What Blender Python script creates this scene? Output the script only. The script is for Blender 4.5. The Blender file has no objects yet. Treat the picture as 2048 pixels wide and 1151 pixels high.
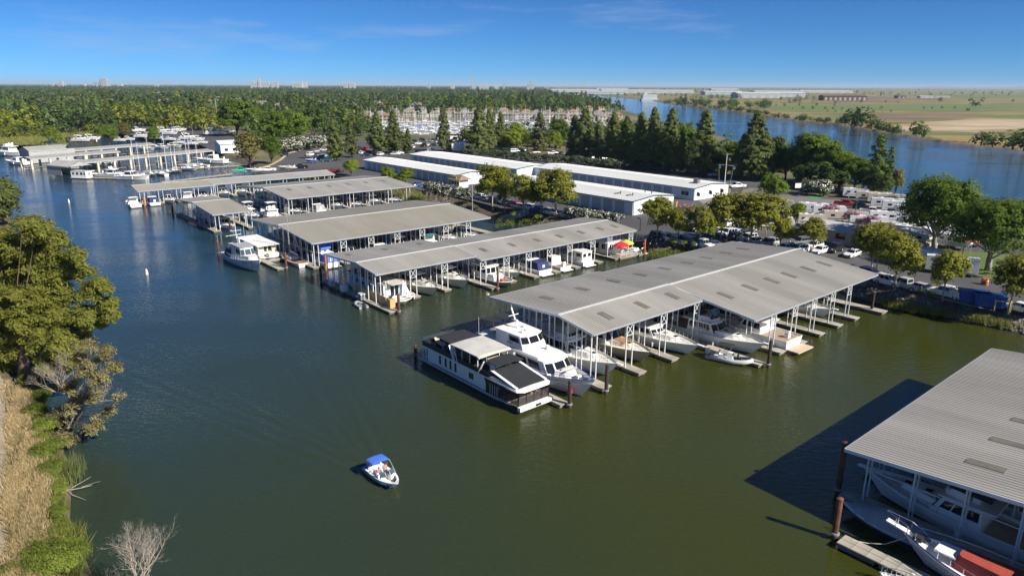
import bpy, math, random
import numpy as np
from mathutils import Vector, Matrix
from mathutils.geometry import tessellate_polygon

# ---------------------------------------------------------------- camera, sky, sun, exposure
SC = bpy.context.scene
COL = SC.collection
F, CX, CY, HY = 1400.0, 1024.0, 575.5, 171.0        # focal length, centre and horizon of the photograph
CAMH = 34.0
ROLL = math.atan(9.0 / 2048)
PITCH = math.atan((CY - HY) / F)
cam = bpy.data.cameras.new('camera')
cam.lens = 36.0 * F / 2048
cam.clip_start = 0.5
cam.clip_end = 80000
camo = bpy.data.objects.new('camera', cam)
COL.objects.link(camo)
camo.matrix_world = (Matrix.Translation((0, 0, CAMH)) @ Matrix.Rotation(math.pi / 2 - PITCH, 4, 'X') @ Matrix.Rotation(ROLL, 4, 'Z'))
SC.camera = camo
SUN_AZ, SUN_EL = math.radians(-33), math.radians(36)   # azimuth from +X towards +Y
world = bpy.data.worlds.new('World')
SC.world = world
world.use_nodes = True
nt = world.node_tree
for n in list(nt.nodes):
	nt.nodes.remove(n)
wo = nt.nodes.new('ShaderNodeOutputWorld')
bg = nt.nodes.new('ShaderNodeBackground')
sky = nt.nodes.new('ShaderNodeTexSky')
sky.sky_type = 'NISHITA'
sky.sun_disc = False
sky.sun_elevation = SUN_EL
sky.sun_rotation = math.pi / 2 - SUN_AZ
sky.altitude = 0
sky.air_density = 0.5
sky.dust_density = 0.0
sky.ozone_density = 6.0
hs = nt.nodes.new('ShaderNodeMixRGB')       # the deep blue of that day's sky
hs.blend_type = 'MULTIPLY'
hs.inputs['Fac'].default_value = 1.0
hs.inputs['Color2'].default_value = (0.38, 0.80, 1.10, 1)
# thin wisps of cloud, the same all round the sky
tc = nt.nodes.new('ShaderNodeTexCoord')
mp = nt.nodes.new('ShaderNodeMapping')
mp.inputs['Scale'].default_value = (2.2, 2.2, 16.0)
mp.inputs['Location'].default_value = (18.0, 0.6, 0.5)
nz = nt.nodes.new('ShaderNodeTexNoise')
nz.inputs['Scale'].default_value = 1.0
nz.inputs['Detail'].default_value = 9
nz.inputs['Roughness'].default_value = 0.62
rp = nt.nodes.new('ShaderNodeMapRange')
rp.inputs['From Min'].default_value = 0.545
rp.inputs['From Max'].default_value = 0.86
rp.inputs['To Max'].default_value = 0.95
mx = nt.nodes.new('ShaderNodeMixRGB')
mx.inputs['Color2'].default_value = (4.6, 5.8, 8.0, 1)
L = nt.links.new
L(sky.outputs[0], hs.inputs['Color1'])
L(tc.outputs['Generated'], mp.inputs['Vector'])
L(mp.outputs[0], nz.inputs['Vector'])
L(nz.outputs['Fac'], rp.inputs['Value'])
L(rp.outputs[0], mx.inputs['Fac'])
L(hs.outputs[0], mx.inputs['Color1'])
L(mx.outputs[0], bg.inputs['Color'])
bg.inputs['Strength'].default_value = 0.055
L(bg.outputs[0], wo.inputs['Surface'])
sl = bpy.data.lights.new('sun', 'SUN')
sl.energy = 4.7
sl.angle = math.radians(0.5)
sl.color = (1.0, 0.93, 0.82)
so = bpy.data.objects.new('sun', sl)
COL.objects.link(so)
so.rotation_euler = Vector((math.cos(SUN_EL) * math.cos(SUN_AZ), math.cos(SUN_EL) * math.sin(SUN_AZ), math.sin(SUN_EL))).to_track_quat('Z', 'Y').to_euler()
SC.view_settings.view_transform = 'Standard'
SC.view_settings.look = 'None'
SC.view_settings.exposure = 0.74
SC.view_settings.gamma = 1.0
SC.view_settings.use_curve_mapping = False
SC.render.engine = 'CYCLES'
SC.cycles.max_bounces = 8
SC.cycles.diffuse_bounces = 6
SC.cycles.transparent_max_bounces = 8
SC.cycles.use_denoising = True

# ---------------------------------------------------------------- helpers
R_ = random.Random(7)
rng = np.random.default_rng(11)
TH = math.radians(40.3)                    # heading of the docks
U = Vector((math.cos(TH), math.sin(TH), 0))
V = Vector((-math.sin(TH), math.cos(TH), 0))
ANG = math.degrees(TH)


def at(px, py, z=0.0):
	"""point of the level z seen at a pixel of the photograph (used once to survey where things stand)"""
	a, b = px - CX, CY - py
	c, s = math.cos(ROLL), math.sin(ROLL)
	a, b = (a * c - b * s) / F, (a * s + b * c) / F
	y = math.cos(PITCH) + b * math.sin(PITCH)
	zz = -math.sin(PITCH) + b * math.cos(PITCH)
	t = (z - CAMH) / min(zz, -0.0008)
	return Vector((a * t, y * t, z))


def at_depth(px, py, Y):
	a, b = px - CX, CY - py
	c, s = math.cos(ROLL), math.sin(ROLL)
	a, b = (a * c - b * s) / F, (a * s + b * c) / F
	y = math.cos(PITCH) + b * math.sin(PITCH)
	zz = -math.sin(PITCH) + b * math.cos(PITCH)
	t = Y / y
	return Vector((a * t, Y, CAMH + zz * t))


def hgt(px, ytop, foot):
	"""height of a thing standing at foot whose top is seen at row ytop"""
	d = foot.copy()
	return max(0.5, at_depth(px, ytop, d.y).z - d.z)


class MB:
	def __init__(s):
		s.v, s.f, s.m = [], [], []

	def poly(s, pts, mi=0):
		k = len(s.v)
		s.v += [tuple(p) for p in pts]
		s.f.append(tuple(range(k, k + len(pts))))
		s.m.append(mi)

	def box(s, c, d, rz=0.0, mi=0, top=1.0):
		x, y, z = d[0] / 2, d[1] / 2, d[2] / 2
		cr, sr = math.cos(rz), math.sin(rz)
		k = len(s.v)
		for zz, q in ((-z, 1), (z, top)):
			for xx, yy in ((-x * q, -y * q), (x * q, -y * q), (x * q, y * q), (-x * q, y * q)):
				s.v.append((c[0] + xx * cr - yy * sr, c[1] + xx * sr + yy * cr, c[2] + zz))
		for f in ((3, 2, 1, 0), (4, 5, 6, 7), (0, 1, 5, 4), (1, 2, 6, 5), (2, 3, 7, 6), (3, 0, 4, 7)):
			s.f.append(tuple(k + i for i in f))
			s.m.append(mi)
		return s

	def bar(s, p, q, w, h=None, mi=0):
		"""square bar between two points"""
		p, q = Vector(p), Vector(q)
		h = h or w
		d = (q - p).normalized()
		up = Vector((0, 0, 1)) if abs(d.z) < 0.95 else Vector((1, 0, 0))
		a = d.cross(up).normalized() * (w / 2)
		b = a.cross(d).normalized() * (h / 2)
		s.loft([[p - a - b, p + a - b, p + a + b, p - a + b], [q - a - b, q + a - b, q + a + b, q - a + b]], True, True, mi)
		return s

	def tube(s, path, r, n=6, mi=0, caps=True):
		path = [Vector(p) for p in path]
		if not isinstance(r, (list, tuple)):
			r = [r] * len(path)
		rings = []
		for i, p in enumerate(path):
			d = (path[min(i + 1, len(path) - 1)] - path[max(i - 1, 0)]).normalized()
			up = Vector((0, 0, 1)) if abs(d.z) < 0.9 else Vector((1, 0, 0))
			a = d.cross(up).normalized()
			b = a.cross(d).normalized()
			rings.append([p + (a * math.cos(2 * math.pi * j / n) + b * math.sin(2 * math.pi * j / n)) * r[i] for j in range(n)])
		s.loft(rings, True, caps, mi)
		return s

	def loft(s, rings, closed=True, caps=False, mi=0):
		k = len(s.v)
		n = len(rings[0])
		for r in rings:
			s.v += [tuple(p) for p in r]
		for i in range(len(rings) - 1):
			for j in range(n if closed else n - 1):
				a, b = k + i * n + j, k + i * n + (j + 1) % n
				s.f.append((a, b, b + n, a + n))
				s.m.append(mi)
		if caps:
			s.f.append(tuple(k + j for j in reversed(range(n))))
			s.m.append(mi)
			e = k + (len(rings) - 1) * n
			s.f.append(tuple(e + j for j in range(n)))
			s.m.append(mi)
		return s

	def mesh(s, name, mats, smooth=False):
		me = bpy.data.meshes.new(name)
		me.from_pydata(s.v, [], s.f)
		for m in (mats if isinstance(mats, (list, tuple)) else [mats]):
			me.materials.append(MT[m])
		if len(me.materials) > 1:
			me.polygons.foreach_set('material_index', s.m)
		if smooth:
			me.polygons.foreach_set('use_smooth', [True] * len(s.f))
		me.update()
		return me

	def build(s, name, mats, parent=None, smooth=False, loc=None, rz=0):
		return link(name, s.mesh(name, mats, smooth), parent, loc, rz)


KIDS = {}


def link(name, me, parent=None, loc=None, rz=0):
	o = bpy.data.objects.new(name, me)
	COL.objects.link(o)
	if parent is not None:
		o.parent = parent
		KIDS.setdefault(parent.name, []).append(o)
	if loc is not None:
		o.location = loc
	if rz:
		o.rotation_euler = (0, 0, rz)
	return o


def tag(o, label=None, cat=None, group=None, kind=None):
	if label:
		o['label'] = label
	if cat:
		o['category'] = cat
	if group:
		o['group'] = group
	if kind:
		o['kind'] = kind
	return o


def thing(name, label, cat, loc=(0, 0, 0), rz=0.0, group=None):
	o = bpy.data.objects.new(name, None)
	COL.objects.link(o)
	o.location = loc
	o.rotation_euler = (0, 0, rz)
	o.empty_display_size = 0.5
	return tag(o, label, cat, group)


def copy_tree(o, parent=None):
	c = o.copy()
	COL.objects.link(c)
	c.parent = parent
	if parent is not None:
		KIDS.setdefault(parent.name, []).append(c)
	for ch in list(KIDS.get(o.name, [])):
		copy_tree(ch, c)
	return c


def put(proto, first, loc, rz, label, group=None, scale=None, cat=None):
	"""place the first of a kind itself, then copies of it with copies of its parts"""
	o = proto
	if first.get(proto.name):
		o = copy_tree(proto)
	first[proto.name] = True
	o.location = loc
	o.rotation_euler = (0, 0, rz)
	if scale:
		o.scale = scale if isinstance(scale, (tuple, list)) else (scale,) * 3
	tag(o, label, cat, group)
	return o


PLACED = {}
ORD = ['first', 'second', 'third', 'fourth', 'fifth', 'sixth', 'seventh', 'eighth', 'ninth', 'tenth', 'eleventh', 'twelfth',
       'thirteenth', 'fourteenth', 'fifteenth', 'sixteenth', 'seventeenth', 'eighteenth', 'nineteenth', 'twentieth', 'twenty-first', 'twenty-second', 'twenty-third', 'twenty-fourth']

# ---------------------------------------------------------------- materials
MT = {}


def mat(name, col, rough=0.6, metal=0.0, var=0.12, scale=0.6, bump=0.0, bscale=None, col2=None, orand=0.0, spec=None, stretch=None, c2lo=0.42, c2hi=0.6, world_co=False, detail=5):
	m = bpy.data.materials.new(name)
	m.use_nodes = True
	t = m.node_tree
	b = t.nodes['Principled BSDF']
	b.inputs['Roughness'].default_value = rough
	b.inputs['Metallic'].default_value = metal
	if spec is not None:
		b.inputs['Specular IOR Level'].default_value = spec
	N, K = t.nodes.new, t.links.new
	if world_co:
		src = N('ShaderNodeNewGeometry').outputs['Position']
	else:
		src = N('ShaderNodeTexCoord').outputs['Object']
	if stretch:
		mp_ = N('ShaderNodeMapping')
		mp_.inputs['Scale'].default_value = stretch
		K(src, mp_.inputs['Vector'])
		src = mp_.outputs[0]
	n1 = N('ShaderNodeTexNoise')
	n1.inputs['Scale'].default_value = scale
	n1.inputs['Detail'].default_value = detail
	n1.inputs['Roughness'].default_value = 0.6
	K(src, n1.inputs['Vector'])
	r = N('ShaderNodeMapRange')
	r.inputs['From Min'].default_value = 0.3
	r.inputs['From Max'].default_value = 0.7
	r.inputs['To Min'].default_value = 1 - var
	r.inputs['To Max'].default_value = 1 + var
	K(n1.outputs['Fac'], r.inputs['Value'])
	last = None
	if col2:
		mm = N('ShaderNodeMixRGB')
		mm.inputs['Color1'].default_value = (*col, 1)
		mm.inputs['Color2'].default_value = (*col2, 1)
		n2 = N('ShaderNodeTexNoise')
		n2.inputs['Scale'].default_value = scale * 0.37
		n2.inputs['Detail'].default_value = 6
		K(src, n2.inputs['Vector'])
		r2 = N('ShaderNodeMapRange')
		r2.inputs['From Min'].default_value = c2lo
		r2.inputs['From Max'].default_value = c2hi
		K(n2.outputs['Fac'], r2.inputs['Value'])
		K(r2.outputs[0], mm.inputs['Fac'])
		last = mm.outputs[0]
	h = N('ShaderNodeHueSaturation')
	if last is not None:
		K(last, h.inputs['Color'])
	else:
		h.inputs['Color'].default_value = (*col, 1)
	val = r.outputs[0]
	if orand:
		oi = N('ShaderNodeObjectInfo')
		r3 = N('ShaderNodeMapRange')
		r3.inputs['To Min'].default_value = 1 - orand
		r3.inputs['To Max'].default_value = 1 + orand
		K(oi.outputs['Random'], r3.inputs['Value'])
		mu = N('ShaderNodeMath')
		mu.operation = 'MULTIPLY'
		K(r3.outputs[0], mu.inputs[0])
		K(val, mu.inputs[1])
		val = mu.outputs[0]
	K(val, h.inputs['Value'])
	K(h.outputs[0], b.inputs['Base Color'])
	if bump:
		nb = N('ShaderNodeTexNoise')
		nb.inputs['Scale'].default_value = bscale or scale * 6
		nb.inputs['Detail'].default_value = 4
		K(src, nb.inputs['Vector'])
		bu = N('ShaderNodeBump')
		bu.inputs['Strength'].default_value = 0.6
		bu.inputs['Distance'].default_value = bump
		K(nb.outputs['Fac'], bu.inputs['Height'])
		K(bu.outputs[0], b.inputs['Normal'])
	MT[name] = m
	return m


def leafmat(name, c1, c2, trans=0.25, orand=0.18, rough=0.75):
	"""foliage: two leaf colours mixed leaf by leaf, a little light passing through"""
	m = bpy.data.materials.new(name)
	m.use_nodes = True
	t = m.node_tree
	N, K = t.nodes.new, t.links.new
	out = t.nodes['Material Output']
	b = t.nodes['Principled BSDF']
	b.inputs['Roughness'].default_value = rough
	b.inputs['Specular IOR Level'].default_value = 0.25
	g = N('ShaderNodeNewGeometry')
	mm = N('ShaderNodeMixRGB')
	mm.inputs['Color1'].default_value = (*c1, 1)
	mm.inputs['Color2'].default_value = (*c2, 1)
	K(g.outputs['Random Per Island'], mm.inputs['Fac'])
	oi = N('ShaderNodeObjectInfo')
	r3 = N('ShaderNodeMapRange')
	r3.inputs['To Min'].default_value = 1 - orand
	r3.inputs['To Max'].default_value = 1 + orand
	K(oi.outputs['Random'], r3.inputs['Value'])
	h = N('ShaderNodeHueSaturation')
	K(r3.outputs[0], h.inputs['Value'])
	K(mm.outputs[0], h.inputs['Color'])
	K(h.outputs[0], b.inputs['Base Color'])
	tr = N('ShaderNodeBsdfTranslucent')
	K(h.outputs[0], tr.inputs['Color'])
	ms = N('ShaderNodeMixShader')
	ms.inputs[0].default_value = trans
	K(b.outputs[0], ms.inputs[1])
	K(tr.outputs[0], ms.inputs[2])
	K(ms.outputs[0], out.inputs['Surface'])
	MT[name] = m


mat('roof_metal', (0.36, 0.346, 0.316), 0.6, 0.0, 0.10, 0.5, stretch=(1, 0.07, 1), col2=(0.28, 0.268, 0.24), c2lo=.4, c2hi=.7)
mat('roof_stained', (0.345, 0.33, 0.285), 0.6, 0.0, 0.09, 0.25, stretch=(1, 0.15, 1), col2=(0.305, 0.285, 0.23), c2lo=.35, c2hi=.65)
mat('ridge_metal', (0.62, 0.63, 0.63), 0.45, 0.1, 0.05)
mat('skylight', (0.17, 0.155, 0.12), 0.45, 0, 0.15, 1.5)
mat('steel_white', (0.62, 0.64, 0.66), 0.5, 0, 0.1, 0.5)
mat('steel_grey', (0.34, 0.36, 0.38), 0.5, 0.2, 0.1)
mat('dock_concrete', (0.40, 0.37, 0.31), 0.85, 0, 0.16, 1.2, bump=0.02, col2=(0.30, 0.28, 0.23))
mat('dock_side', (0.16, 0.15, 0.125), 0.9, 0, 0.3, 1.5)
mat('pile_rust', (0.16, 0.06, 0.035), 0.9, 0, 0.35, 1.2, col2=(0.06, 0.03, 0.02))
mat('pile_orange', (0.45, 0.12, 0.04), 0.85, 0, 0.25, 1.2)
mat('pile_dark', (0.045, 0.03, 0.025), 0.9, 0, 0.3, 1.2)
mat('gel_white', (0.80, 0.80, 0.78), 0.25, 0, 0.03, 0.6)
mat('gel_cream', (0.68, 0.62, 0.50), 0.3, 0, 0.05, 0.6)
mat('gel_aged', (0.56, 0.55, 0.50), 0.45, 0, 0.12, 0.8)
mat('hull_blue', (0.48, 0.55, 0.60), 0.4, 0, 0.06, 0.6)
mat('hull_bluegrey', (0.52, 0.62, 0.70), 0.4, 0, 0.07, 0.6)
mat('hull_tan', (0.40, 0.34, 0.26), 0.4, 0, 0.08, 0.6)
mat('hull_navy', (0.02, 0.035, 0.09), 0.25, 0, 0.05)
mat('hull_grey', (0.22, 0.23, 0.24), 0.4, 0, 0.08)
mat('antifoul', (0.03, 0.035, 0.05), 0.7, 0, 0.2)
mat('deck_nonskid', (0.66, 0.65, 0.60), 0.7, 0, 0.07, 1.2)
mat('teak', (0.38, 0.21, 0.09), 0.65, 0, 0.2, 2.5, stretch=(1, 8, 1))
mat('deck_brown', (0.33, 0.25, 0.20), 0.75, 0, 0.15, 2.0)
mat('glass_dark', (0.012, 0.014, 0.018), 0.06, 0, 0.05, spec=0.7)
mat('glass_blue', (0.05, 0.09, 0.13), 0.08, 0, 0.05, spec=0.6)
mat('screen_mesh', (0.05, 0.045, 0.05), 0.55, 0, 0.1)
mat('canvas_black', (0.022, 0.024, 0.028), 0.85, 0, 0.2, 1.5, bump=0.03, bscale=2)
mat('canvas_blue', (0.02, 0.09, 0.42), 0.8, 0, 0.12, 1.0, bump=0.02, bscale=2)
mat('canvas_bright', (0.06, 0.16, 0.62), 0.75, 0, 0.1, 1.0, bump=0.02, bscale=2)
mat('canvas_navy', (0.02, 0.03, 0.12), 0.85, 0, 0.12, 1.0, bump=0.02, bscale=2)
mat('canvas_red', (0.34, 0.055, 0.035), 0.8, 0, 0.12, 1.0, bump=0.02, bscale=2)
mat('canvas_grey', (0.30, 0.32, 0.34), 0.85, 0, 0.14, 1.0, bump=0.04, bscale=1.2)
mat('canvas_white', (0.74, 0.74, 0.72), 0.7, 0, 0.06, 1.0)
mat('canvas_teal', (0.03, 0.20, 0.24), 0.8, 0, 0.12)
mat('canvas_green', (0.09, 0.18, 0.13), 0.8, 0, 0.12)
mat('band_black', (0.014, 0.016, 0.02), 0.3, 0, 0.08)
mat('trim_blue', (0.02, 0.05, 0.28), 0.5, 0, 0.1)
mat('chrome', (0.72, 0.73, 0.74), 0.22, 0.9, 0.04)
mat('cushion_tan', (0.52, 0.42, 0.30), 0.8, 0, 0.1)
mat('rubber_black', (0.015, 0.015, 0.016), 0.8, 0, 0.1)
mat('rubber_grey', (0.50, 0.51, 0.52), 0.6, 0, 0.06)
mat('ply_tan', (0.55, 0.38, 0.16), 0.8, 0, 0.1)
mat('buoy_red', (0.55, 0.05, 0.04), 0.5, 0, 0.1)
mat('paint_white', (0.78, 0.78, 0.76), 0.5, 0, 0.05)
mat('rope', (0.55, 0.5, 0.4), 0.9, 0, 0.1)
mat('wood_old', (0.22, 0.17, 0.12), 0.9, 0, 0.25, 1.5)
mat('wall_white', (0.78, 0.79, 0.78), 0.6, 0, 0.04, 0.4)
mat('wall_blue', (0.62, 0.70, 0.74), 0.6, 0, 0.04, 0.4)
mat('door_roll', (0.37, 0.43, 0.47), 0.5, 0, 0.05, 0.4)
mat('roof_white', (0.50, 0.51, 0.515), 0.55, 0, 0.06, 0.2, stretch=(1, 0.2, 1))
mat('trim_green', (0.03, 0.13, 0.09), 0.5, 0, 0.05)
mat('trim_rust', (0.25, 0.13, 0.08), 0.7, 0, 0.15)
mat('wall_grey', (0.36, 0.37, 0.36), 0.8, 0, 0.12, 0.6)
mat('wall_pink', (0.52, 0.42, 0.36), 0.8, 0, 0.06, 0.5)
mat('roof_grey', (0.32, 0.315, 0.30), 0.6, 0, 0.1, 0.2)
mat('yellow_paint', (0.75, 0.55, 0.04), 0.5, 0, 0.08)
mat('orange_plastic', (0.70, 0.16, 0.03), 0.5, 0, 0.08)
mat('dumpster_blue', (0.01, 0.07, 0.30), 0.5, 0, 0.15, 1)
mat('umbrella_red', (0.70, 0.02, 0.03), 0.7, 0, 0.08)
mat('umbrella_lime', (0.42, 0.52, 0.08), 0.7, 0, 0.08)
mat('green_felt', (0.05, 0.24, 0.08), 0.9, 0, 0.1)
mat('pole_grey', (0.42, 0.43, 0.44), 0.5, 0.3, 0.06)
mat('pole_black', (0.03, 0.03, 0.03), 0.5, 0, 0.06)
mat('pole_wood', (0.20, 0.15, 0.11), 0.9, 0, 0.15)
mat('bark_brown', (0.13, 0.09, 0.06), 0.95, 0, 0.3, 2.0)
mat('bark_pale', (0.36, 0.31, 0.25), 0.9, 0, 0.25, 2.0)
mat('bark_grey', (0.33, 0.29, 0.25), 0.95, 0, 0.25, 2.0)
mat('skin_tone', (0.42, 0.22, 0.14), 0.6, 0, 0.05)
mat('hair_dark', (0.03, 0.018, 0.012), 0.7, 0, 0.1)
mat('cloth_pink', (0.45, 0.12, 0.18), 0.85, 0, 0.08)
mat('cloth_grey', (0.28, 0.30, 0.33), 0.85, 0, 0.08)
mat('cloth_dark', (0.03, 0.035, 0.05), 0.85, 0, 0.08)
mat('cloth_hivis', (0.65, 0.42, 0.05), 0.85, 0, 0.08)
for nm, c in dict(white=(0.75, 0.76, 0.76), silver=(0.42, 0.43, 0.44), grey=(0.16, 0.165, 0.17), black=(0.016, 0.017, 0.02), red=(0.42, 0.015, 0.02), blue=(0.02, 0.06, 0.25),
                  navy=(0.015, 0.03, 0.08), green=(0.03, 0.42, 0.20), teal=(0.03, 0.09, 0.09), tan=(0.42, 0.36, 0.27), beige=(0.58, 0.53, 0.44), yellow=(0.72, 0.5, 0.03)).items():
	mat('car_' + nm, c, 0.25, 0.0, 0.03, spec=0.6)
mat('tail_red', (0.4, 0.01, 0.01), 0.3)
mat('lamp_clear', (0.7, 0.7, 0.68), 0.15)
# land
mat('asphalt', (0.062, 0.062, 0.066), 0.9, 0, 0.12, 0.06, col2=(0.085, 0.083, 0.082), world_co=True, detail=8)
mat('asphalt_tan', (0.20, 0.185, 0.165), 0.9, 0, 0.12, 0.08, col2=(0.14, 0.13, 0.12), world_co=True, detail=8)
mat('earth', (0.16, 0.115, 0.075), 0.95, 0, 0.3, 0.3, col2=(0.10, 0.085, 0.05), world_co=True, bump=0.1, bscale=1.5)
mat('town_ground', (0.075, 0.085, 0.035), 0.95, 0, 0.3, 0.02, col2=(0.16, 0.13, 0.07), world_co=True)
mat('lawn', (0.085, 0.135, 0.022), 0.95, 0, 0.2, 0.15, world_co=True, col2=(0.11, 0.13, 0.03))
mat('bank_soil', (0.12, 0.095, 0.06), 0.95, 0, 0.35, 0.5, world_co=True, bump=0.15, bscale=1.2)
mat('levee_gravel', (0.30, 0.26, 0.20), 0.95, 0, 0.2, 0.4, world_co=True, col2=(0.36, 0.29, 0.19))
mat('dry_ground', (0.44, 0.33, 0.17), 0.95, 0, 0.3, 0.5, world_co=True, col2=(0.30, 0.22, 0.11))
mat('field_gold', (0.25, 0.19, 0.065), 0.95, 0, 0.3, 0.015, world_co=True, col2=(0.095, 0.115, 0.035), stretch=(1, 3, 1))
mat('field_green', (0.10, 0.155, 0.035), 0.95, 0, 0.25, 0.01, world_co=True, col2=(0.13, 0.15, 0.05), stretch=(1, 4, 1))
mat('field_brown', (0.12, 0.085, 0.055), 0.95, 0, 0.25, 0.012, world_co=True, col2=(0.2, 0.14, 0.075), stretch=(1, 4, 1))
mat('field_pale', (0.42, 0.33, 0.22), 0.95, 0, 0.25, 0.02, world_co=True, col2=(0.3, 0.22, 0.12), stretch=(1, 3, 1))
mat('marsh', (0.17, 0.19, 0.045), 0.95, 0, 0.3, 0.08, world_co=True, col2=(0.1, 0.14, 0.035))
mat('curb', (0.45, 0.36, 0.24), 0.9, 0, 0.15, 0.3, world_co=True)
mat('line_white', (0.6, 0.6, 0.58), 0.8, 0, 0.15)
mat('rock', (0.25, 0.24, 0.23), 0.95, 0, 0.3, 1.0, orand=0.2, col2=(0.13, 0.125, 0.12))
# foliage
leafmat('leaf_pine', (0.11, 0.155, 0.04), (0.22, 0.255, 0.075), 0.5)
leafmat('leaf_pine_grey', (0.135, 0.175, 0.055), (0.25, 0.27, 0.095), 0.5)
leafmat('leaf_syc', (0.15, 0.19, 0.018), (0.34, 0.32, 0.045), 0.45)
leafmat('leaf_broad', (0.095, 0.17, 0.018), (0.20, 0.28, 0.036), 0.48)
leafmat('leaf_lime', (0.14, 0.21, 0.014), (0.25, 0.30, 0.03), 0.4)
leafmat('leaf_dark', (0.065, 0.115, 0.024), (0.13, 0.185, 0.045), 0.45)
leafmat('leaf_olive', (0.14, 0.14, 0.03), (0.24, 0.21, 0.065), 0.35)
leafmat('leaf_tamarisk', (0.14, 0.17, 0.024), (0.28, 0.28, 0.06), 0.5)
leafmat('leaf_dry', (0.17, 0.16, 0.06), (0.30, 0.26, 0.12), 0.3)
leafmat('leaf_oleander', (0.045, 0.075, 0.035), (0.10, 0.12, 0.055))
leafmat('petal_white', (0.62, 0.62, 0.55), (0.75, 0.74, 0.66), 0.2)
leafmat('petal_pink', (0.36, 0.16, 0.30), (0.55, 0.32, 0.46), 0.2)
leafmat('petal_red', (0.35, 0.02, 0.05), (0.5, 0.06, 0.10), 0.2)
leafmat('grass_dry', (0.46, 0.35, 0.17), (0.70, 0.57, 0.33), 0.35)
leafmat('grass_green', (0.12, 0.155, 0.03), (0.27, 0.255, 0.07), 0.35)
leafmat('reed_green', (0.07, 0.11, 0.035), (0.16, 0.17, 0.06), 0.25)
leafmat('bush_green', (0.10, 0.16, 0.02), (0.23, 0.26, 0.045), 0.33)
leafmat('leaf_far', (0.052, 0.10, 0.028), (0.14, 0.195, 0.055), 0.45, 0.55)
leafmat('leaf_far_lime', (0.15, 0.19, 0.018), (0.26, 0.27, 0.035), 0.38, 0.25)


def see_through(name, alpha):
	"""open mesh: part of the light passes between the threads"""
	MT[name].node_tree.nodes['Principled BSDF'].inputs['Alpha'].default_value = alpha


see_through('screen_mesh', 0.5)
# ---------------------------------------------------------------- water
SPEED_POS = at(769, 960, 0)


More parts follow.
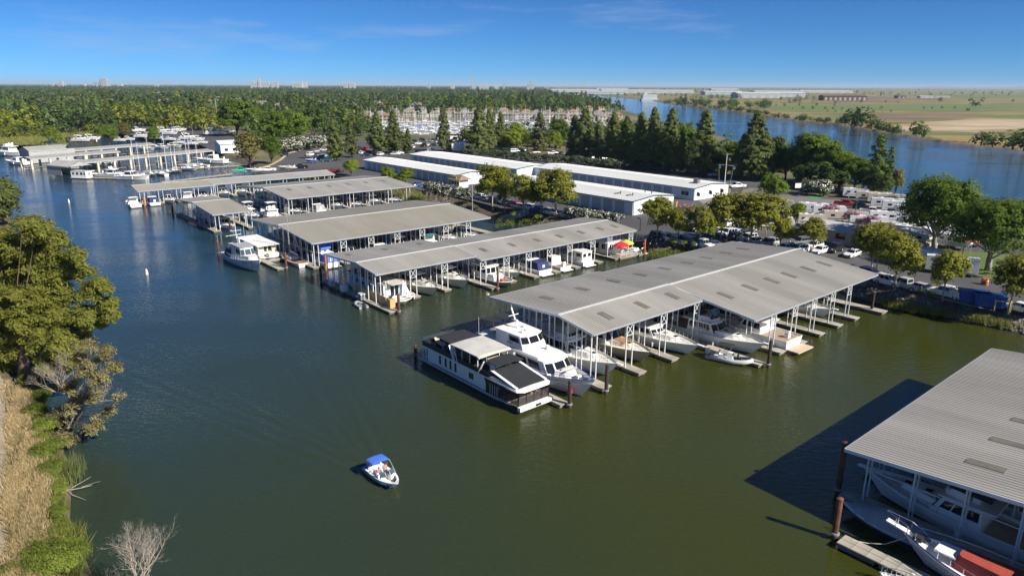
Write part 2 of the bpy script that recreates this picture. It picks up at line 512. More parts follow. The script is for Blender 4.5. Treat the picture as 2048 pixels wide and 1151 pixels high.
def water_material():
	m = bpy.data.materials.new('river_water')
	m.use_nodes = True
	t = m.node_tree
	N, K = t.nodes.new, t.links.new
	b = t.nodes['Principled BSDF']
	b.inputs['Roughness'].default_value = 0.06
	b.inputs['IOR'].default_value = 1.5
	g = N('ShaderNodeNewGeometry')
	pos = g.outputs['Position']
	nz_ = N('ShaderNodeTexNoise')
	nz_.inputs['Scale'].default_value = 0.012
	nz_.inputs['Detail'].default_value = 4
	K(pos, nz_.inputs['Vector'])
	# muddy olive basin; on the open river, reflected sky blue is painted in
	ds = N('ShaderNodeVectorMath')
	ds.operation = 'DISTANCE'
	K(pos, ds.inputs[0])
	ds.inputs[1].default_value = (46, 66, 0)
	mud_sky = N('ShaderNodeMapRange')
	mud_sky.inputs['From Min'].default_value = 150
	mud_sky.inputs['From Max'].default_value = 35
	K(ds.outputs['Value'], mud_sky.inputs['Value'])
	ad = N('ShaderNodeMath')
	ad.operation = 'MULTIPLY_ADD'
	K(nz_.outputs['Fac'], ad.inputs[0])
	ad.inputs[1].default_value = 0.9
	ad.inputs[2].default_value = -0.45
	sm = N('ShaderNodeMath')
	sm.operation = 'ADD'
	sm.use_clamp = True
	K(ad.outputs[0], sm.inputs[0])
	K(mud_sky.outputs[0], sm.inputs[1])
	cr = N('ShaderNodeMixRGB')
	cr.inputs['Color1'].default_value = (0.010, 0.037, 0.052, 1)
	cr.inputs['Color2'].default_value = (0.036, 0.0425, 0.0055, 1)
	K(sm.outputs[0], cr.inputs['Fac'])
	K(cr.outputs[0], b.inputs['Base Color'])

	def math_(op, a, b_=None, c=None):
		n = N('ShaderNodeMath')
		n.operation = op
		for i, v in enumerate((a, b_, c)):
			if v is None:
				continue
			if isinstance(v, (int, float)):
				n.inputs[i].default_value = v
			else:
				K(v, n.inputs[i])
		return n.outputs[0]

	def noise(scale, stretch, detail, rot=0.5):
		mp_ = N('ShaderNodeMapping')
		mp_.inputs['Rotation'].default_value = (0, 0, rot)
		mp_.inputs['Scale'].default_value = stretch
		K(pos, mp_.inputs['Vector'])
		n = N('ShaderNodeTexNoise')
		n.inputs['Scale'].default_value = scale
		n.inputs['Detail'].default_value = detail
		n.inputs['Roughness'].default_value = 0.55
		K(mp_.outputs[0], n.inputs['Vector'])
		return n.outputs['Fac']
	h = math_('MULTIPLY', noise(0.9, (1, 2.6, 1), 3, 0.95), 0.085)
	h = math_('ADD', h, math_('MULTIPLY', noise(2.6, (1, 2.4, 1), 2, 0.75), 0.034))
	# calmer and livelier patches
	patch = N('ShaderNodeMapRange')
	patch.inputs['From Min'].default_value = 0.35
	patch.inputs['From Max'].default_value = 0.65
	patch.inputs['To Min'].default_value = 0.3
	patch.inputs['To Max'].default_value = 1.3
	K(noise(0.02, (1, 2.0, 1), 3, -0.4), patch.inputs['Value'])
	h = math_('MULTIPLY', h, patch.outputs[0])
	# spreading wake of the small motor boat

	def dot(vec):
		s = N('ShaderNodeVectorMath')
		s.operation = 'SUBTRACT'
		K(pos, s.inputs[0])
		s.inputs[1].default_value = tuple(SPEED_POS)
		d = N('ShaderNodeVectorMath')
		d.operation = 'DOT_PRODUCT'
		K(s.outputs[0], d.inputs[0])
		d.inputs[1].default_value = tuple(vec)
		return d.outputs['Value']
	a = dot(V)
	bb = math_('ABSOLUTE', dot(U))
	for slope, wl, width, amp in ((0.30, 1.6, 2.6, 0.016), (0.14, 1.2, 1.0, 0.012), (0.24, 2.4, 5.0, 0.010)):
		d = math_('SUBTRACT', bb, math_('MULTIPLY', a, slope))
		e = math_('POWER', 2.718, math_('MULTIPLY', math_('MULTIPLY', math_('DIVIDE', d, width), math_('DIVIDE', d, width)), -1.0))
		on = N('ShaderNodeMapRange')
		on.inputs['From Min'].default_value = 1.0
		on.inputs['From Max'].default_value = 5.0
		K(a, on.inputs['Value'])
		off = N('ShaderNodeMapRange')
		off.inputs['From Min'].default_value = 95.0
		off.inputs['From Max'].default_value = 15.0
		K(a, off.inputs['Value'])
		w = math_('SINE', math_('MULTIPLY', d, 6.283 / wl))
		k = math_('MULTIPLY', math_('MULTIPLY', w, e), math_('MULTIPLY', on.outputs[0], off.outputs[0]))
		h = math_('ADD', h, math_('MULTIPLY', k, amp))
	bu = N('ShaderNodeBump')
	bu.inputs['Strength'].default_value = 1.0
	bu.inputs['Distance'].default_value = 1.0
	K(h, bu.inputs['Height'])
	K(bu.outputs[0], b.inputs['Normal'])
	MT['river_water'] = m


water_material()
w = MB()
w.poly([(-30000, -400, 0), (30000, -400, 0), (30000, 45000, 0), (-30000, 45000, 0)])
tag(w.build('water', 'river_water'), kind='structure')
w = MB()
w.poly([(-30000, -400, -3), (30000, -400, -3), (30000, 45000, -3), (-30000, 45000, -3)])
tag(w.build('river_bed', 'earth'), kind='structure')

# ---------------------------------------------------------------- land


def area2(p):
	return sum(p[i].x * p[(i + 1) % len(p)].y - p[(i + 1) % len(p)].x * p[i].y for i in range(len(p)))


def inset(ring, d):
	n = len(ring)
	out = []
	for i in range(n):
		a, b, c = ring[i - 1], ring[i], ring[(i + 1) % n]
		n1 = Vector((-(b - a).y, (b - a).x, 0)).normalized()
		n2 = Vector((-(c - b).y, (c - b).x, 0)).normalized()
		m = (n1 + n2)
		m = m.normalized() / max(0.5, m.normalized().dot(n1)) if m.length > 1e-4 else n1
		out.append(b + m * d)
	return out


def refine(ring, step, jit):
	"""more points along an edge, each a little off the line, as a natural shore has"""
	out = []
	n = len(ring)
	for i in range(n):
		a, b = ring[i], ring[(i + 1) % n]
		k = max(1, int((b - a).length / step))
		if (b - a).length > 600:
			k = 1
		for j in range(k):
			p = a.lerp(b, j / k)
			if 0 < j:
				p = p + Vector((R_.uniform(-jit, jit), R_.uniform(-jit, jit), 0))
			out.append(p)
	return out


def land(name, ring, ztop, slope, top_mat, bank_mat, holes=(), jit=0.5, step=6):
	ring = [Vector((p[0], p[1], 0)) for p in ring]
	if area2(ring) < 0:
		ring.reverse()
	ring = refine(ring, step, jit)
	rings = [(ring, 1)]
	for h in holes:
		h = [Vector((p[0], p[1], 0)) for p in h]
		if area2(h) > 0:
			h.reverse()
		rings.append((refine(h, 20, 2), 1))
	bank = MB()
	tops = []
	for r, _ in rings:
		mid = [p + Vector((0, 0, ztop * R_.uniform(.45, .65))) for p in inset(r, slope * 0.5)]
		top = [p + Vector((0, 0, ztop)) for p in inset(r, slope)]
		tops.append(top)
		bot = [p + Vector((0, 0, -1.2)) for p in inset(r, -1.2)]
		bank.loft([bot, [p + Vector((0, 0, 0)) for p in r], mid, top], True)
	flat = [p for t in tops for p in t]
	tris = tessellate_polygon(tops)
	m = MB()
	m.v = [tuple(p) for p in flat]
	for t in tris:
		a, b, c = (flat[i] for i in t)
		if (b - a).cross(c - a).z < 0:
			t = (t[0], t[2], t[1])
		m.f.append(tuple(t))
		m.m.append(0)
	tag(m.build(name, top_mat), kind='structure')
	tag(bank.build(name.split('_')[0] + '_bank', bank_mat), kind='structure')
	return tops[0]


ZL = 2.2


def PX(pts, z=0.0):
	return [at(x, y, z) for x, y in pts]


shore_front = [(2500, 800), (2200, 706), (2048, 668), (1960, 648), (1880, 632), (1800, 619), (1740, 603), (1660, 576), (1560, 548), (1460, 528), (1380, 519), (1310, 513), (1284, 504), (1200, 485),
               (1120, 466), (1060, 450), (1000, 436), (950, 424), (900, 412), (852, 402), (800, 392), (750, 379), (700, 368), (640, 355), (590, 350), (545, 352), (515, 346), (497, 340), (488, 331), (470, 322),
               (440, 317), (432, 306), (400, 293), (330, 280), (260, 273), (200, 270), (150, 274), (105, 286), (50, 292), (0, 291), (-150, 300)]
L1 = PX(shore_front) + [Vector((-2500, 1200, 0)), Vector((-28000, 20000, 0)), Vector((-28000, 40000, 0)), Vector((1500, 40000, 0))] + \
	PX([(1098, 181.5), (1108, 187), (1160, 197), (1215, 209), (1262, 226), (1300, 240), (1400, 264), (1500, 294), (1600, 330), (1700, 370), (1800, 400), (1900, 432), (2048, 478), (2300, 570)]) + [Vector((320, 60, 0)), Vector((300, 0, 0))]
basin = PX([(700, 252), (740, 244), (830, 241), (1000, 240), (1180, 241), (1236, 250), (1200, 266), (1080, 273), (960, 277), (840, 275), (800, 267), (720, 262)])
land('marina_ground', L1, ZL, 4.0, 'town_ground', 'bank_soil', [basin])
L2 = PX([(2500, 415), (2300, 352), (2200, 328), (2048, 300), (1950, 291), (1880, 284), (1800, 271), (1700, 254), (1640, 246), (1580, 240), (1510, 229), (1450, 220), (1400, 214), (1350, 208), (1312, 202), (1230, 193), (1150, 188), (1103, 183.8)]) + \
	[Vector((1700, 40000, 0)), Vector((28000, 40000, 0)), Vector((28000, 1000, 0))]
land('field_ground', L2, 1.6, 3.0, 'field_gold', 'dry_ground')
L3 = PX([(300, 1500), (215, 1230), (185, 1151), (160, 1090), (140, 1036), (142, 990), (150, 950), (128, 905), (104, 860), (88, 800), (75, 740), (60, 640), (42, 540), (28, 470), (18, 425), (-25, 405), (-120, 395)]) + \
	[Vector((-400, 260, 0)), Vector((-400, -100, 0)), Vector((-20, -60, 0))]
land('levee_ground', L3, 1.7, 3.5, 'dry_ground', 'bank_soil', step=3, jit=0.35)


def sheet(name, px, z, m, lift=0.02, kind='structure'):
	b = MB()
	p = PX(px, z)
	p = [q + Vector((0, 0, lift)) for q in p]
	tr = tessellate_polygon([p])
	b.v = [tuple(q) for q in p]
	for t in tr:
		a, bb, c = (p[i] for i in t)
		if (bb - a).cross(c - a).z < 0:
			t = (t[0], t[2], t[1])
		b.f.append(tuple(t))
		b.m.append(0)
	return tag(b.build(name, m), kind=kind)


sheet('parking_lot', [(506, 341), (540, 331), (560, 321), (578, 307), (604, 301), (652, 292), (705, 284), (790, 284), (900, 292), (1000, 303), (1100, 312), (1200, 322), (1300, 336), (1420, 351), (1480, 359), (1560, 372), (1640, 392), (1690, 397),
                      (1760, 400), (1840, 416), (1950, 446), (2060, 480), (2300, 570), (2400, 680), (2200, 655), (2048, 628), (1960, 611), (1900, 597), (1770, 564), (1700, 546), (1600, 520), (1500, 503), (1430, 494), (1330, 482), (1280, 470),
                      (1230, 452), (1180, 434), (1100, 424), (1000, 416), (940, 400), (880, 386), (840, 380), (780, 366), (700, 356), (650, 349), (600, 345), (540, 348), (510, 347)], ZL, 'asphalt')
sheet('rv_park_pavement', [(1395, 398), (1462, 386), (1500, 376), (1560, 377), (1640, 398), (1760, 404), (1850, 424), (1980, 462), (1920, 496), (1800, 470), (1700, 500), (1600, 470), (1500, 440), (1420, 420)], ZL, 'asphalt_tan', 0.03)
sheet('lawn', [(1872, 506), (1930, 502), (2048, 512), (2300, 560), (2300, 640), (2120, 596), (2048, 575), (1960, 552), (1880, 532)], ZL, 'lawn', 0.03)
sheet('boatyard_ground', [(432, 303), (400, 290), (330, 277), (260, 270), (190, 262), (200, 250), (280, 247), (360, 252), (440, 254), (480, 268), (490, 285), (480, 300)], ZL, 'asphalt', 0.02)
sheet('marsh', [(-150, 296), (0, 289), (50, 290), (105, 284), (140, 272), (120, 262), (0, 258), (-150, 262)], ZL, 'marsh', 0.02)
sheet('putting_green', [(1612, 394), (1640, 393), (1648, 397), (1630, 398)], ZL, 'green_felt', 0.05)
sheet('field_green_strip', [(1540, 212), (1700, 209), (2300, 207), (2300, 222), (2048, 219), (1800, 221), (1620, 222), (1545, 220)], 1.6, 'field_green', 0.05)
sheet('field_green_far', [(1780, 189), (2300, 190), (2300, 196), (1900, 195)], 1.6, 'field_green', 0.05)
sheet('field_brown_strip', [(1730, 228), (1860, 226), (1990, 228), (1930, 238), (1800, 240), (1740, 236)], 1.6, 'field_brown', 0.05)
sheet('field_brown_far', [(1560, 196), (1760, 193), (1900, 199), (1700, 204)], 1.6, 'field_brown', 0.05)
sheet('field_pale_sand', [(1770, 252), (1850, 244), (1960, 238), (2300, 240), (2300, 264), (2048, 258), (1960, 266), (1880, 262), (1810, 262)], 1.6, 'field_pale', 0.05)
sheet('field_green_edge', [(1900, 231), (2300, 226), (2300, 237), (2000, 236)], 1.6, 'field_green', 0.06)
sheet('levee_road', [(-150, 1300), (30, 1300), (14, 1151), (12, 1060), (8, 950), (14, 860), (6, 760), (-40, 700), (-200, 700)], 1.7, 'levee_gravel', 0.02)
b = MB()
cp = PX([(500, 345), (514, 339), (542, 330), (561, 320), (578, 306), (604, 300), (652, 291), (704, 283)], ZL)
for i in range(len(cp) - 1):
	b.bar(cp[i] + Vector((0, 0, .08)), cp[i + 1] + Vector((0, 0, .08)), 1.1, 0.3)
tag(b.build('kerb', 'curb'), kind='structure')
b = MB()
for x in (1287, 1300, 1313, 1326):
	b.bar(at(x, 488, ZL) + Vector((0, 0, .03)), at(x + 8, 473, ZL) + Vector((0, 0, .03)), 0.14, 0.01)
for i in range(14):
	x = 1360 + i * 16
	p = at(x, 492 + i * 1.2, ZL)
	b.bar(p + Vector((0, 0, .03)), p + V * 4.6 + Vector((0, 0, .03)), 0.14, 0.01)
for i in range(12):
	p = at(1720 + i * 24, 552 + i * 6.2, ZL)
	b.bar(p + Vector((0, 0, .03)), p + V * 4.6 + Vector((0, 0, .03)), 0.14, 0.01)
tag(b.build('parking_lines', 'line_white'), kind='structure')
# rolling hills at the very edge of the plain
b = MB()
k = 60
prof = [0.35 + 0.65 * abs(math.sin(i * 0.37 + 0.6)) * (0.6 + 0.4 * math.sin(i * 1.31)) for i in range(k + 1)]
rows = []
for zf, yo in ((0, 0), (0.55, 700), (1.0, 1600), (0.0, 4000)):
	rows.append([Vector((13000 + 260 * i, 27000 + yo - 130 * i, 2 + zf * 85 * prof[i] * min(1, i / 12))) for i in range(k + 1)])
b.loft(rows, False)
tag(b.build('hills', 'field_brown', smooth=True), kind='structure')
# ---------------------------------------------------------------- vegetation
def unit(a):
	return a / np.maximum(1e-9, np.linalg.norm(a, axis=1))[:, None]


def leaf_mesh(name, mats, C, N, S, aspect=1.5, mi=None, smooth=False):
	"""one small four-cornered face per leaf cluster"""
	n = len(C)
	N = unit(N)
	T = unit(np.cross(N, rng.normal(size=(n, 3))))
	Bt = np.cross(N, T)
	S = np.asarray(S)[:, None] * np.ones((n, 1))
	a, bq = T * S * aspect * 0.5, Bt * S * 0.5
	k = rng.uniform(-0.25, 0.25, (n, 1))
	verts = np.stack([C + a, C + bq + a * k, C - a, C - bq + a * k], 1).reshape(-1, 3)
	return raw_mesh(name, mats, verts, np.arange(4 * n).reshape(n, 4), mi)


def raw_mesh(name, mats, verts, quads, mi=None):
	n, w = quads.shape
	me = bpy.data.meshes.new(name)
	me.vertices.add(len(verts))
	me.vertices.foreach_set('co', np.ascontiguousarray(verts, np.float32).ravel())
	me.loops.add(n * w)
	me.loops.foreach_set('vertex_index', np.ascontiguousarray(quads, np.int32).ravel())
	me.polygons.add(n)
	me.polygons.foreach_set('loop_start', np.arange(0, n * w, w, dtype=np.int32))
	for m in (mats if isinstance(mats, (list, tuple)) else [mats]):
		me.materials.append(MT[m])
	if mi is not None:
		me.polygons.foreach_set('material_index', np.ascontiguousarray(mi, np.int32))
	me.update(calc_edges=True)
	return me


def clumps(lobes, nc, nl, cr, shell=(0.55, 1.0), up=0.35, flat=0.75):
	"""leaf positions gathered in clumps over the lobes of a crown"""
	lob = np.array(lobes, float)
	wgt = (lob[:, 3] * lob[:, 5]) ** 1.0
	idx = rng.choice(len(lob), nc, p=wgt / wgt.sum())
	d = unit(rng.normal(size=(nc, 3)))
	d[:, 2] = np.where(d[:, 2] < -0.45, -d[:, 2], d[:, 2])
	r = rng.uniform(shell[0], shell[1], nc)[:, None] ** 0.6
	cc = lob[idx, :3] + d * lob[idx, 3:6] * r
	crs = cr * rng.uniform(0.6, 1.35, nc)
	ii = np.repeat(np.arange(nc), nl)
	o = unit(rng.normal(size=(nc * nl, 3))) * (rng.uniform(0.1, 1, (nc * nl, 1)) ** 0.5)
	o[:, 2] *= flat
	C = cc[ii] + o * crs[ii][:, None]
	N = 0.5 * o + 0.85 * d[ii] + np.array([0, 0, up + .1]) + 0.32 * rng.normal(size=(nc * nl, 3))
	return C, N, cc


def limb_mesh(segs, m, n=6):
	b = MB()
	for path, r in segs:
		b.tube(path, r, n)
	return b.mesh('trunk', m, True)


def wiggle(p, q, k, amp):
	p, q = Vector(p), Vector(q)
	out = [p]
	for i in range(1, k):
		out.append(p.lerp(q, i / k) + Vector((R_.uniform(-amp, amp), R_.uniform(-amp, amp), R_.uniform(-amp, amp) * .4)))
	return out + [q]


def trunk_for(h, r, z_fork, cc, nlimb, m, lean=0.0):
	top = Vector((lean, lean * .3, h))
	segs = [(wiggle((0, 0, -0.3), top, 5, r * 0.6), [r * 1.35, r, r * .8, r * .6, r * .4, r * .12])]
	pick = rng.choice(len(cc), min(nlimb, len(cc)), replace=False)
	for i in pick:
		c = Vector(cc[i])
		z0 = min(z_fork + R_.uniform(0, 0.35) * max(0.1, (c.z - z_fork)), h * 0.9)
		s0 = Vector((lean * z0 / h, lean * .3 * z0 / h, z0))
		if c.z < z0:
			s0.z = max(0.2 * h, c.z * 0.7)
		segs.append((wiggle(s0, c, 3, (c - s0).length * 0.06), [r * .42, r * .28, r * .17, r * .06]))
	return limb_mesh(segs, m)


KIND = {}


def kind(name, crown, trunk, h):
	KIND.setdefault(name, []).append((crown, trunk, h))


def broadleaf(name, leafm, bark, h, rx, lobes_n, nc, nl, cr, ls, z0=0.25, r=0.22, extra=None, aspect=1.4, nlimb=12, squash=0.62, hb=0.5):
	lobes = []
	for i in range(lobes_n):
		a = i * 2.4 + R_.uniform(-.5, .5)
		q = R_.uniform(0.15, 0.62) if i else 0.0
		z = h * (z0 + (1 - z0) * R_.uniform(0.3, 0.78)) if i else h * (z0 + (1 - z0) * 0.62)
		rr = rx * (R_.uniform(0.42, 0.62) if i else 0.7)
		lobes.append((math.cos(a) * rx * q, math.sin(a) * rx * q, z, rr, rr, min(rr * squash * 1.25, h - z)))
	C, N, cc = clumps(lobes, nc, nl, cr)
	ok = C[:, 2] > h * z0 * 0.75
	C, N = C[ok], N[ok]
	S = ls * rng.uniform(0.6, 1.3, len(C))
	mi = None
	mats = [leafm]
	if extra:
		mats.append(extra[0])
		mi = (rng.uniform(size=len(C)) < extra[1]) & (C[:, 2] > h * extra[2])
		mi = mi.astype(np.int32)
	me = leaf_mesh('crown', mats, C, N, S, aspect, mi)
	kind(name, me, trunk_for(h * 0.86, r, h * z0 * 0.9, cc, nlimb, bark), h)


def conifer(name, leafm, bark, h, rmax, nb, nl, cr, ls, z0=0.12, r=0.22, power=0.8, gap=0.0, aspect=3.2):
	C, N, segs = [], [], [(wiggle((0, 0, -0.3), (0, 0, h * 0.97), 6, 0.12), [r * 1.3, r, r * .85, r * .65, r * .45, r * .25, r * .05])]
	for i in range(nb):
		f = ((i + 0.5) / nb) ** 1.05
		z = h * (z0 + (0.97 - z0) * f)
		ln = rmax * ((1 - f) ** power * R_.uniform(0.6, 1.15) + 0.05)
		if R_.random() < gap:
			ln *= 0.4
		ln *= min(1.0, 0.55 + f * 3)
		a = i * 2.399 + R_.uniform(-.4, .4)
		tip = Vector((math.cos(a) * ln, math.sin(a) * ln, z + ln * R_.uniform(-0.08, 0.3)))
		base = Vector((0, 0, z))
		if i % 2 == 0 and ln > 0.8:
			segs.append(([base, base.lerp(tip, .5) + Vector((0, 0, -.05 * ln)), tip], [r * .3 * (1 - f * .7), r * .2 * (1 - f * .7), r * .05]))
		k = max(2, int(nl * (0.35 + ln / rmax)))
		for q in range(max(2, int(1 + 3 * ln / rmax))):
			t = 1.0 - 0.28 * q
			c = base.lerp(tip, max(.15, t))
			rr = cr * R_.uniform(.7, 1.25) * (0.55 + 0.5 * (1 - f))
			o = unit(rng.normal(size=(k, 3))) * rng.uniform(0.1, 1, (k, 1)) ** 0.6
			o[:, 2] *= 0.7
			C.append(np.array(c) + o * rr)
			dirv = np.array([math.cos(a), math.sin(a), 0.4])
			N.append(o * .4 + dirv * .8 + np.array([0, 0, .4]) + 0.28 * rng.normal(size=(k, 3)))
	C, N = np.concatenate(C), np.concatenate(N)
	me = leaf_mesh('crown', leafm, C, N, ls * rng.uniform(.6, 1.3, len(C)), aspect)
	kind(name, me, limb_mesh(segs, bark, 5), h)


for i in range(3):
	conifer('pine', 'leaf_pine', 'bark_brown', 18, 5.0, 150, 26, .95, 0.32, z0=.07, power=.8, gap=.10)
for i in range(2):
	conifer('grey_pine', 'leaf_pine_grey', 'bark_brown', 18, 4.2, 130, 25, .9, 0.32, z0=.08, power=.7, gap=.12)
for i in range(3):
	broadleaf('sycamore', 'leaf_syc', 'bark_pale', 9.5, 3.9, 11, 260, 34, 0.72, 0.27, z0=.2, r=.15, squash=.9)
for i in range(2):
	broadleaf('willow', 'leaf_broad', 'bark_grey', 15, 8.4, 22, 900, 46, 1.0, 0.27, z0=.17, r=.5, nlimb=18, squash=.8)
for i in range(3):
	broadleaf('shade_tree', 'leaf_broad', 'bark_brown', 12, 5.2, 13, 380, 36, 0.95, 0.32, z0=.08, r=.28, squash=.85)
for i in range(2):
	broadleaf('lime_tree', 'leaf_lime', 'bark_brown', 8, 4.0, 10, 240, 34, 0.75, 0.28, z0=.05, r=.2, squash=.8)
for i in range(2):
	broadleaf('dark_tree', 'leaf_dark', 'bark_brown', 11, 4.8, 8, 170, 30, 1.1, 0.42, z0=.1, r=.25, squash=.85)
for i in range(2):
	broadleaf('olive_tree', 'leaf_olive', 'bark_brown', 12, 3.9, 9, 180, 30, 0.9, 0.36, z0=.08, r=.25, squash=1.2)
conifer('poplar', 'leaf_broad', 'bark_brown', 18, 3.3, 60, 34, 1.1, 0.42, z0=.06, power=.45, aspect=1.5)
for i in range(2):
	broadleaf('oleander', 'leaf_oleander', 'bark_brown', 3.6, 2.6, 6, 80, 26, 0.6, 0.24, z0=.02, r=.08, extra=('petal_white', .27, .3), squash=.9)
broadleaf('plain_oleander', 'leaf_oleander', 'bark_brown', 3.6, 2.8, 6, 80, 26, 0.6, 0.26, z0=.02, r=.08, extra=('petal_white', .03, .5), squash=.9)
broadleaf('crape_myrtle', 'leaf_syc', 'bark_pale', 4.5, 2.2, 6, 80, 26, 0.55, 0.2, z0=.2, r=.08, extra=('petal_pink', .72, .45), squash=1.0)
broadleaf('red_shrub', 'leaf_dark', 'bark_brown', 2.2, 2.4, 6, 60, 22, 0.5, 0.2, z0=.02, r=.06, extra=('petal_red', .6, .3), squash=.8)
broadleaf('shrub', 'bush_green', 'bark_brown', 1.5, 1.1, 4, 26, 22, 0.35, 0.16, z0=.02, r=.04, squash=.9)
broadleaf('bank_bush', 'bush_green', 'bark_brown', 2.6, 1.9, 8, 150, 44, 0.42, 0.11, z0=.02, r=.05, squash=.9)


def plant(kindname, v, foot, h, label, cat='tree', group=None, wide=1.0, name=None, rz=None):
	crown, trunk, h0 = KIND[kindname][v % len(KIND[kindname])]
	s = h / h0
	o = thing(name or (kindname if 'tree' in kindname or kindname in ('pine', 'willow', 'poplar', 'sycamore', 'oleander', 'crape_myrtle', 'shrub') else kindname), label, cat, foot, R_.uniform(0, 6.28) if rz is None else rz, group)
	o.scale = (s * wide * R_.uniform(.92, 1.1), s * wide * R_.uniform(.92, 1.1), s)
	o.rotation_euler = (R_.uniform(-.045, .045), R_.uniform(-.045, .045), o.rotation_euler.z)
	link('trunk', trunk, o)
	link('crown', crown, o)
	return o


def tree_px(kindname, bx, by, ytop, label, cat='tree', group=None, wide=1.0, name=None, z=ZL, v=None):
	foot = at(bx, by, z)
	foot.z = z
	return plant(kindname, R_.randrange(9) if v is None else v, foot, hgt(bx, ytop, foot), label, cat, group, wide, name)


P = 'pines screening the storage yard'
for i, (k, x, b, t, wd, lb) in enumerate([
		('pine', 673, 321, 238, 1.05, 'tall dark pine beside the curved road, left of the twin pines'),
		('grey_pine', 704, 315, 240, 1.0, 'slim pine standing close right of the curved-road pine'),
		('pine', 757, 308, 222, 1.15, 'full dark pine behind the left storage building'),
		('pine', 790, 307, 217, 1.05, 'tallest pine behind the left storage building, right of a full one'),
		('pine', 815, 306, 256, 1.1, 'low pine at the foot of the tallest left pine'),
		('grey_pine', 888, 303, 207, 0.85, 'narrow lone pine in the far parking lot beside the white office'),
		('pine', 958, 306, 212, 1.15, 'dark spreading pine right of the white marina office'),
		('grey_pine', 980, 302, 216, 1.0, 'thin pine leaning against the dark one right of the office'),
		('grey_pine', 1001, 299, 222, 0.9, 'slender pine before the yellow-green broadleaf tree'),
		('grey_pine', 1078, 306, 222, 1.2, 'grey-green pine standing alone between broadleaf trees behind the storage roofs'),
		('pine', 1150, 316, 228, 1.0, 'first of the dense pine row, the one with a red truck parked behind'),
		('pine', 1167, 319, 214, 1.15, 'dense dark pine at the left end of the pine row'),
		('grey_pine', 1196, 322, 240, 1.0, 'shorter grey pine inside the left part of the pine row'),
		('pine', 1222, 326, 222, 1.1, 'broad pine above the white pickup in the pine row'),
		('pine', 1252, 330, 230, 1.0, 'mid-height pine filling the middle of the pine row'),
		('pine', 1278, 334, 222, 1.1, 'dark pine in the middle of the row before the river'),
		('pine', 1307, 338, 212, 0.95, 'pointed tall pine in the right half of the pine row'),
		('pine', 1337, 342, 214, 1.0, 'tall pine with a thin double top in the pine row'),
		('grey_pine', 1358, 346, 262, 1.0, 'short pine tucked below the double-topped pine'),
		('pine', 1403, 350, 217, 1.2, 'big pyramid-shaped pine behind the right end of the long storage building'),
		('pine', 1502, 360, 219, 1.2, 'largest dark pine right of the flag pole'),
		('pine', 1478, 356, 266, 1.0, 'short pine at the left side of the largest dark pine'),
		('pine', 1528, 362, 262, 1.1, 'low wide pine leaning right beside the largest dark pine')]):
	tree_px(k, x, b, t, lb, 'tree', P, wd * .93, 'pine_tree')
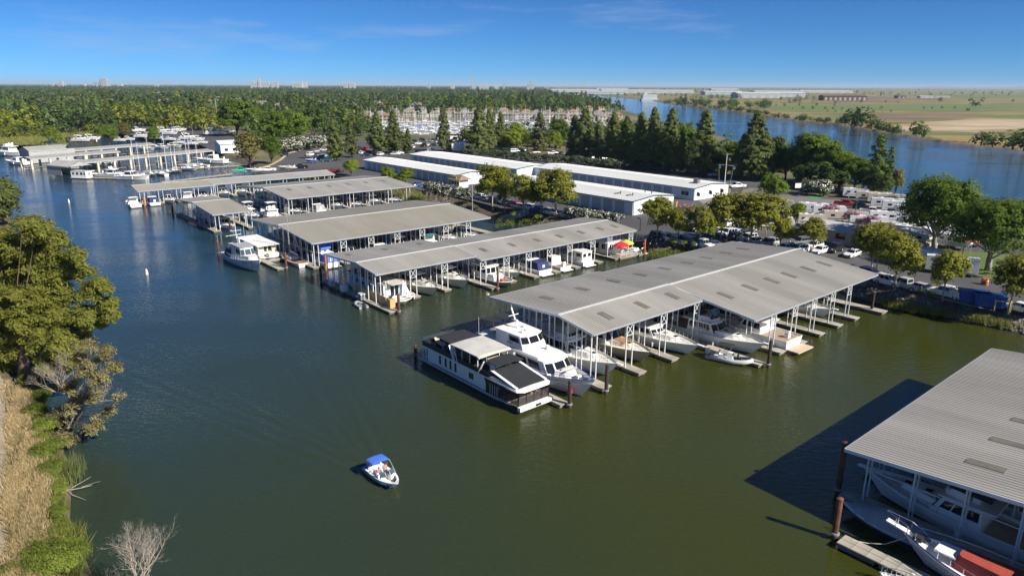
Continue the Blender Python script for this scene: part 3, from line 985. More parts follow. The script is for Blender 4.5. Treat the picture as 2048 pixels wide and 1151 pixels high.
for i, (k, x, b, t, wd, lb) in enumerate([
		('olive_tree', 500, 336, 262, 1.35, 'olive-brown tree leaning over the inlet at the road point'),
		('shade_tree', 543, 328, 272, 0.95, 'narrow bright green tree on the inside of the road bend'),
		('shade_tree', 553, 300, 222, 1.1, 'large green tree behind the road bend'),
		('shade_tree', 590, 292, 222, 1.0, 'green tree rising behind the white flowering hedge'),
		('dark_tree', 626, 282, 214, 1.0, 'dark green tree behind the right half of the flowering hedge'),
		('shade_tree', 475, 272, 200, 1.25, 'large round green tree right of the boatyard mast'),
		('shade_tree', 507, 272, 214, 1.0, 'rounded tree standing right of the large boatyard tree'),
		('dark_tree', 528, 262, 205, 0.9, 'dark tree behind the boatyard trees'),
		('shade_tree', 219, 290, 248, 1.0, 'bright green tree over the boatyard edge behind the old sheds'),
		('olive_tree', 252, 283, 246, 1.2, 'olive green tree right behind the bright boatyard tree'),
		('shade_tree', 309, 287, 253, 0.95, 'small round green tree in the middle of the boatyard'),
		('lime_tree', 109, 289, 252, 0.8, 'yellow-green cone-shaped tree beside the marsh grass'),
		('shade_tree', 1620, 366, 266, 1.15, 'big rounded green tree on the river bank behind the parking entrance'),
		('shade_tree', 1593, 362, 290, 1.0, 'green tree at the left shoulder of the big rounded bank tree'),
		('shade_tree', 1680, 374, 300, 1.1, 'wide dark-green tree between the big rounded tree and the poplar'),
		('shade_tree', 1656, 372, 290, 0.9, 'green tree filling the gap right of the big rounded bank tree'),
		('poplar', 1750, 392, 264, 0.95, 'tall ragged poplar beside the river with open sky between its tops'),
		('poplar', 1772, 392, 290, 0.6, 'thin poplar spire right of the ragged poplar'),
		('dark_tree', 1545, 358, 270, 1.0, 'dark broadleaf tree right of the largest pine'),
		('olive_tree', 1789, 392, 336, 0.9, 'olive-brown small tree at the river end of the tree line'),
		('dark_tree', 1725, 386, 334, 1.0, 'low dark tree at the foot of the ragged poplar'),
		('shade_tree', 1545, 413, 348, 1.05, 'round green tree at the entrance of the trailer park'),
		('lime_tree', 1591, 446, 405, 0.95, 'small yellow-green tree beside the parked trailers'),
		('lime_tree', 703, 352, 320, 1.1, 'round lime-green tree left of the left storage building'),
		('lime_tree', 778, 366, 333, 1.1, 'left one of two joined lime-green trees before the storage doors'),
		('lime_tree', 812, 369, 336, 1.15, 'right one of two joined lime-green trees before the storage doors'),
		('lime_tree', 1034, 296, 244, 1.1, 'yellow-green broadleaf tree among the pines'),
		('lime_tree', 1022, 300, 262, 1.2, 'bright yellow-green bushy tree below the yellow-green broadleaf'),
		('shade_tree', 1055, 300, 266, 1.0, 'mid-green tree left of the grey-green pine'),
		('shade_tree', 1120, 296, 238, 1.0, 'green broadleaf tree left of the dense pine row'),
		('lime_tree', 1110, 302, 262, 1.0, 'lime-green small tree left of the dense pine row'),
		('shade_tree', 1375, 338, 243, 1.0, 'yellowish green broadleaf tree showing between the last pines'),
		('lime_tree', 1452, 352, 306, 1.0, 'lime tree behind the flag pole'),
		('shade_tree', 1240, 316, 240, 0.9, 'pale green broadleaf tree behind the pine row'),
		('shade_tree', 1570, 360, 296, 1.1, 'green tree between the dark broadleaf tree and the big rounded bank tree'),
		('dark_tree', 1640, 380, 322, 1.3, 'low dark tree before the big rounded bank tree'),
		('dark_tree', 1600, 376, 330, 1.3, 'low dark tree at the left foot of the big rounded bank tree'),
		('shade_tree', 1708, 380, 312, 1.0, 'green tree left of the ragged poplar'),
		('dark_tree', 1676, 386, 336, 1.3, 'dark low tree below the wide dark-green tree'),
		('dark_tree', 1755, 396, 346, 1.3, 'dark low tree right below the ragged poplar'),
		('lime_tree', 1470, 356, 312, 1.2, 'yellow-green low tree right of the flag pole'),
		('dark_tree', 1436, 350, 296, 1.2, 'dark tree filling the gap right of the pyramid-shaped pine'),
		('shade_tree', 1468, 350, 282, .9, 'green tree behind the left side of the largest dark pine')]):
	tree_px(k, x, b, t, lb, 'tree', 'broadleaf trees round the marina', wd, 'broadleaf_tree')
for i, (x, b, t, wd, lb) in enumerate([
		(985, 416, 328, 1.0, 'olive-yellow sycamore before the wall end of the left storage building'),
		(1047, 430, 348, .95, 'sycamore standing between two parking lot sycamores above parked cars'),
		(1010, 424, 356, .8, 'smaller yellow sycamore beside the metal lamp post'),
		(1111, 436, 336, 1.15, 'largest sycamore of the storage front, above the riverside parking'),
		(1082, 428, 362, .9, 'low sycamore at the left foot of the largest storage-front sycamore'),
		(1313, 480, 392, 1.0, 'sycamore alone before the white end wall of the front storage building'),
		(1356, 488, 414, .85, 'thin sycamore with a reddish top before the parked white truck'),
		(1399, 493, 412, .85, 'dark sycamore above the pickup near two pedestrians'),
		(1441, 486, 384, 1.1, 'tall sycamore right of the pedestrians'),
		(1500, 490, 383, 1.25, 'tall sycamore over the top edge of the big shed roof'),
		(1560, 496, 432, 1.05, 'round sycamore above the far corner of the big shed roof'),
		(1625, 507, 434, 1.0, 'sycamore left of the white-roofed park office'),
		(1740, 548, 444, 1.0, 'sycamore in front of the white-roofed park office'),
		(1790, 577, 464, .95, 'sycamore with a pale trunk above the silver pickup'),
		(1885, 599, 498, 1.0, 'sparse sycamore with a pale trunk beside the utility truck'),
		(2016, 624, 508, 1.0, 'sparse yellow sycamore at the right edge beside a white car'),
		(1531, 470, 415, .8, 'yellowish sycamore behind the trailers near the round tree')]):
	tree_px('sycamore', x, b, t, lb, 'tree', 'sycamores along the riverside parking', wd, 'sycamore_tree', v=i)
tree_px('willow', 1868, 505, 352, 'huge round dark-green tree with a forked trunk beside the lawn', 'tree', 'two huge trees on the lawn', 1.0, 'shade_tree', v=0)
tree_px('willow', 1976, 541, 398, 'huge spreading tree on the lawn at the right edge of the park', 'tree', 'two huge trees on the lawn', 1.1, 'shade_tree', v=1)
for i, (x, b, t, w_) in enumerate([(588, 303, 274, 1), (603, 301, 272, 1), (617, 299, 272, 1), (630, 297, 271, 1), (644, 294, 270, 1), (573, 306, 278, 1)]):
	tree_px('oleander', x, b, t, f'white flowering hedge bush along the curved road, {ORD[[1, 2, 3, 4, 5, 0][i]]} from the left', 'bush', 'flowering hedge by the road', 1.25, 'flowering_bush')
for i, (x, b, t) in enumerate([(858, 394, 362), (878, 396, 365), (898, 398, 368), (918, 400, 372), (936, 402, 376)]):
	tree_px('oleander', x, b, t, f'white flowering bush near the entrance kiosk, {ORD[i]} from the left', 'bush', 'flowering bushes by the kiosk', 1.0, 'flowering_bush')
for i, x in enumerate((1142, 1160, 1178, 1196, 1214, 1232)):
	tree_px('oleander', x, 439 + i * 2.2, 412 + i * 2.6, f'white flowering bush on the bank above the long narrow shed, {ORD[i]} from the left', 'bush', 'flowering bushes on the bank', 1.1, 'flowering_bush')
for i in range(26):
	x = 930 + i * 20.5
	tree_px('plain_oleander', x, 312 + i * 1.62 + R_.uniform(-2, 2), 294 + i * 1.7 + R_.uniform(-3, 3), f'dark blue-green hedge bush under the pines, {ORD[i] if i < 24 else ["second last", "last"][i - 24]} from the left', 'bush', 'hedge under the pines', 1.3, 'hedge_bush')
for i, (x, b, t) in enumerate([(1655, 440, 408), (1700, 452, 420), (1740, 462, 430), (1722, 458, 436)]):
	tree_px('crape_myrtle', x, b, t, f'pink-violet flowering crape myrtle beside the parked trailers, {["leftmost", "second", "rightmost", "third"][i]} of the four', 'tree', 'crape myrtles by the trailers', 1.2, 'crape_myrtle_tree')
tree_px('crape_myrtle', 1365, 448, 408, 'deep pink crape myrtle behind the reddish sycamore', 'tree', None, 1.0, 'crape_myrtle_tree')
for i, (x, b, t) in enumerate([(1612, 388, 360), (1640, 392, 358), (1788, 410, 390), (1830, 416, 398), (1690, 394, 378)]):
	tree_px('oleander', x, b, t, f'pale flowering shrub along the back fence of the trailer park, {["leftmost", "second", "fourth", "rightmost", "third"][i]} of five', 'bush', 'flowering shrubs behind the trailers', 1.2, 'flowering_bush')
for i, (x, b) in enumerate([(656, 349), (672, 349), (735, 366), (752, 368)]):
	tree_px('red_shrub', x, b, b - 11, f'low red flowering shrub by the ramp parking, {ORD[i]} from the left', 'bush', 'red shrubs by the ramp', 1.3, 'flowering_bush')
for i, (x, b) in enumerate([(1752, 561), (1772, 566), (1803, 577), (1836, 585), (1858, 592), (1345, 489), (1368, 493), (1388, 496), (1028, 434), (1076, 440), (990, 424)]):
	tree_px('shrub', x, b, b - 11, f'small round shrub in the mulch strip above the rocky bank, {["tenth", "eleventh", "third last", "second last", "last", "fourth", "fifth", "sixth", "second", "third", "first"][i]} from the left', 'bush', 'small shrubs on the rocky bank', 1.2, 'shrub')

# --- the great tamarisk trees of the near left bank, built lobe by lobe
def bank_tree(foot, lobes_px, Y, leafm, label, nc, nl, cr, ls, name='tamarisk_tree', barkm='bark_brown', r=.5, aspect=3.4):
	lob = []
	for (px, py, rr) in lobes_px:
		c0 = at_depth(px, py, Y + R_.uniform(-2, 2)) - foot
		for k_ in range(14 if rr > 1.6 else 8):
			d = Vector((R_.gauss(0, 1), R_.gauss(0, 1), R_.gauss(0, .9))).normalized() * rr * R_.uniform(.25, .8)
			q, r0 = c0 + d, rr * R_.uniform(.3, .55)
			lob.append((q.x, q.y, q.z, r0 * 1.25, r0 * 1.25, r0 * .62))
	C, N, cc = clumps(lob, nc, nl, cr, (0.1, 1.0), .55, .8)
	N = N + .25 * rng.normal(size=N.shape)
	C = C + rng.normal(0, cr * .28, C.shape)
	o = thing(name, label, 'tree', foot, 0, 'trees of the near left bank')
	link('crown', leaf_mesh('crown', leafm, C, N, ls * rng.uniform(.6, 1.35, len(C)), aspect), o)
	segs = []
	for k_ in range(3):
		top = Vector(cc[k_ * 7])
		segs.append((wiggle((R_.uniform(-.8, .8), R_.uniform(-.8, .8), -.5), top, 5, .5), [r, r * .8, r * .6, r * .45, r * .3, r * .08]))
	for i in rng.choice(len(cc), min(60, len(cc)), replace=False):
		c = Vector(cc[i])
		s0 = Vector((c.x * .25, c.y * .25, max(1.0, c.z * R_.uniform(.3, .6))))
		segs.append((wiggle(s0, c, 3, .35), [r * .2, r * .13, r * .08, r * .03]))
	link('trunk', limb_mesh(segs, barkm), o)
	return o


bank_tree(at(58, 752, 1.7), [(30, 500, 2.6), (75, 462, 2.0), (100, 490, 2.0), (60, 520, 2.4), (120, 530, 2.2), (150, 515, 1.5), (165, 540, 1.2), (20, 560, 2.8), (75, 570, 2.6), (120, 585, 2.4), (20, 620, 2.8), (75, 630, 2.7), (125, 640, 2.2), (35, 680, 2.6), (85, 690, 2.4), (60, 725, 1.8), (15, 720, 2.0),
                              (-25, 490, 3.0), (-40, 560, 4.0), (-40, 640, 4.0), (-10, 690, 2.6), (10, 530, 2.4), (30, 645, 2.2), (55, 600, 2.2), (0, 600, 2.4), (75, 660, 2.0), (95, 665, 1.8), (110, 560, 2.0), (45, 545, 2.0)], 76, 'leaf_tamarisk', 'great feathery olive-green tree overhanging the water at the left edge', 4600, 52, 0.5, 0.13)
bank_tree(at(110, 775, 1.2), [(190, 585, 1.2), (210, 608, 1.1), (222, 628, .8), (165, 625, 1.4), (190, 640, 1.3), (150, 665, 1.5), (120, 690, 1.7), (170, 680, 1.1), (105, 725, 1.7), (140, 715, 1.3), (205, 570, 0.8)], 70, 'leaf_tamarisk',
          'smaller olive tree leaning right over the water below the great tree', 1700, 52, 0.42, 0.12, r=.3)
bank_tree(at(150, 850, .6), [(180, 690, .8), (205, 715, .7), (225, 740, .8), (200, 755, 1.0), (235, 795, .6), (165, 740, 1.0), (140, 770, 1.0), (185, 790, 1.1), (150, 810, 1.3), (215, 825, .8), (120, 835, 1.2), (185, 850, 1.1), (130, 875, 1.1), (215, 700, .6), (160, 715, .9)], 62, 'leaf_dry',
          'half-dry tan tree hanging over the water with bare grey twigs', 430, 34, 0.36, 0.085, r=.14, name='dry_tree')
bank_tree(at(5, 426, 1.7), [(3, 390, 3.0), (14, 402, 2.0), (-15, 395, 5.0), (-5, 415, 3.0)], 165, 'leaf_pine',
          'dark tree at the left edge standing beyond the great feathery tree', 260, 50, 1.1, 0.34)
BB = [(82, 775, 2.2, 'where the great tree meets the water'), (78, 830, 1.7, 'below the half-dry tree'), (96, 860, 1.6, 'behind the half-dry tree'), (92, 915, 1.7, 'left of the reed clump'), (105, 945, 1.4, 'below the reed clump'), (118, 985, 1.2, 'beside the driftwood'),
      (120, 1030, 1.3, 'left of the driftwood slope'), (105, 1010, 1.0, 'on the pale gravel patch'), (60, 1130, 1.4, 'at the bottom left corner'), (100, 1120, 1.7, 'in the bottom thicket'), (135, 1105, 1.4, 'at the water side of the bottom thicket'), (140, 1140, 1.6, 'at the bottom edge near the dead tree'),
      (75, 1105, 1.2, 'at the top of the bottom thicket'), (30, 1150, 1.2, 'at the bottom edge on the dry grass'), (10, 425, 3.5, 'at the far end of the left bank'), (0, 440, 4.5, 'at the far left bank under the dark tree'), (125, 1060, 1.2, 'under the bright reed fan'), (84, 800, 1.5, 'beside the trunk of the great tree'),
      (118, 1082, 1.3, 'left of the bright reed fan'), (80, 1150, 1.6, 'at the bottom edge left of the thicket'), (112, 1150, 1.8, 'at the bottom edge in the thicket'), (88, 885, 1.3, 'on the slope under the half-dry tree'), (45, 1118, 1.0, 'alone on the dry grass near the bottom'), (160, 1125, 1.2, 'at the very edge of the water near the bottom'), (110, 965, 1.1, 'just left of the driftwood'), (132, 1125, 1.5, 'in the middle of the bottom thicket')]
for i, (x, y, hh, place) in enumerate(BB):
	plant('bank_bush', i, at(x, y + 6, 1.0), hh, 'green bush on the left bank ' + place, 'bush', 'bushes on the left bank', R_.uniform(.85, 1.35), 'bank_bush')
drift = thing('driftwood', 'bare driftwood branches lying in the shallow water below the reed clump', 'driftwood', at(140, 985, .1), .2)
b = MB()
for p_, q_, r0 in (((-1.5, .3, .1), (1.6, .5, .25), .07), ((-.8, .6, .1), (1.8, -1.6, .1), .05), ((0, .45, .2), (1.2, 1.6, .5), .035), ((.8, .5, .2), (2.2, .9, .35), .03)):
	b.tube(wiggle(p_, q_, 4, .12), [r0, r0 * .9, r0 * .75, r0 * .6, r0 * .3], 5)
b.build('branches', 'bark_grey', drift)


def twig_tree(foot, h, label, spread=0.5, depth=6, seed=3, lean=(0.1, 0), r=0.13, m='bark_pale'):
	q = random.Random(seed)
	b = MB()
	fine = MB()

	def grow(p, d, ln, rad, lv):
		e = p + d * ln
		mid = p.lerp(e, .5) + Vector((q.uniform(-1, 1), q.uniform(-1, 1), q.uniform(-1, 1))) * ln * .07
		(b if lv > 2 else fine).tube([p, mid, e], [rad, rad * .8, rad * .6], 5 if lv > 2 else 3, 0, False)
		if lv == 0:
			return
		for i in range(q.choice((2, 3, 3)) if lv < depth else 4):
			ax = Vector((q.uniform(-1, 1), q.uniform(-1, 1), q.uniform(-.5, 1.1))).normalized()
			nd = (d * (1 - spread) + ax * spread + Vector((0, 0, .12))).normalized()
			grow(p.lerp(e, q.uniform(.55, 1.0)), nd, ln * q.uniform(.62, .84), rad * .58, lv - 1)
	grow(Vector((0, 0, -.3)), Vector((lean[0], lean[1], 1)).normalized(), h * .3, r, depth)
	o = thing('dead_tree', label, 'tree', foot, 0)
	b.build('trunk', m, o)
	fine.build('twigs', 'bark_grey', o)
	return o


twig_tree(at(268, 1225, 0.6), 8.4, 'bare dead tree with pale grey twigs at the bottom edge of the water', .5, 7, 5, (0.12, 0.12), .12)
twig_tree(at(135, 850, .8), 10.5, 'bare grey branches reaching from the half-dry tree over the water', .5, 7, 9, (0.6, -0.1), .13)


# --- grasses, reeds, rocks
def tufts(name, kind_mat, pts, hgt_, wid, per, spread, label_kind='stuff', lean=.35):
	Cs = np.repeat(np.array([tuple(p) for p in pts]), per, 0)
	n = len(Cs)
	Cs = Cs + np.column_stack([rng.normal(0, spread, n), rng.normal(0, spread, n), np.zeros(n)])
	H = hgt_ * rng.uniform(.5, 1.25, n)
	d = np.column_stack([rng.normal(0, lean, n), rng.normal(0, lean, n), np.ones(n)])
	a = rng.uniform(0, 6.28, n)
	s = np.column_stack([np.cos(a), np.sin(a), np.zeros(n)]) * (wid * rng.uniform(.6, 1.3, n))[:, None]
	tip = Cs + d * H[:, None]
	mid = Cs + d * H[:, None] * .5
	v = np.stack([Cs - s * .5, Cs + s * .5, mid + s * .45, tip + s * .05, tip - s * .05, mid - s * .45], 1).reshape(-1, 3)
	q = np.arange(6 * n).reshape(n, 6)
	quads = np.concatenate([q[:, [0, 1, 2, 5]], q[:, [5, 2, 3, 4]]])
	o = link(name, raw_mesh(name, kind_mat, v, quads))
	return tag(o, kind=label_kind)


def scatter_px(n, xr, yr, z, ok=None):
	out = []
	while len(out) < n:
		x, y = R_.uniform(*xr), R_.uniform(*yr)
		if ok is None or ok(x, y):
			out.append(at(x, y, z))
	return out


def left_shore_x(y):
	xs = [(640, 40), (740, 62), (800, 72), (860, 84), (905, 100), (950, 112), (990, 110), (1036, 108), (1090, 125), (1151, 140), (1300, 170)]
	for (y0, x0), (y1, x1) in zip(xs, xs[1:]):
		if y0 <= y <= y1:
			return x0 + (x1 - x0) * (y - y0) / (y1 - y0)
	return 60


tufts('dry_grass', 'grass_dry', scatter_px(5600, (8, 110), (765, 1240), 1.68, lambda x, y: 16 + 6 * math.sin(y * .03) < x < left_shore_x(y) - 14 and R_.random() < .45 + .55 * math.sin(x * .11 + y * .043) + .3 * math.sin(y * .021 + x * .3)), .5, .05, 8, .24)
tufts('dry_weeds', 'leaf_dry', scatter_px(420, (18, 110), (770, 1240), 1.68, lambda x, y: 20 < x < left_shore_x(y) - 4 and math.sin(x * .17 + y * .037) > .35), .7, .05, 9, .35)
tufts('green_grass', 'grass_green', scatter_px(900, (70, 170), (770, 1160), 1.1, lambda x, y: left_shore_x(y) - 14 < x < left_shore_x(y) + 14), .6, .07, 8, .25)
tufts('reed_clump', 'reed_green', [at(136, 962, .1)] * 26 + [at(150, 950, 0)] * 14 + [at(122, 968, .3)] * 14, 1.9, .05, 14, .45, lean=.22)
tufts('bright_reeds', 'grass_green', [at(138, 1082, .5)] * 22 + [at(150, 1078, .3)] * 10 + scatter_px(140, (40, 165), (1080, 1165), 1.2), 1.1, .06, 14, .3, lean=.5)
reed = []
for i in range(560):
	t = R_.random()
	x = 1768 + t * 330
	y = 614 + (x - 1768) * 0.165 - R_.uniform(0, 9)
	if 1.0 + math.sin(x * .045) * .9 + (x < 1880) * .9 > R_.random() * 1.6:
		reed.append(at(x, y, .25))
tufts('bank_reeds', 'grass_green', reed, 1.0, .09, 12, .45)
tufts('shed_reeds', 'grass_green', scatter_px(160, (740, 850), (380, 400), .6, lambda x, y: abs(y - 380 - (x - 740) * .17) < 6) + scatter_px(90, (606, 664), (347, 358), .6), 1.5, .12, 10, .6)
tufts('marsh_reeds', 'grass_green', scatter_px(1500, (-60, 130), (263, 291), 2.2), 1.4, .25, 4, 1.5)
tufts('shore_weeds', 'bush_green', scatter_px(240, (1300, 1420), (500, 515), .9) + scatter_px(160, (990, 1120), (430, 456), 1.2), .6, .1, 8, .4)


def rocks(name, pts, smin, smax):
	base = np.array([(1, 0, 0), (.3, .95, 0), (-.8, .6, 0), (-.8, -.6, 0), (.3, -.95, 0), (.25, .2, .75), (-.35, -.15, .65)])
	tri = np.array([(0, 1, 5), (1, 2, 5), (2, 6, 5), (2, 3, 6), (3, 4, 6), (4, 5, 6), (4, 0, 5)])
	n = len(pts)
	sc = rng.uniform(smin, smax, n)
	a = rng.uniform(0, 6.28, n)
	ca, sa = np.cos(a), np.sin(a)
	v = base[None] * (1 + rng.normal(0, .18, (n, 7, 3))) * sc[:, None, None]
	v = np.stack([v[..., 0] * ca[:, None] - v[..., 1] * sa[:, None], v[..., 0] * sa[:, None] + v[..., 1] * ca[:, None], v[..., 2]], -1)
	v += np.array([tuple(p) for p in pts])[:, None, :]
	q = (tri[None] + (np.arange(n) * 7)[:, None, None]).reshape(-1, 3)
	return tag(link(name, raw_mesh(name, 'rock', v.reshape(-1, 3), q)), kind='stuff')


def bank_pts(n, x0, x1):
	out = []
	fr = [p for p in shore_front if x0 - 60 <= p[0] <= x1 + 60]
	fr.sort()
	while len(out) < n:
		x = R_.uniform(x0, x1)
		for (xa, ya), (xb, yb) in zip(fr, fr[1:]):
			if xa <= x <= xb:
				y = ya + (yb - ya) * (x - xa) / max(1, xb - xa)
				f_ = R_.random()
				p = at(x, y, 0) + V * 0
				n_ = Vector((.45, .9, 0))
				p = p + n_ * (f_ * 4.5)
				p.z = min(ZL, 0.1 + f_ * 2.1) - .03
				out.append(p)
				break
	return out


rocks('bank_rocks', bank_pts(2600, 1560, 2200) + bank_pts(900, 1000, 1450) + bank_pts(400, 640, 950), .12, .36)
# ---------------------------------------------------------------- covered docks
def dockmb(w, l, top=0.5, th=0.42, mi_top=0, mi_side=1):
	"""one float: deck slab with a lip over a darker float body, along local x"""
	b = MB()
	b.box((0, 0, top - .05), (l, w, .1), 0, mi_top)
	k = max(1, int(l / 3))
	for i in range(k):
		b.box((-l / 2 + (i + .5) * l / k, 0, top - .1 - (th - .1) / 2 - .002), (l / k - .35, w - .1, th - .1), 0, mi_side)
	return b


def dock_part(parent, name, s0, s1, w0, w1, planks=0.0):
	"""a float from corner to corner in dock coordinates"""
	l, w_ = abs(s1 - s0), abs(w1 - w0)
	if l >= w_:
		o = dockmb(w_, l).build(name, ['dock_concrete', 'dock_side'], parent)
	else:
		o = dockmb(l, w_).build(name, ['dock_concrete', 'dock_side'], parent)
		o.rotation_euler = (0, 0, math.pi / 2)
	o.location = ((s0 + s1) / 2, (w0 + w1) / 2, 0)
	return o


def roof_slope(parent, s0, s1, w, ze, zr, m, pitch, rw=0.0, name='roof_slope'):
	b = MB()
	n = max(4, int((s1 - s0) / pitch))
	p = (s1 - s0) / n
	hi, lo, bh, bl = [], [], [], []
	hgt_ = 0.05
	for i in range(n):
		for f_, z in ((0.02, 0), (0.52, 0), (0.62, hgt_), (0.92, hgt_)):
			x = s0 + (i + f_) * p
			hi.append((x, rw, zr + z))
			lo.append((x, w, ze + z))
	if w < 0:
		b.loft([lo, hi], False, False)
	else:
		b.loft([hi, lo], False, False)
	b.poly([(s0, rw, zr - .06), (s1, rw, zr - .06), (s1, w, ze - .06), (s0, w, ze - .06)][::(1 if w > 0 else -1)])
	return b.build(name, m, parent)


def shed(name, label, R0, secs, right, left, gable, walk, roofm='roof_metal', pitch=.45, sky=(), post_step=3.4, gstep=2.4, brace=True, rw=0.0):
	"""secs = (start, end, left run, right run, left eave, right eave, ridge height)"""
	o = thing(name, label, 'covered dock', (R0.x, R0.y, 0), TH, 'covered boat docks')
	for s0, s1, wl, wr, el, er, zr in secs:
		roof_slope(o, s0, s1, wl, el, zr, roofm, pitch, rw)
		roof_slope(o, s0, s1, -wr, er, zr, roofm, pitch, rw)
		b = MB()
		b.bar((s0, rw, zr + .1), (s1, rw, zr + .1), .42, .07)
		b.build('ridge_cap', 'ridge_metal', o)
		for ww, ee in ((wl, el), (-wr, er)):
			b = MB()
			b.box(((s0 + s1) / 2, ww + math.copysign(.05, ww), ee - .1), (s1 - s0, .08, .28))
			b.build('fascia', 'steel_grey', o)
		for ss in (s0, s1):
			e = -.05 if ss == s0 else .05
			b = MB()
			b.bar((ss + e, wl, el - .08), (ss + e, rw, zr - .06), .08, .3)
			b.bar((ss + e, -wr, er - .08), (ss + e, rw, zr - .06), .08, .3)
			b.build('gable_trim', 'steel_white', o)
	pms = {}

	def sec_at(s):
		return next((x for x in secs if s <= x[1] - .4), secs[-1])

	def roof_z(s, w_):
		s0, s1, wl, wr, el, er, zr = sec_at(s)
		f_ = min(1, max(0, (w_ - rw) / (wl - rw) if w_ > rw else (rw - w_) / (wr + rw)))
		return zr + ((el if w_ > rw else er) - zr) * f_

	def post(s, w_):
		h = round((roof_z(s, w_) - .12) * 4) / 4
		if h not in pms:
			pms[h] = MB().box((0, 0, (h + .4) / 2), (.12, .12, h - .4)).mesh('post', 'steel_white')
		link('post', pms[h], o, (s, w_, 0))

	def brace_pair(s, w_, half=.6):
		b = MB()
		z1 = roof_z(s, w_) - .3
		z0 = z1 - 1.5
		for a_, c_ in (((s - half, w_, z0), (s + half, w_, z1)), ((s - half, w_, z1), (s + half, w_, z0)), ((s - half, w_, z0), (s + half, w_, z0)), ((s - half, w_, z1), (s + half, w_, z1))):
			b.bar(a_, c_, .07)
		b.build('brace', 'steel_white', o)
	for side, lst in ((-1, right), (1, left)):
		for (s, wend) in lst:
			dock_part(o, 'finger_dock', s - .72, s + .72, walk + side * 1.1, wend)
			sc_ = sec_at(s)
			e = (sc_[2] if side > 0 else -sc_[3]) - side * .3
			w_ = e
			row = 0
			while (w_ - walk) * side > 1.2:
				post(s - .6, w_)
				post(s + .6, w_)
				if row == 0 and brace:
					brace_pair(s, w_)
				row += 1
				w_ -= side * post_step
			b = MB()
			b.bar((s, walk, min(roof_z(s, walk), roof_z(s, e)) - .25), (s, e, roof_z(s, e) - .25), .12, .22)
			b.build('beam', 'steel_grey', o)
	dock_part(o, 'walkway_dock', secs[0][0] + .4, max(x[1] for x in secs) + 2.0, walk - 1.1, walk + 1.1)
	if gable:
		s, wa, wb = gable
		dock_part(o, 'gable_dock', s - .8, s + .8, wa, wb)
		w_ = -secs[0][3] + .4
		while w_ < secs[0][2]:
			for ds in (0, .9):
				post(s + ds, w_)
			w_ += gstep
		b = MB()
		ze = min(secs[0][4], secs[0][5])
		b.bar((s + .1, -secs[0][3] + .4, ze * .62), (s + .1, secs[0][2] - .4, ze * .62), .07)
		b.build('rail', 'steel_white', o)
	for (s, w_, ln) in sky:
		f0, f1 = abs(w_ - rw) - ln / 2, abs(w_ - rw) + ln / 2
		sg = 1 if w_ > rw else -1
		pts = [(s + a_, rw + sg * f_, roof_z(s, rw + sg * f_) + .09) for a_, f_ in ((-.45, f0), (.45, f0), (.45, f1), (-.45, f1))]
		b = MB()
		b.loft([[(p[0], p[1], p[2] - .12) for p in pts], pts], True, True)
		b.build('skylight', 'skylight', o)
	return o


ER = at(1121.8, 628.3, 7.5)
DR = at(712, 525, 6.3)
CR = at(560, 449, 6.3)
BR = at(529, 376, 6.0)
FR_ = at(1695, 894, 5.5)
AR = at(386, 404, 5.5)
AA1 = at(263, 370.5, 5.3)
AA2 = at(404, 359, 5.3)


def DW(R0, s, w_, z=0.0):
	p = Vector((R0.x, R0.y, 0)) + U * s + V * w_
	p.z = z
	return p


skE = [(s, -2.5, 2.2) for s in (5.3, 12.1, 18.6)] + [(s, -6.1, 2.5) for s in (25.6, 31.6, 37.5, 42.5, 48.4, 53.5)] + [(s, 7.6, 2.5) for s in (4.8, 11.6, 18.3, 24.3, 30.0, 35.8, 41.0, 46.8, 51.8)]
E_f = [(7.0, -7.4), (13.6, -7.3), (20.7, -15.3), (26.6, -14.8), (32.2, -14.8), (37.5, -14.7), (43.1, -14.6), (48.3, -14.7)]
shed('covered_dock', 'largest grey ribbed boat shed roof, with two big yachts moored before it', ER, [(.1, 21.5, 13.9, 5.3, 6.4, 6.4, 7.23), (21.5, 57.0, 13.3, 13.2, 6.35, 5.55, 7.15)], E_f,
     [(s, 15.5) for s in (7.0, 13.6, 20.7, 26.6, 32.2, 37.5, 43.1, 48.3)], (.3, -7.6, 15.0), 6.0, sky=skE, pitch=.42, rw=.54)
ef = thing('floating_dock', 'long wide walkway float at the far end of the largest shed by the rocks', 'dock', (ER.x, ER.y, 0), TH)
dock_part(ef, 'deck', 53.9, 55.7, -16, 16)
ef = thing('floating_dock', 'short float between the black and white houseboat and the big white yacht', 'dock', (ER.x, ER.y, 0), TH)
dock_part(ef, 'deck', -7.2, -5.9, -7.6, 14)
skD = [(s, -3.0, 2.0) for s in (24, 30.6, 37, 43, 49, 54.6, 59)] + [(3.2, 8.6, 2.0), (10.2, 8.2, 2.0), (17.5, 8.0, 2.0)]
D_f = [(7.6, -6.1), (13.9, -6.0), (20.8, -10.2), (26.1, -9.0), (31.4, -9.3), (36.7, -9.3), (42.1, -9.3), (48.5, -9.2), (53.5, -9.2), (60.0, -10)]
shed('covered_dock', 'long narrow grey boat shed with red and lime umbrellas at its far end', DR, [(.6, 20.2, 12.1, 5.3, 5.3, 5.3, 5.96), (20.2, 61.4, 8.4, 7.1, 5.4, 4.95, 5.9)], D_f,
     [(s, 10.5) for s in (13.9, 20.8, 26.1, 36.7, 48.5, 60.0)], (.6, -10.4, 13.2), 3.0, sky=skD, pitch=.45, rw=1.14)
C_f = [(6.2 + i * 6.1, -16.8) for i in range(6)]
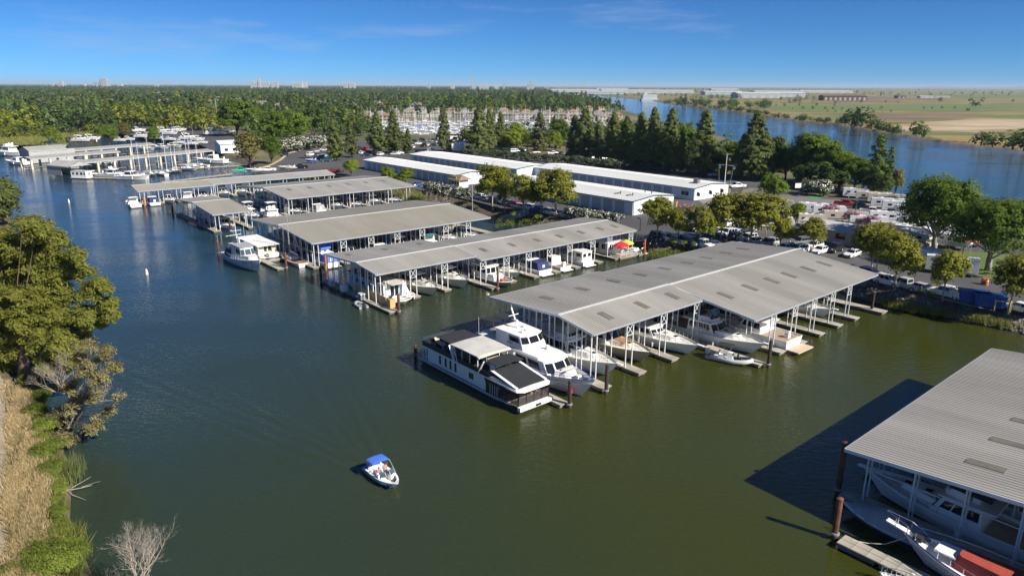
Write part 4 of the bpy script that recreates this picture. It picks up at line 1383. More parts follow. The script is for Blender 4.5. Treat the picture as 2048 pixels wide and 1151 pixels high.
shed('covered_dock', 'wide grey-beige boat shed with the sailboat mast standing before its near gable', CR, [(-.4, 42.8, 15.7, 15.8, 5.1, 5.1, 6.25)], C_f,
     [(6.2 + i * 6.1, 16.0) for i in range(6)], (0, -16.5, 15.8), 0.0, roofm='roof_stained', pitch=.5, post_step=3.6, gstep=2.8)
skB = [(5 + i * 6.0, -5.5, 2.6) for i in range(6)]
shed('covered_dock', 'wide grey boat shed below the two joined lime-green trees', BR, [(-.4, 39.5, 14.6, 16.4, 5.0, 5.0, 6.05)], [(6 + i * 6.2, -17.5) for i in range(6)],
     [(6 + i * 6.2, 15.8) for i in range(6)], (0, -17.0, 15), 0.0, sky=skB, pitch=.6, post_step=4.0, gstep=2.8, brace=False)
shed('covered_dock', 'small square stained boat shed jutting into the open river', AR, [(-.2, 9.0, 15.2, 15.3, 4.4, 4.4, 5.4)], [(8.3, -16)], [(8.3, 16)], (.3, -15.6, 15.4), 1.0, roofm='roof_stained', pitch=.6, post_step=4.4, gstep=4.2, brace=False)
shed('covered_dock', 'narrow stained boat shed nearest the open river at the left', AA1, [(0, 21.3, 8.0, 6.9, 4.3, 4.3, 5.2)], [(1.0 + i * 5.0, -7.4) for i in range(5)], [(6.0, 9.5), (16, 9.5)], None, 3.0, roofm='roof_stained', pitch=.7, post_step=3.6, brace=False)
shed('covered_dock', 'long low grey boat shed running from the narrow one towards the boat ramp', AA2, [(0.2, 42.2, 8.0, 5.9, 4.3, 4.3, 5.2)], [(2.0 + i * 5.6, -6.6) for i in range(8)], [(8.0, 9.5), (24, 9.5)], None, 3.0, roofm='roof_grey', pitch=.7, post_step=3.6, brace=False)
F_f = [(7.3, 1.0), (13.0, .8), (18.8, .8), (24.6, .8), (30.4, .8)]
fs = shed('covered_dock', 'nearest grey ribbed boat shed roof, cut off by the right edge', FR_ - V * 17.0, [(-.4, 35.2, 17.0, 17.0, 5.5, 5.5, 6.9)], [], [(s, w_ + 17.0) for s, w_ in F_f],
          (1.6, 2, 17.5), 3.0, sky=[(3.9 + i * 5.5, 8.3, 2.6) for i in range(6)], pitch=.42, gstep=3.6)
fd = thing('floating_dock', 'concrete float with square deck panels at the bottom right below the nearest shed', 'dock', (FR_.x, FR_.y, 0), TH)
dockmb(1.5, 15.0).build('float_body', ['dock_side', 'dock_side'], fd, loc=(-5.0, -10.0, -.012), rz=math.pi / 2)
pm = MB()
pm.box((0, 0, .012), (.68, 1.02, .05))
me = pm.mesh('deck_panel', 'dock_concrete')
for i in range(14):
	for j in (-1, 1):
		link('deck_panel', me, fd, (-5.0 + j * .365, -3.05 - i * 1.06 + R_.uniform(-.01, .01), .49))


def pile(p, top, r, m, label, group='mooring piles'):
	o = thing('mooring_pile', label, 'pile', p, 0, group)
	b = MB()
	b.tube([(0, 0, -1.5), (0, 0, top)], r, 10)
	b.build('shaft', m, o)
	b = MB()
	b.tube([(0, 0, top), (0, 0, top + .1)], [r * 1.12, r * .3], 10)
	b.build('cap', 'pile_dark' if m != 'pile_rust' else 'pile_rust', o)
	b = MB()
	b.tube([(0, 0, .45), (0, 0, .6)], r * 1.45, 10)
	b.build('collar', 'steel_grey', o)
	return o


for R0, s, w_, top, m, lb in [
		(ER, -6.2, -8.0, 3.2, 'pile_dark', 'dark pile at the end of the float beside the black and white houseboat'),
		(ER, -.4, -8.1, 3.6, 'pile_dark', 'dark pile just right of the bow of the big white yacht'),
		(ER, 21.2, -15.8, 3.6, 'pile_dark', 'dark pile at the end of the finger by the grey inflatable boat'),
		(ER, 54.6, -14.0, 3.2, 'pile_dark', 'dark pile at the far walkway beside the rocky bank'),
		(ER, -11.0, 15.5, 1.6, 'pile_rust', 'rusty pile behind the stern of the black and white houseboat'),
		(DR, 1.2, -10.8, 3.2, 'pile_rust', 'rust-brown pile at the end of the dock with the tan fence'),
		(DR, -.4, 12.8, 3.0, 'pile_dark', 'dark pile at the back end of the dock with the tan fence'),
		(DR, 21.0, -10.6, 3.4, 'pile_rust', 'rust-brown pile at the end of the finger beside the dark patrol boat'),
		(DR, 61.0, -9.8, 3.6, 'pile_orange', 'orange pile beside the floating deck with umbrellas'),
		(DR, 64.0, 14.0, 3.6, 'pile_orange', 'orange pile on the bank behind the long narrow shed'),
		(CR, -4.6, -12.8, 3.4, 'pile_rust', 'brown pile between the pale blue boat and the sailboat'),
		(CR, 1.2, -17.6, 3.0, 'pile_orange', 'orange-brown pile beside the blue canopied boat'),
		(CR, -10.5, 7.5, 3.0, 'pile_rust', 'brown pile behind the white-roofed floating house'),
		(AA1, 1.0, -8.0, 2.8, 'pile_orange', 'brown pile at the near corner of the leftmost narrow shed'),
		(AR, 3.0, -16.6, 3.0, 'pile_dark', 'dark pile at the corner of the small square shed'),
		(AR, -1.0, 16.0, 2.8, 'pile_dark', 'dark pile left of the small square shed'),
		(FR_, 1.7, .9, 5.0, 'pile_rust', 'tall rust-brown pile at the corner of the nearest shed'),
		(FR_, -4.7, -1.9, 3.6, 'pile_rust', 'orange rusted pile at the tip of the panelled concrete float')]:
	pile(DW(R0, s, w_), top, .22 if R0 is not FR_ else .24, m, lb)
# ---------------------------------------------------------------- boats
def hull(root, L, B, hs, hb, mh='gel_white', md='deck_nonskid', rake=1.4, drop=.18, stripe='antifoul', full=.45, railm='gel_white', n=14, stern=.9, power=2.3, cut=None):
	"""hull lofted from stern (-L/2) to bow (+L/2), waterline at z=0; returns deck-edge function"""
	def edge(t):
		bd = B / 2 * (stern + (1 - stern) * min(1, t / .35))
		if t > full:
			bd *= max(0.012, 1 - ((t - full) / (1 - full)) ** power)
		return bd, hs + (hb - hs) * t ** 2.0
	hr, dk, lft, rgt = [], [], [], []
	for i in range(n + 1):
		t = i / n
		t = 1 - (1 - t) ** 1.25
		bd, z = edge(t)
		x = -L / 2 + t * L
		tw = max(0.0, (t - full * .8) / (1 - full * .8))
		bw = B / 2 * .86 * stern * (1 if t < full * .8 else max(0.008, 1 - tw ** 1.7))
		bw = min(bw, bd)
		xl = -L / 2 + .15 + t * (L - rake - .15)
		xm = x * .55 + xl * .45
		bm = bw * .45 + bd * .55
		zm = z * .5
		hr.append([(x, bd, z), (xm, bm, zm), (xl, bw, .10), (xl, bw * .97, 0.0), (xl - .1, bw * .5, -.35), (xl - .1, -bw * .5, -.35), (xl, -bw * .97, 0.0), (xl, -bw, .10), (xm, -bm, zm), (x, -bd, z)])
		dk.append([(x - (.06 if i == n else 0), max(0.01, bd - .07), z - drop), (x - (.06 if i == n else 0), -max(0.01, bd - .07), z - drop)])
		lft.append((x, bd, z))
		rgt.append((x, -bd, z))
	b = MB()
	b.loft(hr, False, False)
	per = 9
	for k in range(len(b.f)):
		if 2 <= k % per <= 6:
			b.m[k] = 1
	b.poly([hr[0][j] for j in range(9, -1, -1)])
	b.build('hull', [mh, stripe], root, True)
	me = bpy.data.meshes[-1] if False else None
	b = MB()
	b.loft([d[::-1] for d in dk], False, False)
	b.build('deck', md, root)
	b = MB()
	b.tube(lft, .055, 4)
	b.tube(rgt, .055, 4)
	b.build('rub_rail', railm, root)
	return edge


def sharp(o):
	return o


def cab(root, name, x0, x1, w0, w1, z0, z1, fr=.4, rr=.1, ti=.12, m='gel_white', nose=.0, wins=(), glass='glass_dark', cap=None, each=True):
	"""a cabin block: raked front and rear, tapering up, optional pointed front; wins = (face, spans, v0, v1)"""
	hw0, hw1 = w0 / 2, w1 / 2
	base = [(x0, -hw0, z0), (x1, -hw1, z0), (x1 + nose, -hw1 * .45, z0), (x1 + nose, hw1 * .45, z0), (x1, hw1, z0), (x0, hw0, z0)]
	t0, t1 = hw0 - ti, hw1 - ti
	top = [(x0 + rr, -t0, z1), (x1 - fr, -t1, z1), (x1 - fr + nose * .8, -t1 * .45, z1), (x1 - fr + nose * .8, t1 * .45, z1), (x1 - fr, t1, z1), (x0 + rr, t0, z1)]
	b = MB()
	b.loft([base, top], True, True)
	o = b.build(name, m, root)
	if cap:
		b = MB()
		g = .14
		zz = z1 + .003
		rim = [(p[0] + (g if i in (1, 2, 3, 4) else -g), p[1] + math.copysign(g, p[1]), zz) for i, p in enumerate(top)]
		b.loft([rim, [(p[0], p[1], zz + .1) for p in rim]], True, True)
		b.build('roof', cap, root)
	faces = {'stbd': (0, 1), 'fs': (1, 2), 'front': (2, 3), 'fp': (3, 4), 'port': (4, 5), 'rear': (5, 0)}
	for spec in wins:
		face, spans, v0, v1 = spec[:4]
		gm = spec[4] if len(spec) > 4 else glass
		for fc in ({'side': ('stbd', 'port'), 'fronts': ('fs', 'front', 'fp')}.get(face, (face,))):
			i, j = faces[fc]
			A, B_, C_, D_ = (Vector(base[i]), Vector(base[j]), Vector(top[j]), Vector(top[i]))
			nrm = (B_ - A).cross(D_ - A).normalized() * .025
			ss = spans if fc != 'port' else [(1 - q, 1 - p) for p, q in spans]
			for (p, q) in ss:
				quad = []
				for (uu, vv) in ((p, v0), (q, v0), (q, v1), (p, v1)):
					quad.append(A.lerp(B_, uu).lerp(D_.lerp(C_, uu), vv) + nrm)
				b = MB()
				back = [v - nrm * 1.6 for v in quad]
				b.loft([back, quad], True, True)
				b.build('window', gm, root)
	return o


def rails(root, edge, L, t0, t1, h=.6, name='bow_rail', m='chrome', k=8, inn=.08, r=.022, mid=False):
	b = MB()
	for sg in (1, -1):
		pts = []
		for i in range(k + 1):
			t = t0 + (t1 - t0) * i / k
			bd, z = edge(t)
			p = Vector((-L / 2 + t * L - .05, sg * max(0.02, bd - inn), z))
			b.tube([p, p + Vector((0, 0, h))], r, 4)
			pts.append(p + Vector((0, 0, h)))
		b.tube(pts, r * 1.15, 4)
		if mid:
			b.tube([p - Vector((0, 0, h * .5)) for p in pts], r, 4)
	b.build(name, m, root)


def bimini(root, x0, x1, w, z0, z1, m, name='bimini', arch=.12, frame='chrome', valance=.1):
	b = MB()
	rows = []
	for i in range(5):
		x = x0 + (x1 - x0) * i / 4
		e = -.05 if i in (0, 4) else .0
		rows.append([(x, w / 2 * math.cos(a), z1 + e + arch * math.sin(a)) for a in [math.pi * j / 6 for j in range(7)]])
	up = [[(p[0], p[1], p[2]) for p in r] for r in rows]
	b.loft(up, False)
	b.loft([[(p[0], p[1], p[2] - .05) for p in r][::-1] for r in rows], False)
	for r in (rows[0], rows[-1]):
		b.loft([[(p[0], p[1], p[2] - .05) for p in r], r], False)
	b.build(name, m, root)
	b = MB()
	for x in (x0 + .1, (x0 + x1) / 2, x1 - .1):
		for s in (1, -1):
			b.tube([((x0 + x1) / 2, s * w / 2, z0), (x, s * (w / 2 - .02), z1)], .022, 4)
	b.build('bimini_frame', frame, root)


def seat(root, x, y, z, s=.55, m='gel_white', face=1):
	b = MB()
	b.box((x, y, z + .25), (s, s, .5))
	b.box((x - face * s * .42, y, z + .72), (.14, s, .46))
	b.build('seat', m, root)


def fender(root, x, y, z, m='gel_white'):
	b = MB()
	b.tube([(x, y, z + .3), (x, y, z - .3)], .13, 6)
	b.build('fender', m, root)


def cruiser(label, L=11.0, B=3.7, hullm='gel_white', fly=True, canvas=None, hb=1.7, hs=1.15, deckm='deck_nonskid', tmast=False, cockpit_cover=None, group=None, cat='boat', name='cabin_cruiser', cabm='gel_white', topm='gel_white', teakfore=False, rail=True, pulpit=True, cabh=1.25, encl=None):
	o = thing(name, label, cat, (0, 0, 0), 0, group)
	e = hull(o, L, B, hs, hb, hullm, deckm, rake=L * .12)
	zd = hs - .18
	cab(o, 'foredeck_trunk', L * .02, L * .24, B * .68, B * .34, zd, hb + .16, .55, 0, .12, cabm, L * .06)
	if teakfore:
		b = MB()
		b.box((L * .16, 0, hb + .19), (L * .14, B * .3, .05))
		b.build('hatch_deck', 'teak', o)
	for x in (.12, .24):
		b = MB()
		b.box((L * x, 0, hb + .17), (.5, .5, .06))
		b.build('deck_hatch', 'glass_dark', o)
	cab(o, 'cabin', -L * .20, L * .08, B * .84, B * .72, zd, zd + cabh + .35, .95, .1, .2, cabm, L * .03,
		[('side', [(.06, .34), (.37, .64), (.67, .9)], .42, .88), ('fronts', [(.06, .94)], .3, .9)])
	zf = zd + cabh + .35
	if fly:
		b = MB()
		b.box((-L * .11, 0, zf + .06), (L * .30, B * .76, .12))
		b.build('flybridge_deck', cabm, o)
		cab(o, 'flybridge', -L * .10, L * .01, B * .66, B * .5, zf + .1, zf + .75, .3, 0, .08, cabm, L * .02, [('fronts', [(.05, .95)], .55, 1.0)])
		seat(o, -L * .14, B * .15, zf + .12, .5, 'gel_white')
		seat(o, -L * .14, -B * .15, zf + .12, .5, 'gel_white')
		if canvas:
			bimini(o, -L * .22, L * .0, B * .66, zf + .2, zf + 1.85, canvas)
		if encl:
			cab(o, 'canvas_enclosure', -L * .22, L * .0, B * .62, B * .52, zf + .75, zf + 1.75, .3, .1, .06, encl)
	elif canvas:
		bimini(o, -L * .34, -L * .10, B * .74, zd + .6, zd + 1.95, canvas)
	# cockpit
	b = MB()
	b.box((-L * .34, 0, zd + .03), (L * .26, B * .72, .05))
	b.build('cockpit_sole', 'deck_brown' if not cockpit_cover else 'deck_nonskid', o)
	seat(o, -L * .42, 0, zd + .05, .6, 'gel_white', 1)
	if cockpit_cover:
		cab(o, 'cockpit_cover', -L * .46, -L * .19, B * .80, B * .82, hs - .05, zd + cabh + .2, .05, .5, .14, cockpit_cover)
	b = MB()
	b.box((-L * .5 - .35, 0, .32), (.75, B * .8, .1))
	b.build('swim_platform', hullm, o)
	if tmast:
		b = MB()
		b.tube([(-L * .12, 0, zf), (-L * .14, 0, zf + 2.3)], .05, 5)
		b.tube([(-L * .14, -.6, zf + 1.9), (-L * .14, .6, zf + 1.9)], .04, 5)
		b.build('mast', 'paint_white', o)
		b = MB()
		b.tube([(-L * .13, 0, zf + 1.3), (-L * .13, 0, zf + 1.5)], .32, 8)
		b.build('radar', 'gel_white', o)
	if rail:
		rails(o, e, L, .52, .985, .55)
	if pulpit:
		b = MB()
		b.box((L * .5 + .2, 0, hb + .02), (.9, .4, .08))
		b.build('pulpit', hullm, o)
	fender(o, -L * .1, B * .5 + .1, .7)
	fender(o, L * .1, -B * .5 - .06, .75)
	return o


def slip(o, R0, s, w_end, L, out=-1, bow_out=True, label=None):
	"""berth a boat: its outer end at w_end, out=-1 towards the right-hand side"""
	ang = TH + (math.pi / 2 if out > 0 else -math.pi / 2)
	c = DW(R0, s, w_end - out * L / 2)
	o.location = c
	o.rotation_euler = (0, 0, ang if bow_out else ang + math.pi)
	return o


# --- black and white houseboat
def houseboat():
	L, B = 19.6, 5.0
	o = thing('houseboat', 'long white houseboat with a black upper band and black canvas awnings', 'houseboat')
	e = hull(o, L, B, .85, .95, 'gel_white', 'deck_brown', rake=.35, drop=.1, full=.90, power=2.2, stern=.98)
	b = MB()
	for s in (1, -1):
		b.box((-.4, s * (B / 2 + .02), .52), (L * .9, .05, .12))
	b.build('hull_stripe', 'band_black', o)
	# main cabin, dark saloon glass towards the bow
	cab(o, 'cabin', -8.1, 3.6, B - .5, B - .5, .9, 3.15, .0, .0, .0, 'gel_white', 0, [])
	for x in (-5.4, -4.2, -3.2, -2.2):
		for s in (1, -1):
			b = MB()
			b.box((x, s * (B / 2 - .24), 2.15), (.38, .04, 1.35))
			b.build('window', 'glass_dark', o)
	for s in (1, -1):
		for dx in (-.22, .22):
			b = MB()
			b.box((.9 + dx, s * (B / 2 - .24), 2.1), (.38, .04, .9))
			b.build('window', 'glass_dark', o)
	for s in (1, -1):
		b = MB()
		y = s * (B / 2 - .23)
		pts = [(3.2, y, 3.1), (4.3, y, .98), (5.9, y, .98), (5.9, y, 3.1)]
		b.loft([pts, [(p[0], p[1] - s * .06, p[2]) for p in pts]], True, True)
		b.build('saloon_glass', 'glass_dark', o)
		for k_ in range(4):
			b = MB()
			b.box((4.5 + k_ * .42, s * (B / 2 - .17), 1.75), (.05, .04, 1.5))
			b.build('mullion', 'gel_white', o)
	cab(o, 'saloon', 3.6, 5.9, B - .52, B - .52, .9, 3.12, 0, 0, 0, 'glass_dark')
	# screened front porch
	for s in (1, -1):
		for k_ in range(3):
			b = MB()
			b.box((6.6 + k_ * 1.05, s * (B / 2 - .28), 1.72), (.98, .03, 1.35))
			b.build('screen_panel', 'screen_mesh', o)
		for k_ in range(4):
			b = MB()
			b.box((6.08 + k_ * 1.05, s * (B / 2 - .28), 2.05), (.07, .07, 2.2))
			b.build('porch_post', 'band_black', o)
		b = MB()
		b.box((7.7, s * (B / 2 - .28), 2.75), (3.3, .04, .62))
		b.build('screen_panel', 'glass_dark', o)
	for k_ in range(4):
		b = MB()
		b.box((9.28, -1.65 + k_ * 1.1, 1.72), (.03, 1.02, 1.35))
		b.build('screen_panel', 'screen_mesh', o)
	for k_ in range(5):
		b = MB()
		b.box((9.28, -2.2 + k_ * 1.1, 2.05), (.07, .07, 2.2))
		b.build('porch_post', 'band_black', o)
	b = MB()
	b.box((7.6, 0, .93), (3.5, B - .5, .05))
	b.build('porch_floor', 'cushion_tan', o)
	b = MB()
	b.box((9.55, 0, .78), (.5, B - .2, .55))
	b.build('bow_bulwark', 'gel_white', o)
	b = MB()
	b.box((9.83, .2, .78), (.05, .8, .3))
	b.build('bow_emblem', 'band_black', o)
	# upper deck and overhanging front roof
	b = MB()
	b.loft([[(-9.0, -B / 2, 3.12), (5.2, -B / 2, 3.12), (9.2, -B / 2 + .05, 3.12), (9.75, -B / 2 + .7, 3.12), (9.75, B / 2 - .7, 3.12), (9.2, B / 2 - .05, 3.12), (5.2, B / 2, 3.12), (-9.0, B / 2, 3.12)],
			[(-9.0, -B / 2, 3.34), (5.2, -B / 2, 3.34), (9.1, -B / 2 + .15, 3.30), (9.6, -B / 2 + .8, 3.30), (9.6, B / 2 - .8, 3.30), (9.1, B / 2 - .15, 3.30), (5.2, B / 2, 3.34), (-9.0, B / 2, 3.34)]], True, True)
	b.build('upper_deck', 'gel_white', o)
	for s in (1, -1):
		b = MB()
		pts = [(-8.95, s * (B / 2 - .03), 3.34), (4.2, s * (B / 2 - .03), 3.34), (4.5, s * (B / 2 - .03), 3.75), (3.9, s * (B / 2 - .03), 4.02), (-8.95, s * (B / 2 - .03), 4.1)]
		b.loft([pts, [(p[0], p[1] - s * .08, p[2]) for p in pts]], True, True)
		b.build('black_band', 'band_black', o)
	b = MB()
	b.box((4.25, 0, 3.68), (.1, B - .3, .68))
	b.build('black_band', 'band_black', o)
	b = MB()
	b.box((-8.92, 0, 3.7), (.08, B - .3, .7))
	b.build('black_band', 'band_black', o)
	b = MB()
	b.box((-2.4, 0, 3.36), (13, B - .2, .04))
	b.build('upper_floor', 'canvas_black', o)
	# white slanting pillars and hardtop
	b = MB()
	for s in (1, -1):
		b.bar((-1.9, s * (B / 2 + .01), 3.2), (-3.0, s * (B / 2 - .1), 5.5), .42, .09)
		b.bar((-1.35, s * (B / 2 + .01), 3.2), (-2.3, s * (B / 2 - .1), 5.5), .12, .07)
		b.bar((2.6, s * (B / 2 + .01), 3.3), (3.3, s * (B / 2 - .25), 5.2), .3, .09)
	b.build('pillar', 'gel_white', o)
	b = MB()
	rows = []
	for x, dz in ((-3.2, -.12), (-2.9, 0), (-.5, .07), (2.3, 0), (2.6, -.12)):
		rows.append([(x, y, 5.62 + dz + .1 * (1 - (y / 2.4) ** 2)) for y in (-2.4, -2.1, -1, 0, 1, 2.1, 2.4)])
	b.loft([[(p[0], p[1], p[2] - .14) for p in r][::-1] for r in rows], False)
	b.loft(rows, False)
	for r in (rows[0], rows[-1]):
		b.loft([[(p[0], p[1], p[2] - .14) for p in r], r], False)
	for i in (0, -1):
		b.loft([[(r[i][0], r[i][1], r[i][2] - .14) for r in rows], [r[i] for r in rows]], False)
	b.build('hardtop', 'gel_aged', o)
	b = MB()
	for x in (-.9, .6, 2.1):
		for s in (1, -1):
			b.bar((x, s * 2.2, 3.4), (x, s * 2.2, 5.55), .08)
	b.build('hardtop_post', 'gel_white', o)
	for s in (1, -1):
		for x in (-1.6, -.15):
			b = MB()
			b.box((x, s * 2.21, 4.7), (1.3, .03, 1.2))
			b.build('screen_panel', 'glass_dark', o)
	bimini(o, -6.3, -3.0, 4.3, 3.9, 5.55, 'canvas_black', 'rear_awning', .16)
	bimini(o, 3.0, 5.4, 3.7, 4.2, 5.15, 'canvas_black', 'helm_awning', .14)
	# sloping black canvas over the front roof
	b = MB()
	rows = []
	for x, z, wd in ((4.4, 4.25, 1.7), (5.0, 4.2, 1.8), (6.6, 3.8, 1.9), (8.3, 3.46, 1.95), (8.9, 3.34, 1.95)):
		rows.append([(x, -wd, z), (x, 0, z + .07), (x, wd, z)])
	b.loft([r[::-1] for r in rows], False)
	b.loft([[(r[0][0], r[0][1], 3.28), r[0]] for r in rows], False)
	b.loft([[(r[2][0], r[2][1], 3.28), r[2]] for r in rows], False)
	b.loft([[(4.4, y, 3.28) for y in (-1.7, 0, 1.7)], rows[0]], False)
	b.build('front_canvas', 'canvas_black', o)
	b = MB()
	for s in (1, -1):
		b.bar((4.5, s * 2.05, 4.3), (8.9, s * 2.1, 3.42), .34, .14)
	b.build('canvas_border', 'gel_white', o)
	cab(o, 'helm_console', 3.0, 4.0, 2.4, 2.2, 3.38, 4.5, .4, 0, .1, 'gel_white', 0, [('front', [(.1, .9)], .5, .95)])
	b = MB()
	b.box((1.4, .4, 3.9), (1.5, 1.5, .9))
	b.box((1.4, .4, 4.39), (1.7, 1.7, .08))
	b.build('upper_bar', 'cushion_tan', o)
	for y in (-.7, .5):
		b = MB()
		b.box((-7.2, y, 3.62), (1.5, .62, .18))
		b.bar((-8.0, y, 3.68), (-8.55, y, 4.25), .62, .14)
		b.build('lounge_chair', 'cushion_tan', o)
	b = MB()
	for z in (4.3, 4.55):
		b.tube([(-6.3, -2.35, z), (-8.8, -2.35, z), (-8.9, -2.2, z), (-8.9, 2.2, z), (-8.8, 2.35, z), (-6.3, 2.35, z)], .03, 4)
	for x, y in ((-6.3, -2.35), (-7.5, -2.35), (-8.8, -2.35), (-8.9, -1), (-8.9, 1), (-8.8, 2.35), (-7.5, 2.35), (-6.3, 2.35)):
		b.tube([(x, y, 3.9), (x, y, 4.55)], .025, 4)
	b.build('stern_rail', 'chrome', o)
	# slide at the stern
	b = MB()
	path = [(-8.7, 1.6, 4.0), (-9.3, 1.7, 3.4), (-9.8, 1.8, 2.2), (-10.3, 1.9, 1.3), (-11.0, 1.9, 1.0)]
	b.loft([[(p[0], p[1] - .35, p[2] + .18), (p[0], p[1] - .25, p[2]), (p[0], p[1] + .25, p[2]), (p[0], p[1] + .35, p[2] + .18)] for p in path], False)
	b.loft([[(p[0], p[1] + .35, p[2] + .16), (p[0], p[1] + .25, p[2] - .03), (p[0], p[1] - .25, p[2] - .03), (p[0], p[1] - .35, p[2] + .16)] for p in path], False)
	b.build('slide', 'hull_bluegrey', o)
	b = MB()
	for s in (1, -1):
		for x in (-8.6, -9.3):
			b.bar((x, s * 2.2, .8), (x, s * 2.2, 3.2), .07)
	b.build('porch_post', 'gel_white', o)
	for s in (1, -1):
		b = MB()
		b.box((-7.95, s * 1.3, 2.0), (.05, .9, 1.9))
		b.build('door', 'glass_dark', o)
	b = MB()
	b.tube([(-6.5, -B / 2 - .05, 1.25), (2.8, -B / 2 - .05, 1.25)], .03, 4)
	b.tube([(-6.5, B / 2 + .05, 1.25), (2.8, B / 2 + .05, 1.25)], .03, 4)
	for i in range(7):
		for s in (1, -1):
			b.tube([(-6.5 + i * 1.55, s * (B / 2 + .05), .85), (-6.5 + i * 1.55, s * (B / 2 + .05), 1.25)], .022, 4)
	b.build('side_rail', 'chrome', o)
	# registration number on the bow quarter
	for i in range(3):
		b = MB()
		b.box((8.3 + i * .22, -B / 2 + .06 - .03, .62), (.14, .02, .2))
		b.build('lettering', 'band_black', o)
	b = MB()
	b.tube([(-3.5, 2.3, 5.6), (-3.5, 2.3, 8.4)], .02, 4)
	b.tube([(3.4, -1.9, 5.2), (3.3, -1.95, 7.4)], .02, 4)
	b.build('aerial', 'paint_white', o)
	return o


def big_yacht():
	L, B = 20.5, 5.3
	o = thing('motor_yacht', 'big white motor yacht with a teak foredeck and blue bow rail beside the houseboat', 'yacht')
	e = hull(o, L, B, 1.5, 2.75, 'gel_white', 'deck_nonskid', rake=1.9, drop=.45, railm='trim_blue', power=2.5, full=.5)
	# teak foredeck laid on the deck
	b = MB()
	rows = []
	for t in (.74, .80, .86, .92, .965):
		bd, z = e(t)
		rows.append([(-L / 2 + t * L, -max(.03, bd - .35), z - .42), (-L / 2 + t * L, max(.03, bd - .35), z - .42)])
	b.loft(rows, False)
	b.build('teak_foredeck', 'teak', o)
	cab(o, 'lower_cabin', -6.0, 5.4, B * .84, B * .78, 1.1, 3.45, 1.5, 0, .18, 'gel_white', .55,
		[('side', [(.50, .68), (.72, .90)], .52, .88), ('fronts', [(.07, .93)], .48, .92)], cap='gel_white')
	cab(o, 'forward_trunk', 5.4, 7.3, B * .60, B * .38, 1.3, 2.75, 1.1, 0, .14, 'gel_white', .7)
	cab(o, 'foredeck_box', 7.4, 8.1, .8, .7, 2.0, 2.6, .1, .1, .05, 'gel_white')
	b = MB()
	for x in (5.9, 6.6):
		b.bar((x, -.9, 2.95), (x, .9, 2.98), .3, .05)
	b.build('hand_rail', 'gel_aged', o)
	b = MB()
	b.bar((4.9, .2, 2.35), (4.0, .2, 3.3), .06)
	b.bar((4.9, -.35, 2.35), (4.0, -.35, 3.3), .06)
	for k_ in range(4):
		b.bar((4.85 - k_ * .25, .2, 2.45 + k_ * .25), (4.85 - k_ * .25, -.35, 2.45 + k_ * .25), .05)
	b.build('ladder', 'gel_white', o)
	# upper saloon roof deck, pilothouse
	b = MB()
	b.loft([[(-6.8, -2.3, 3.56), (3.3, -2.1, 3.56), (4.1, -1.15, 3.56), (4.1, 1.15, 3.56), (3.3, 2.1, 3.56), (-6.8, 2.3, 3.56)],
			[(-6.8, -2.2, 3.75), (3.0, -1.95, 3.8), (3.8, -1.0, 3.78), (3.8, 1.0, 3.78), (3.0, 1.95, 3.8), (-6.8, 2.2, 3.75)]], True, True)
	b.build('saloon_roof', 'gel_white', o)
	cab(o, 'pilothouse', -4.6, .4, 4.1, 3.8, 3.72, 5.4, .95, -.3, .25, 'gel_white', .5,
		[('side', [(.55, .92)], .5, .88), ('fronts', [(.06, .94)], .48, .92)], cap='gel_white')
	b = MB()
	for s in (1, -1):
		b.box((-2.0, s * 2.0, 4.3), (1.1, .03, .16))
	b.build('name_board', 'teak', o)
	for x, y in ((-2.7, .9), (-1.2, -.6)):
		b = MB()
		b.tube([(x, y, 5.5), (x, y, 5.75)], .16, 8)
		b.tube([(x, y, 5.75), (x, y, 6.0)], [.16, .05], 8)
		b.build('dome', 'gel_white', o)
	b = MB()
	b.bar((-2.9, .1, 5.4), (-4.2, .1, 8.0), .16, .1)
	b.tube([(-3.75, -.7, 7.1), (-3.75, .9, 7.1)], .05, 5)
	b.tube([(-4.2, .1, 8.0), (-4.2, .1, 8.4)], .03, 4)
	b.box((-3.4, .1, 6.5), (.8, .25, .14))
	b.build('mast', 'gel_white', o)
	b = MB()
	b.tube([(-1.6, .3, 5.6), (-1.6, .3, 5.75)], .3, 10)
	b.build('radar', 'gel_white', o)
	b = MB()
	b.box((1.6, .9, 4.05), (.5, .35, .35))
	b.tube([(1.6, .9, 4.0), (1.6, .9, 4.3)], .24, 8)
	b.build('search_light', 'gel_white', o)
	# open aft deck with dark flat awning and a tender
	b = MB()
	b.box((-7.1, 0, 3.68), (3.2, 4.2, .1))
	b.build('boat_deck', 'gel_white', o)
	b = MB()
	rows = [[(x, y, 6.0 + .10 * (1 - (y / 1.9) ** 2) + (x + 6.5) * .04) for y in (-1.9, -1, 0, 1, 1.9)] for x in (-7.6, -6.4, -5.2)]
	b.loft(rows, False)
	b.loft([[(p[0], p[1], p[2] - .05) for p in r][::-1] for r in rows], False)
	b.build('aft_awning', 'canvas_black', o)
	b = MB()
	for x in (-7.4, -5.4):
		for s in (1, -1):
			b.tube([(x, s * 1.7, 3.7), (x, s * 1.8, 6.0)], .03, 4)
	b.build('awning_post', 'chrome', o)
	b = MB()
	rows = []
	for t, wd, z in ((0, .55, 4.1), (.5, .7, 4.05), (.8, .5, 4.12), (1, .06, 4.3)):
		rows.append([(-8.3 + t * 2.6, -wd - .4, z + .25), (-8.3 + t * 2.6, -.4, z - .3), (-8.3 + t * 2.6, wd - .4, z + .25)])
	b.loft(rows, False)
	b.loft([[r[2], r[0]] for r in rows], False)
	b.build('tender', 'canvas_grey', o)
	cab(o, 'aft_bulwark', -9.9, -9.4, 4.0, 4.0, 1.2, 2.6, .1, .2, .1, 'gel_white')
	rails(o, e, L, .40, .985, .62, 'bow_rail', 'trim_blue', 14, .1, .026, True)
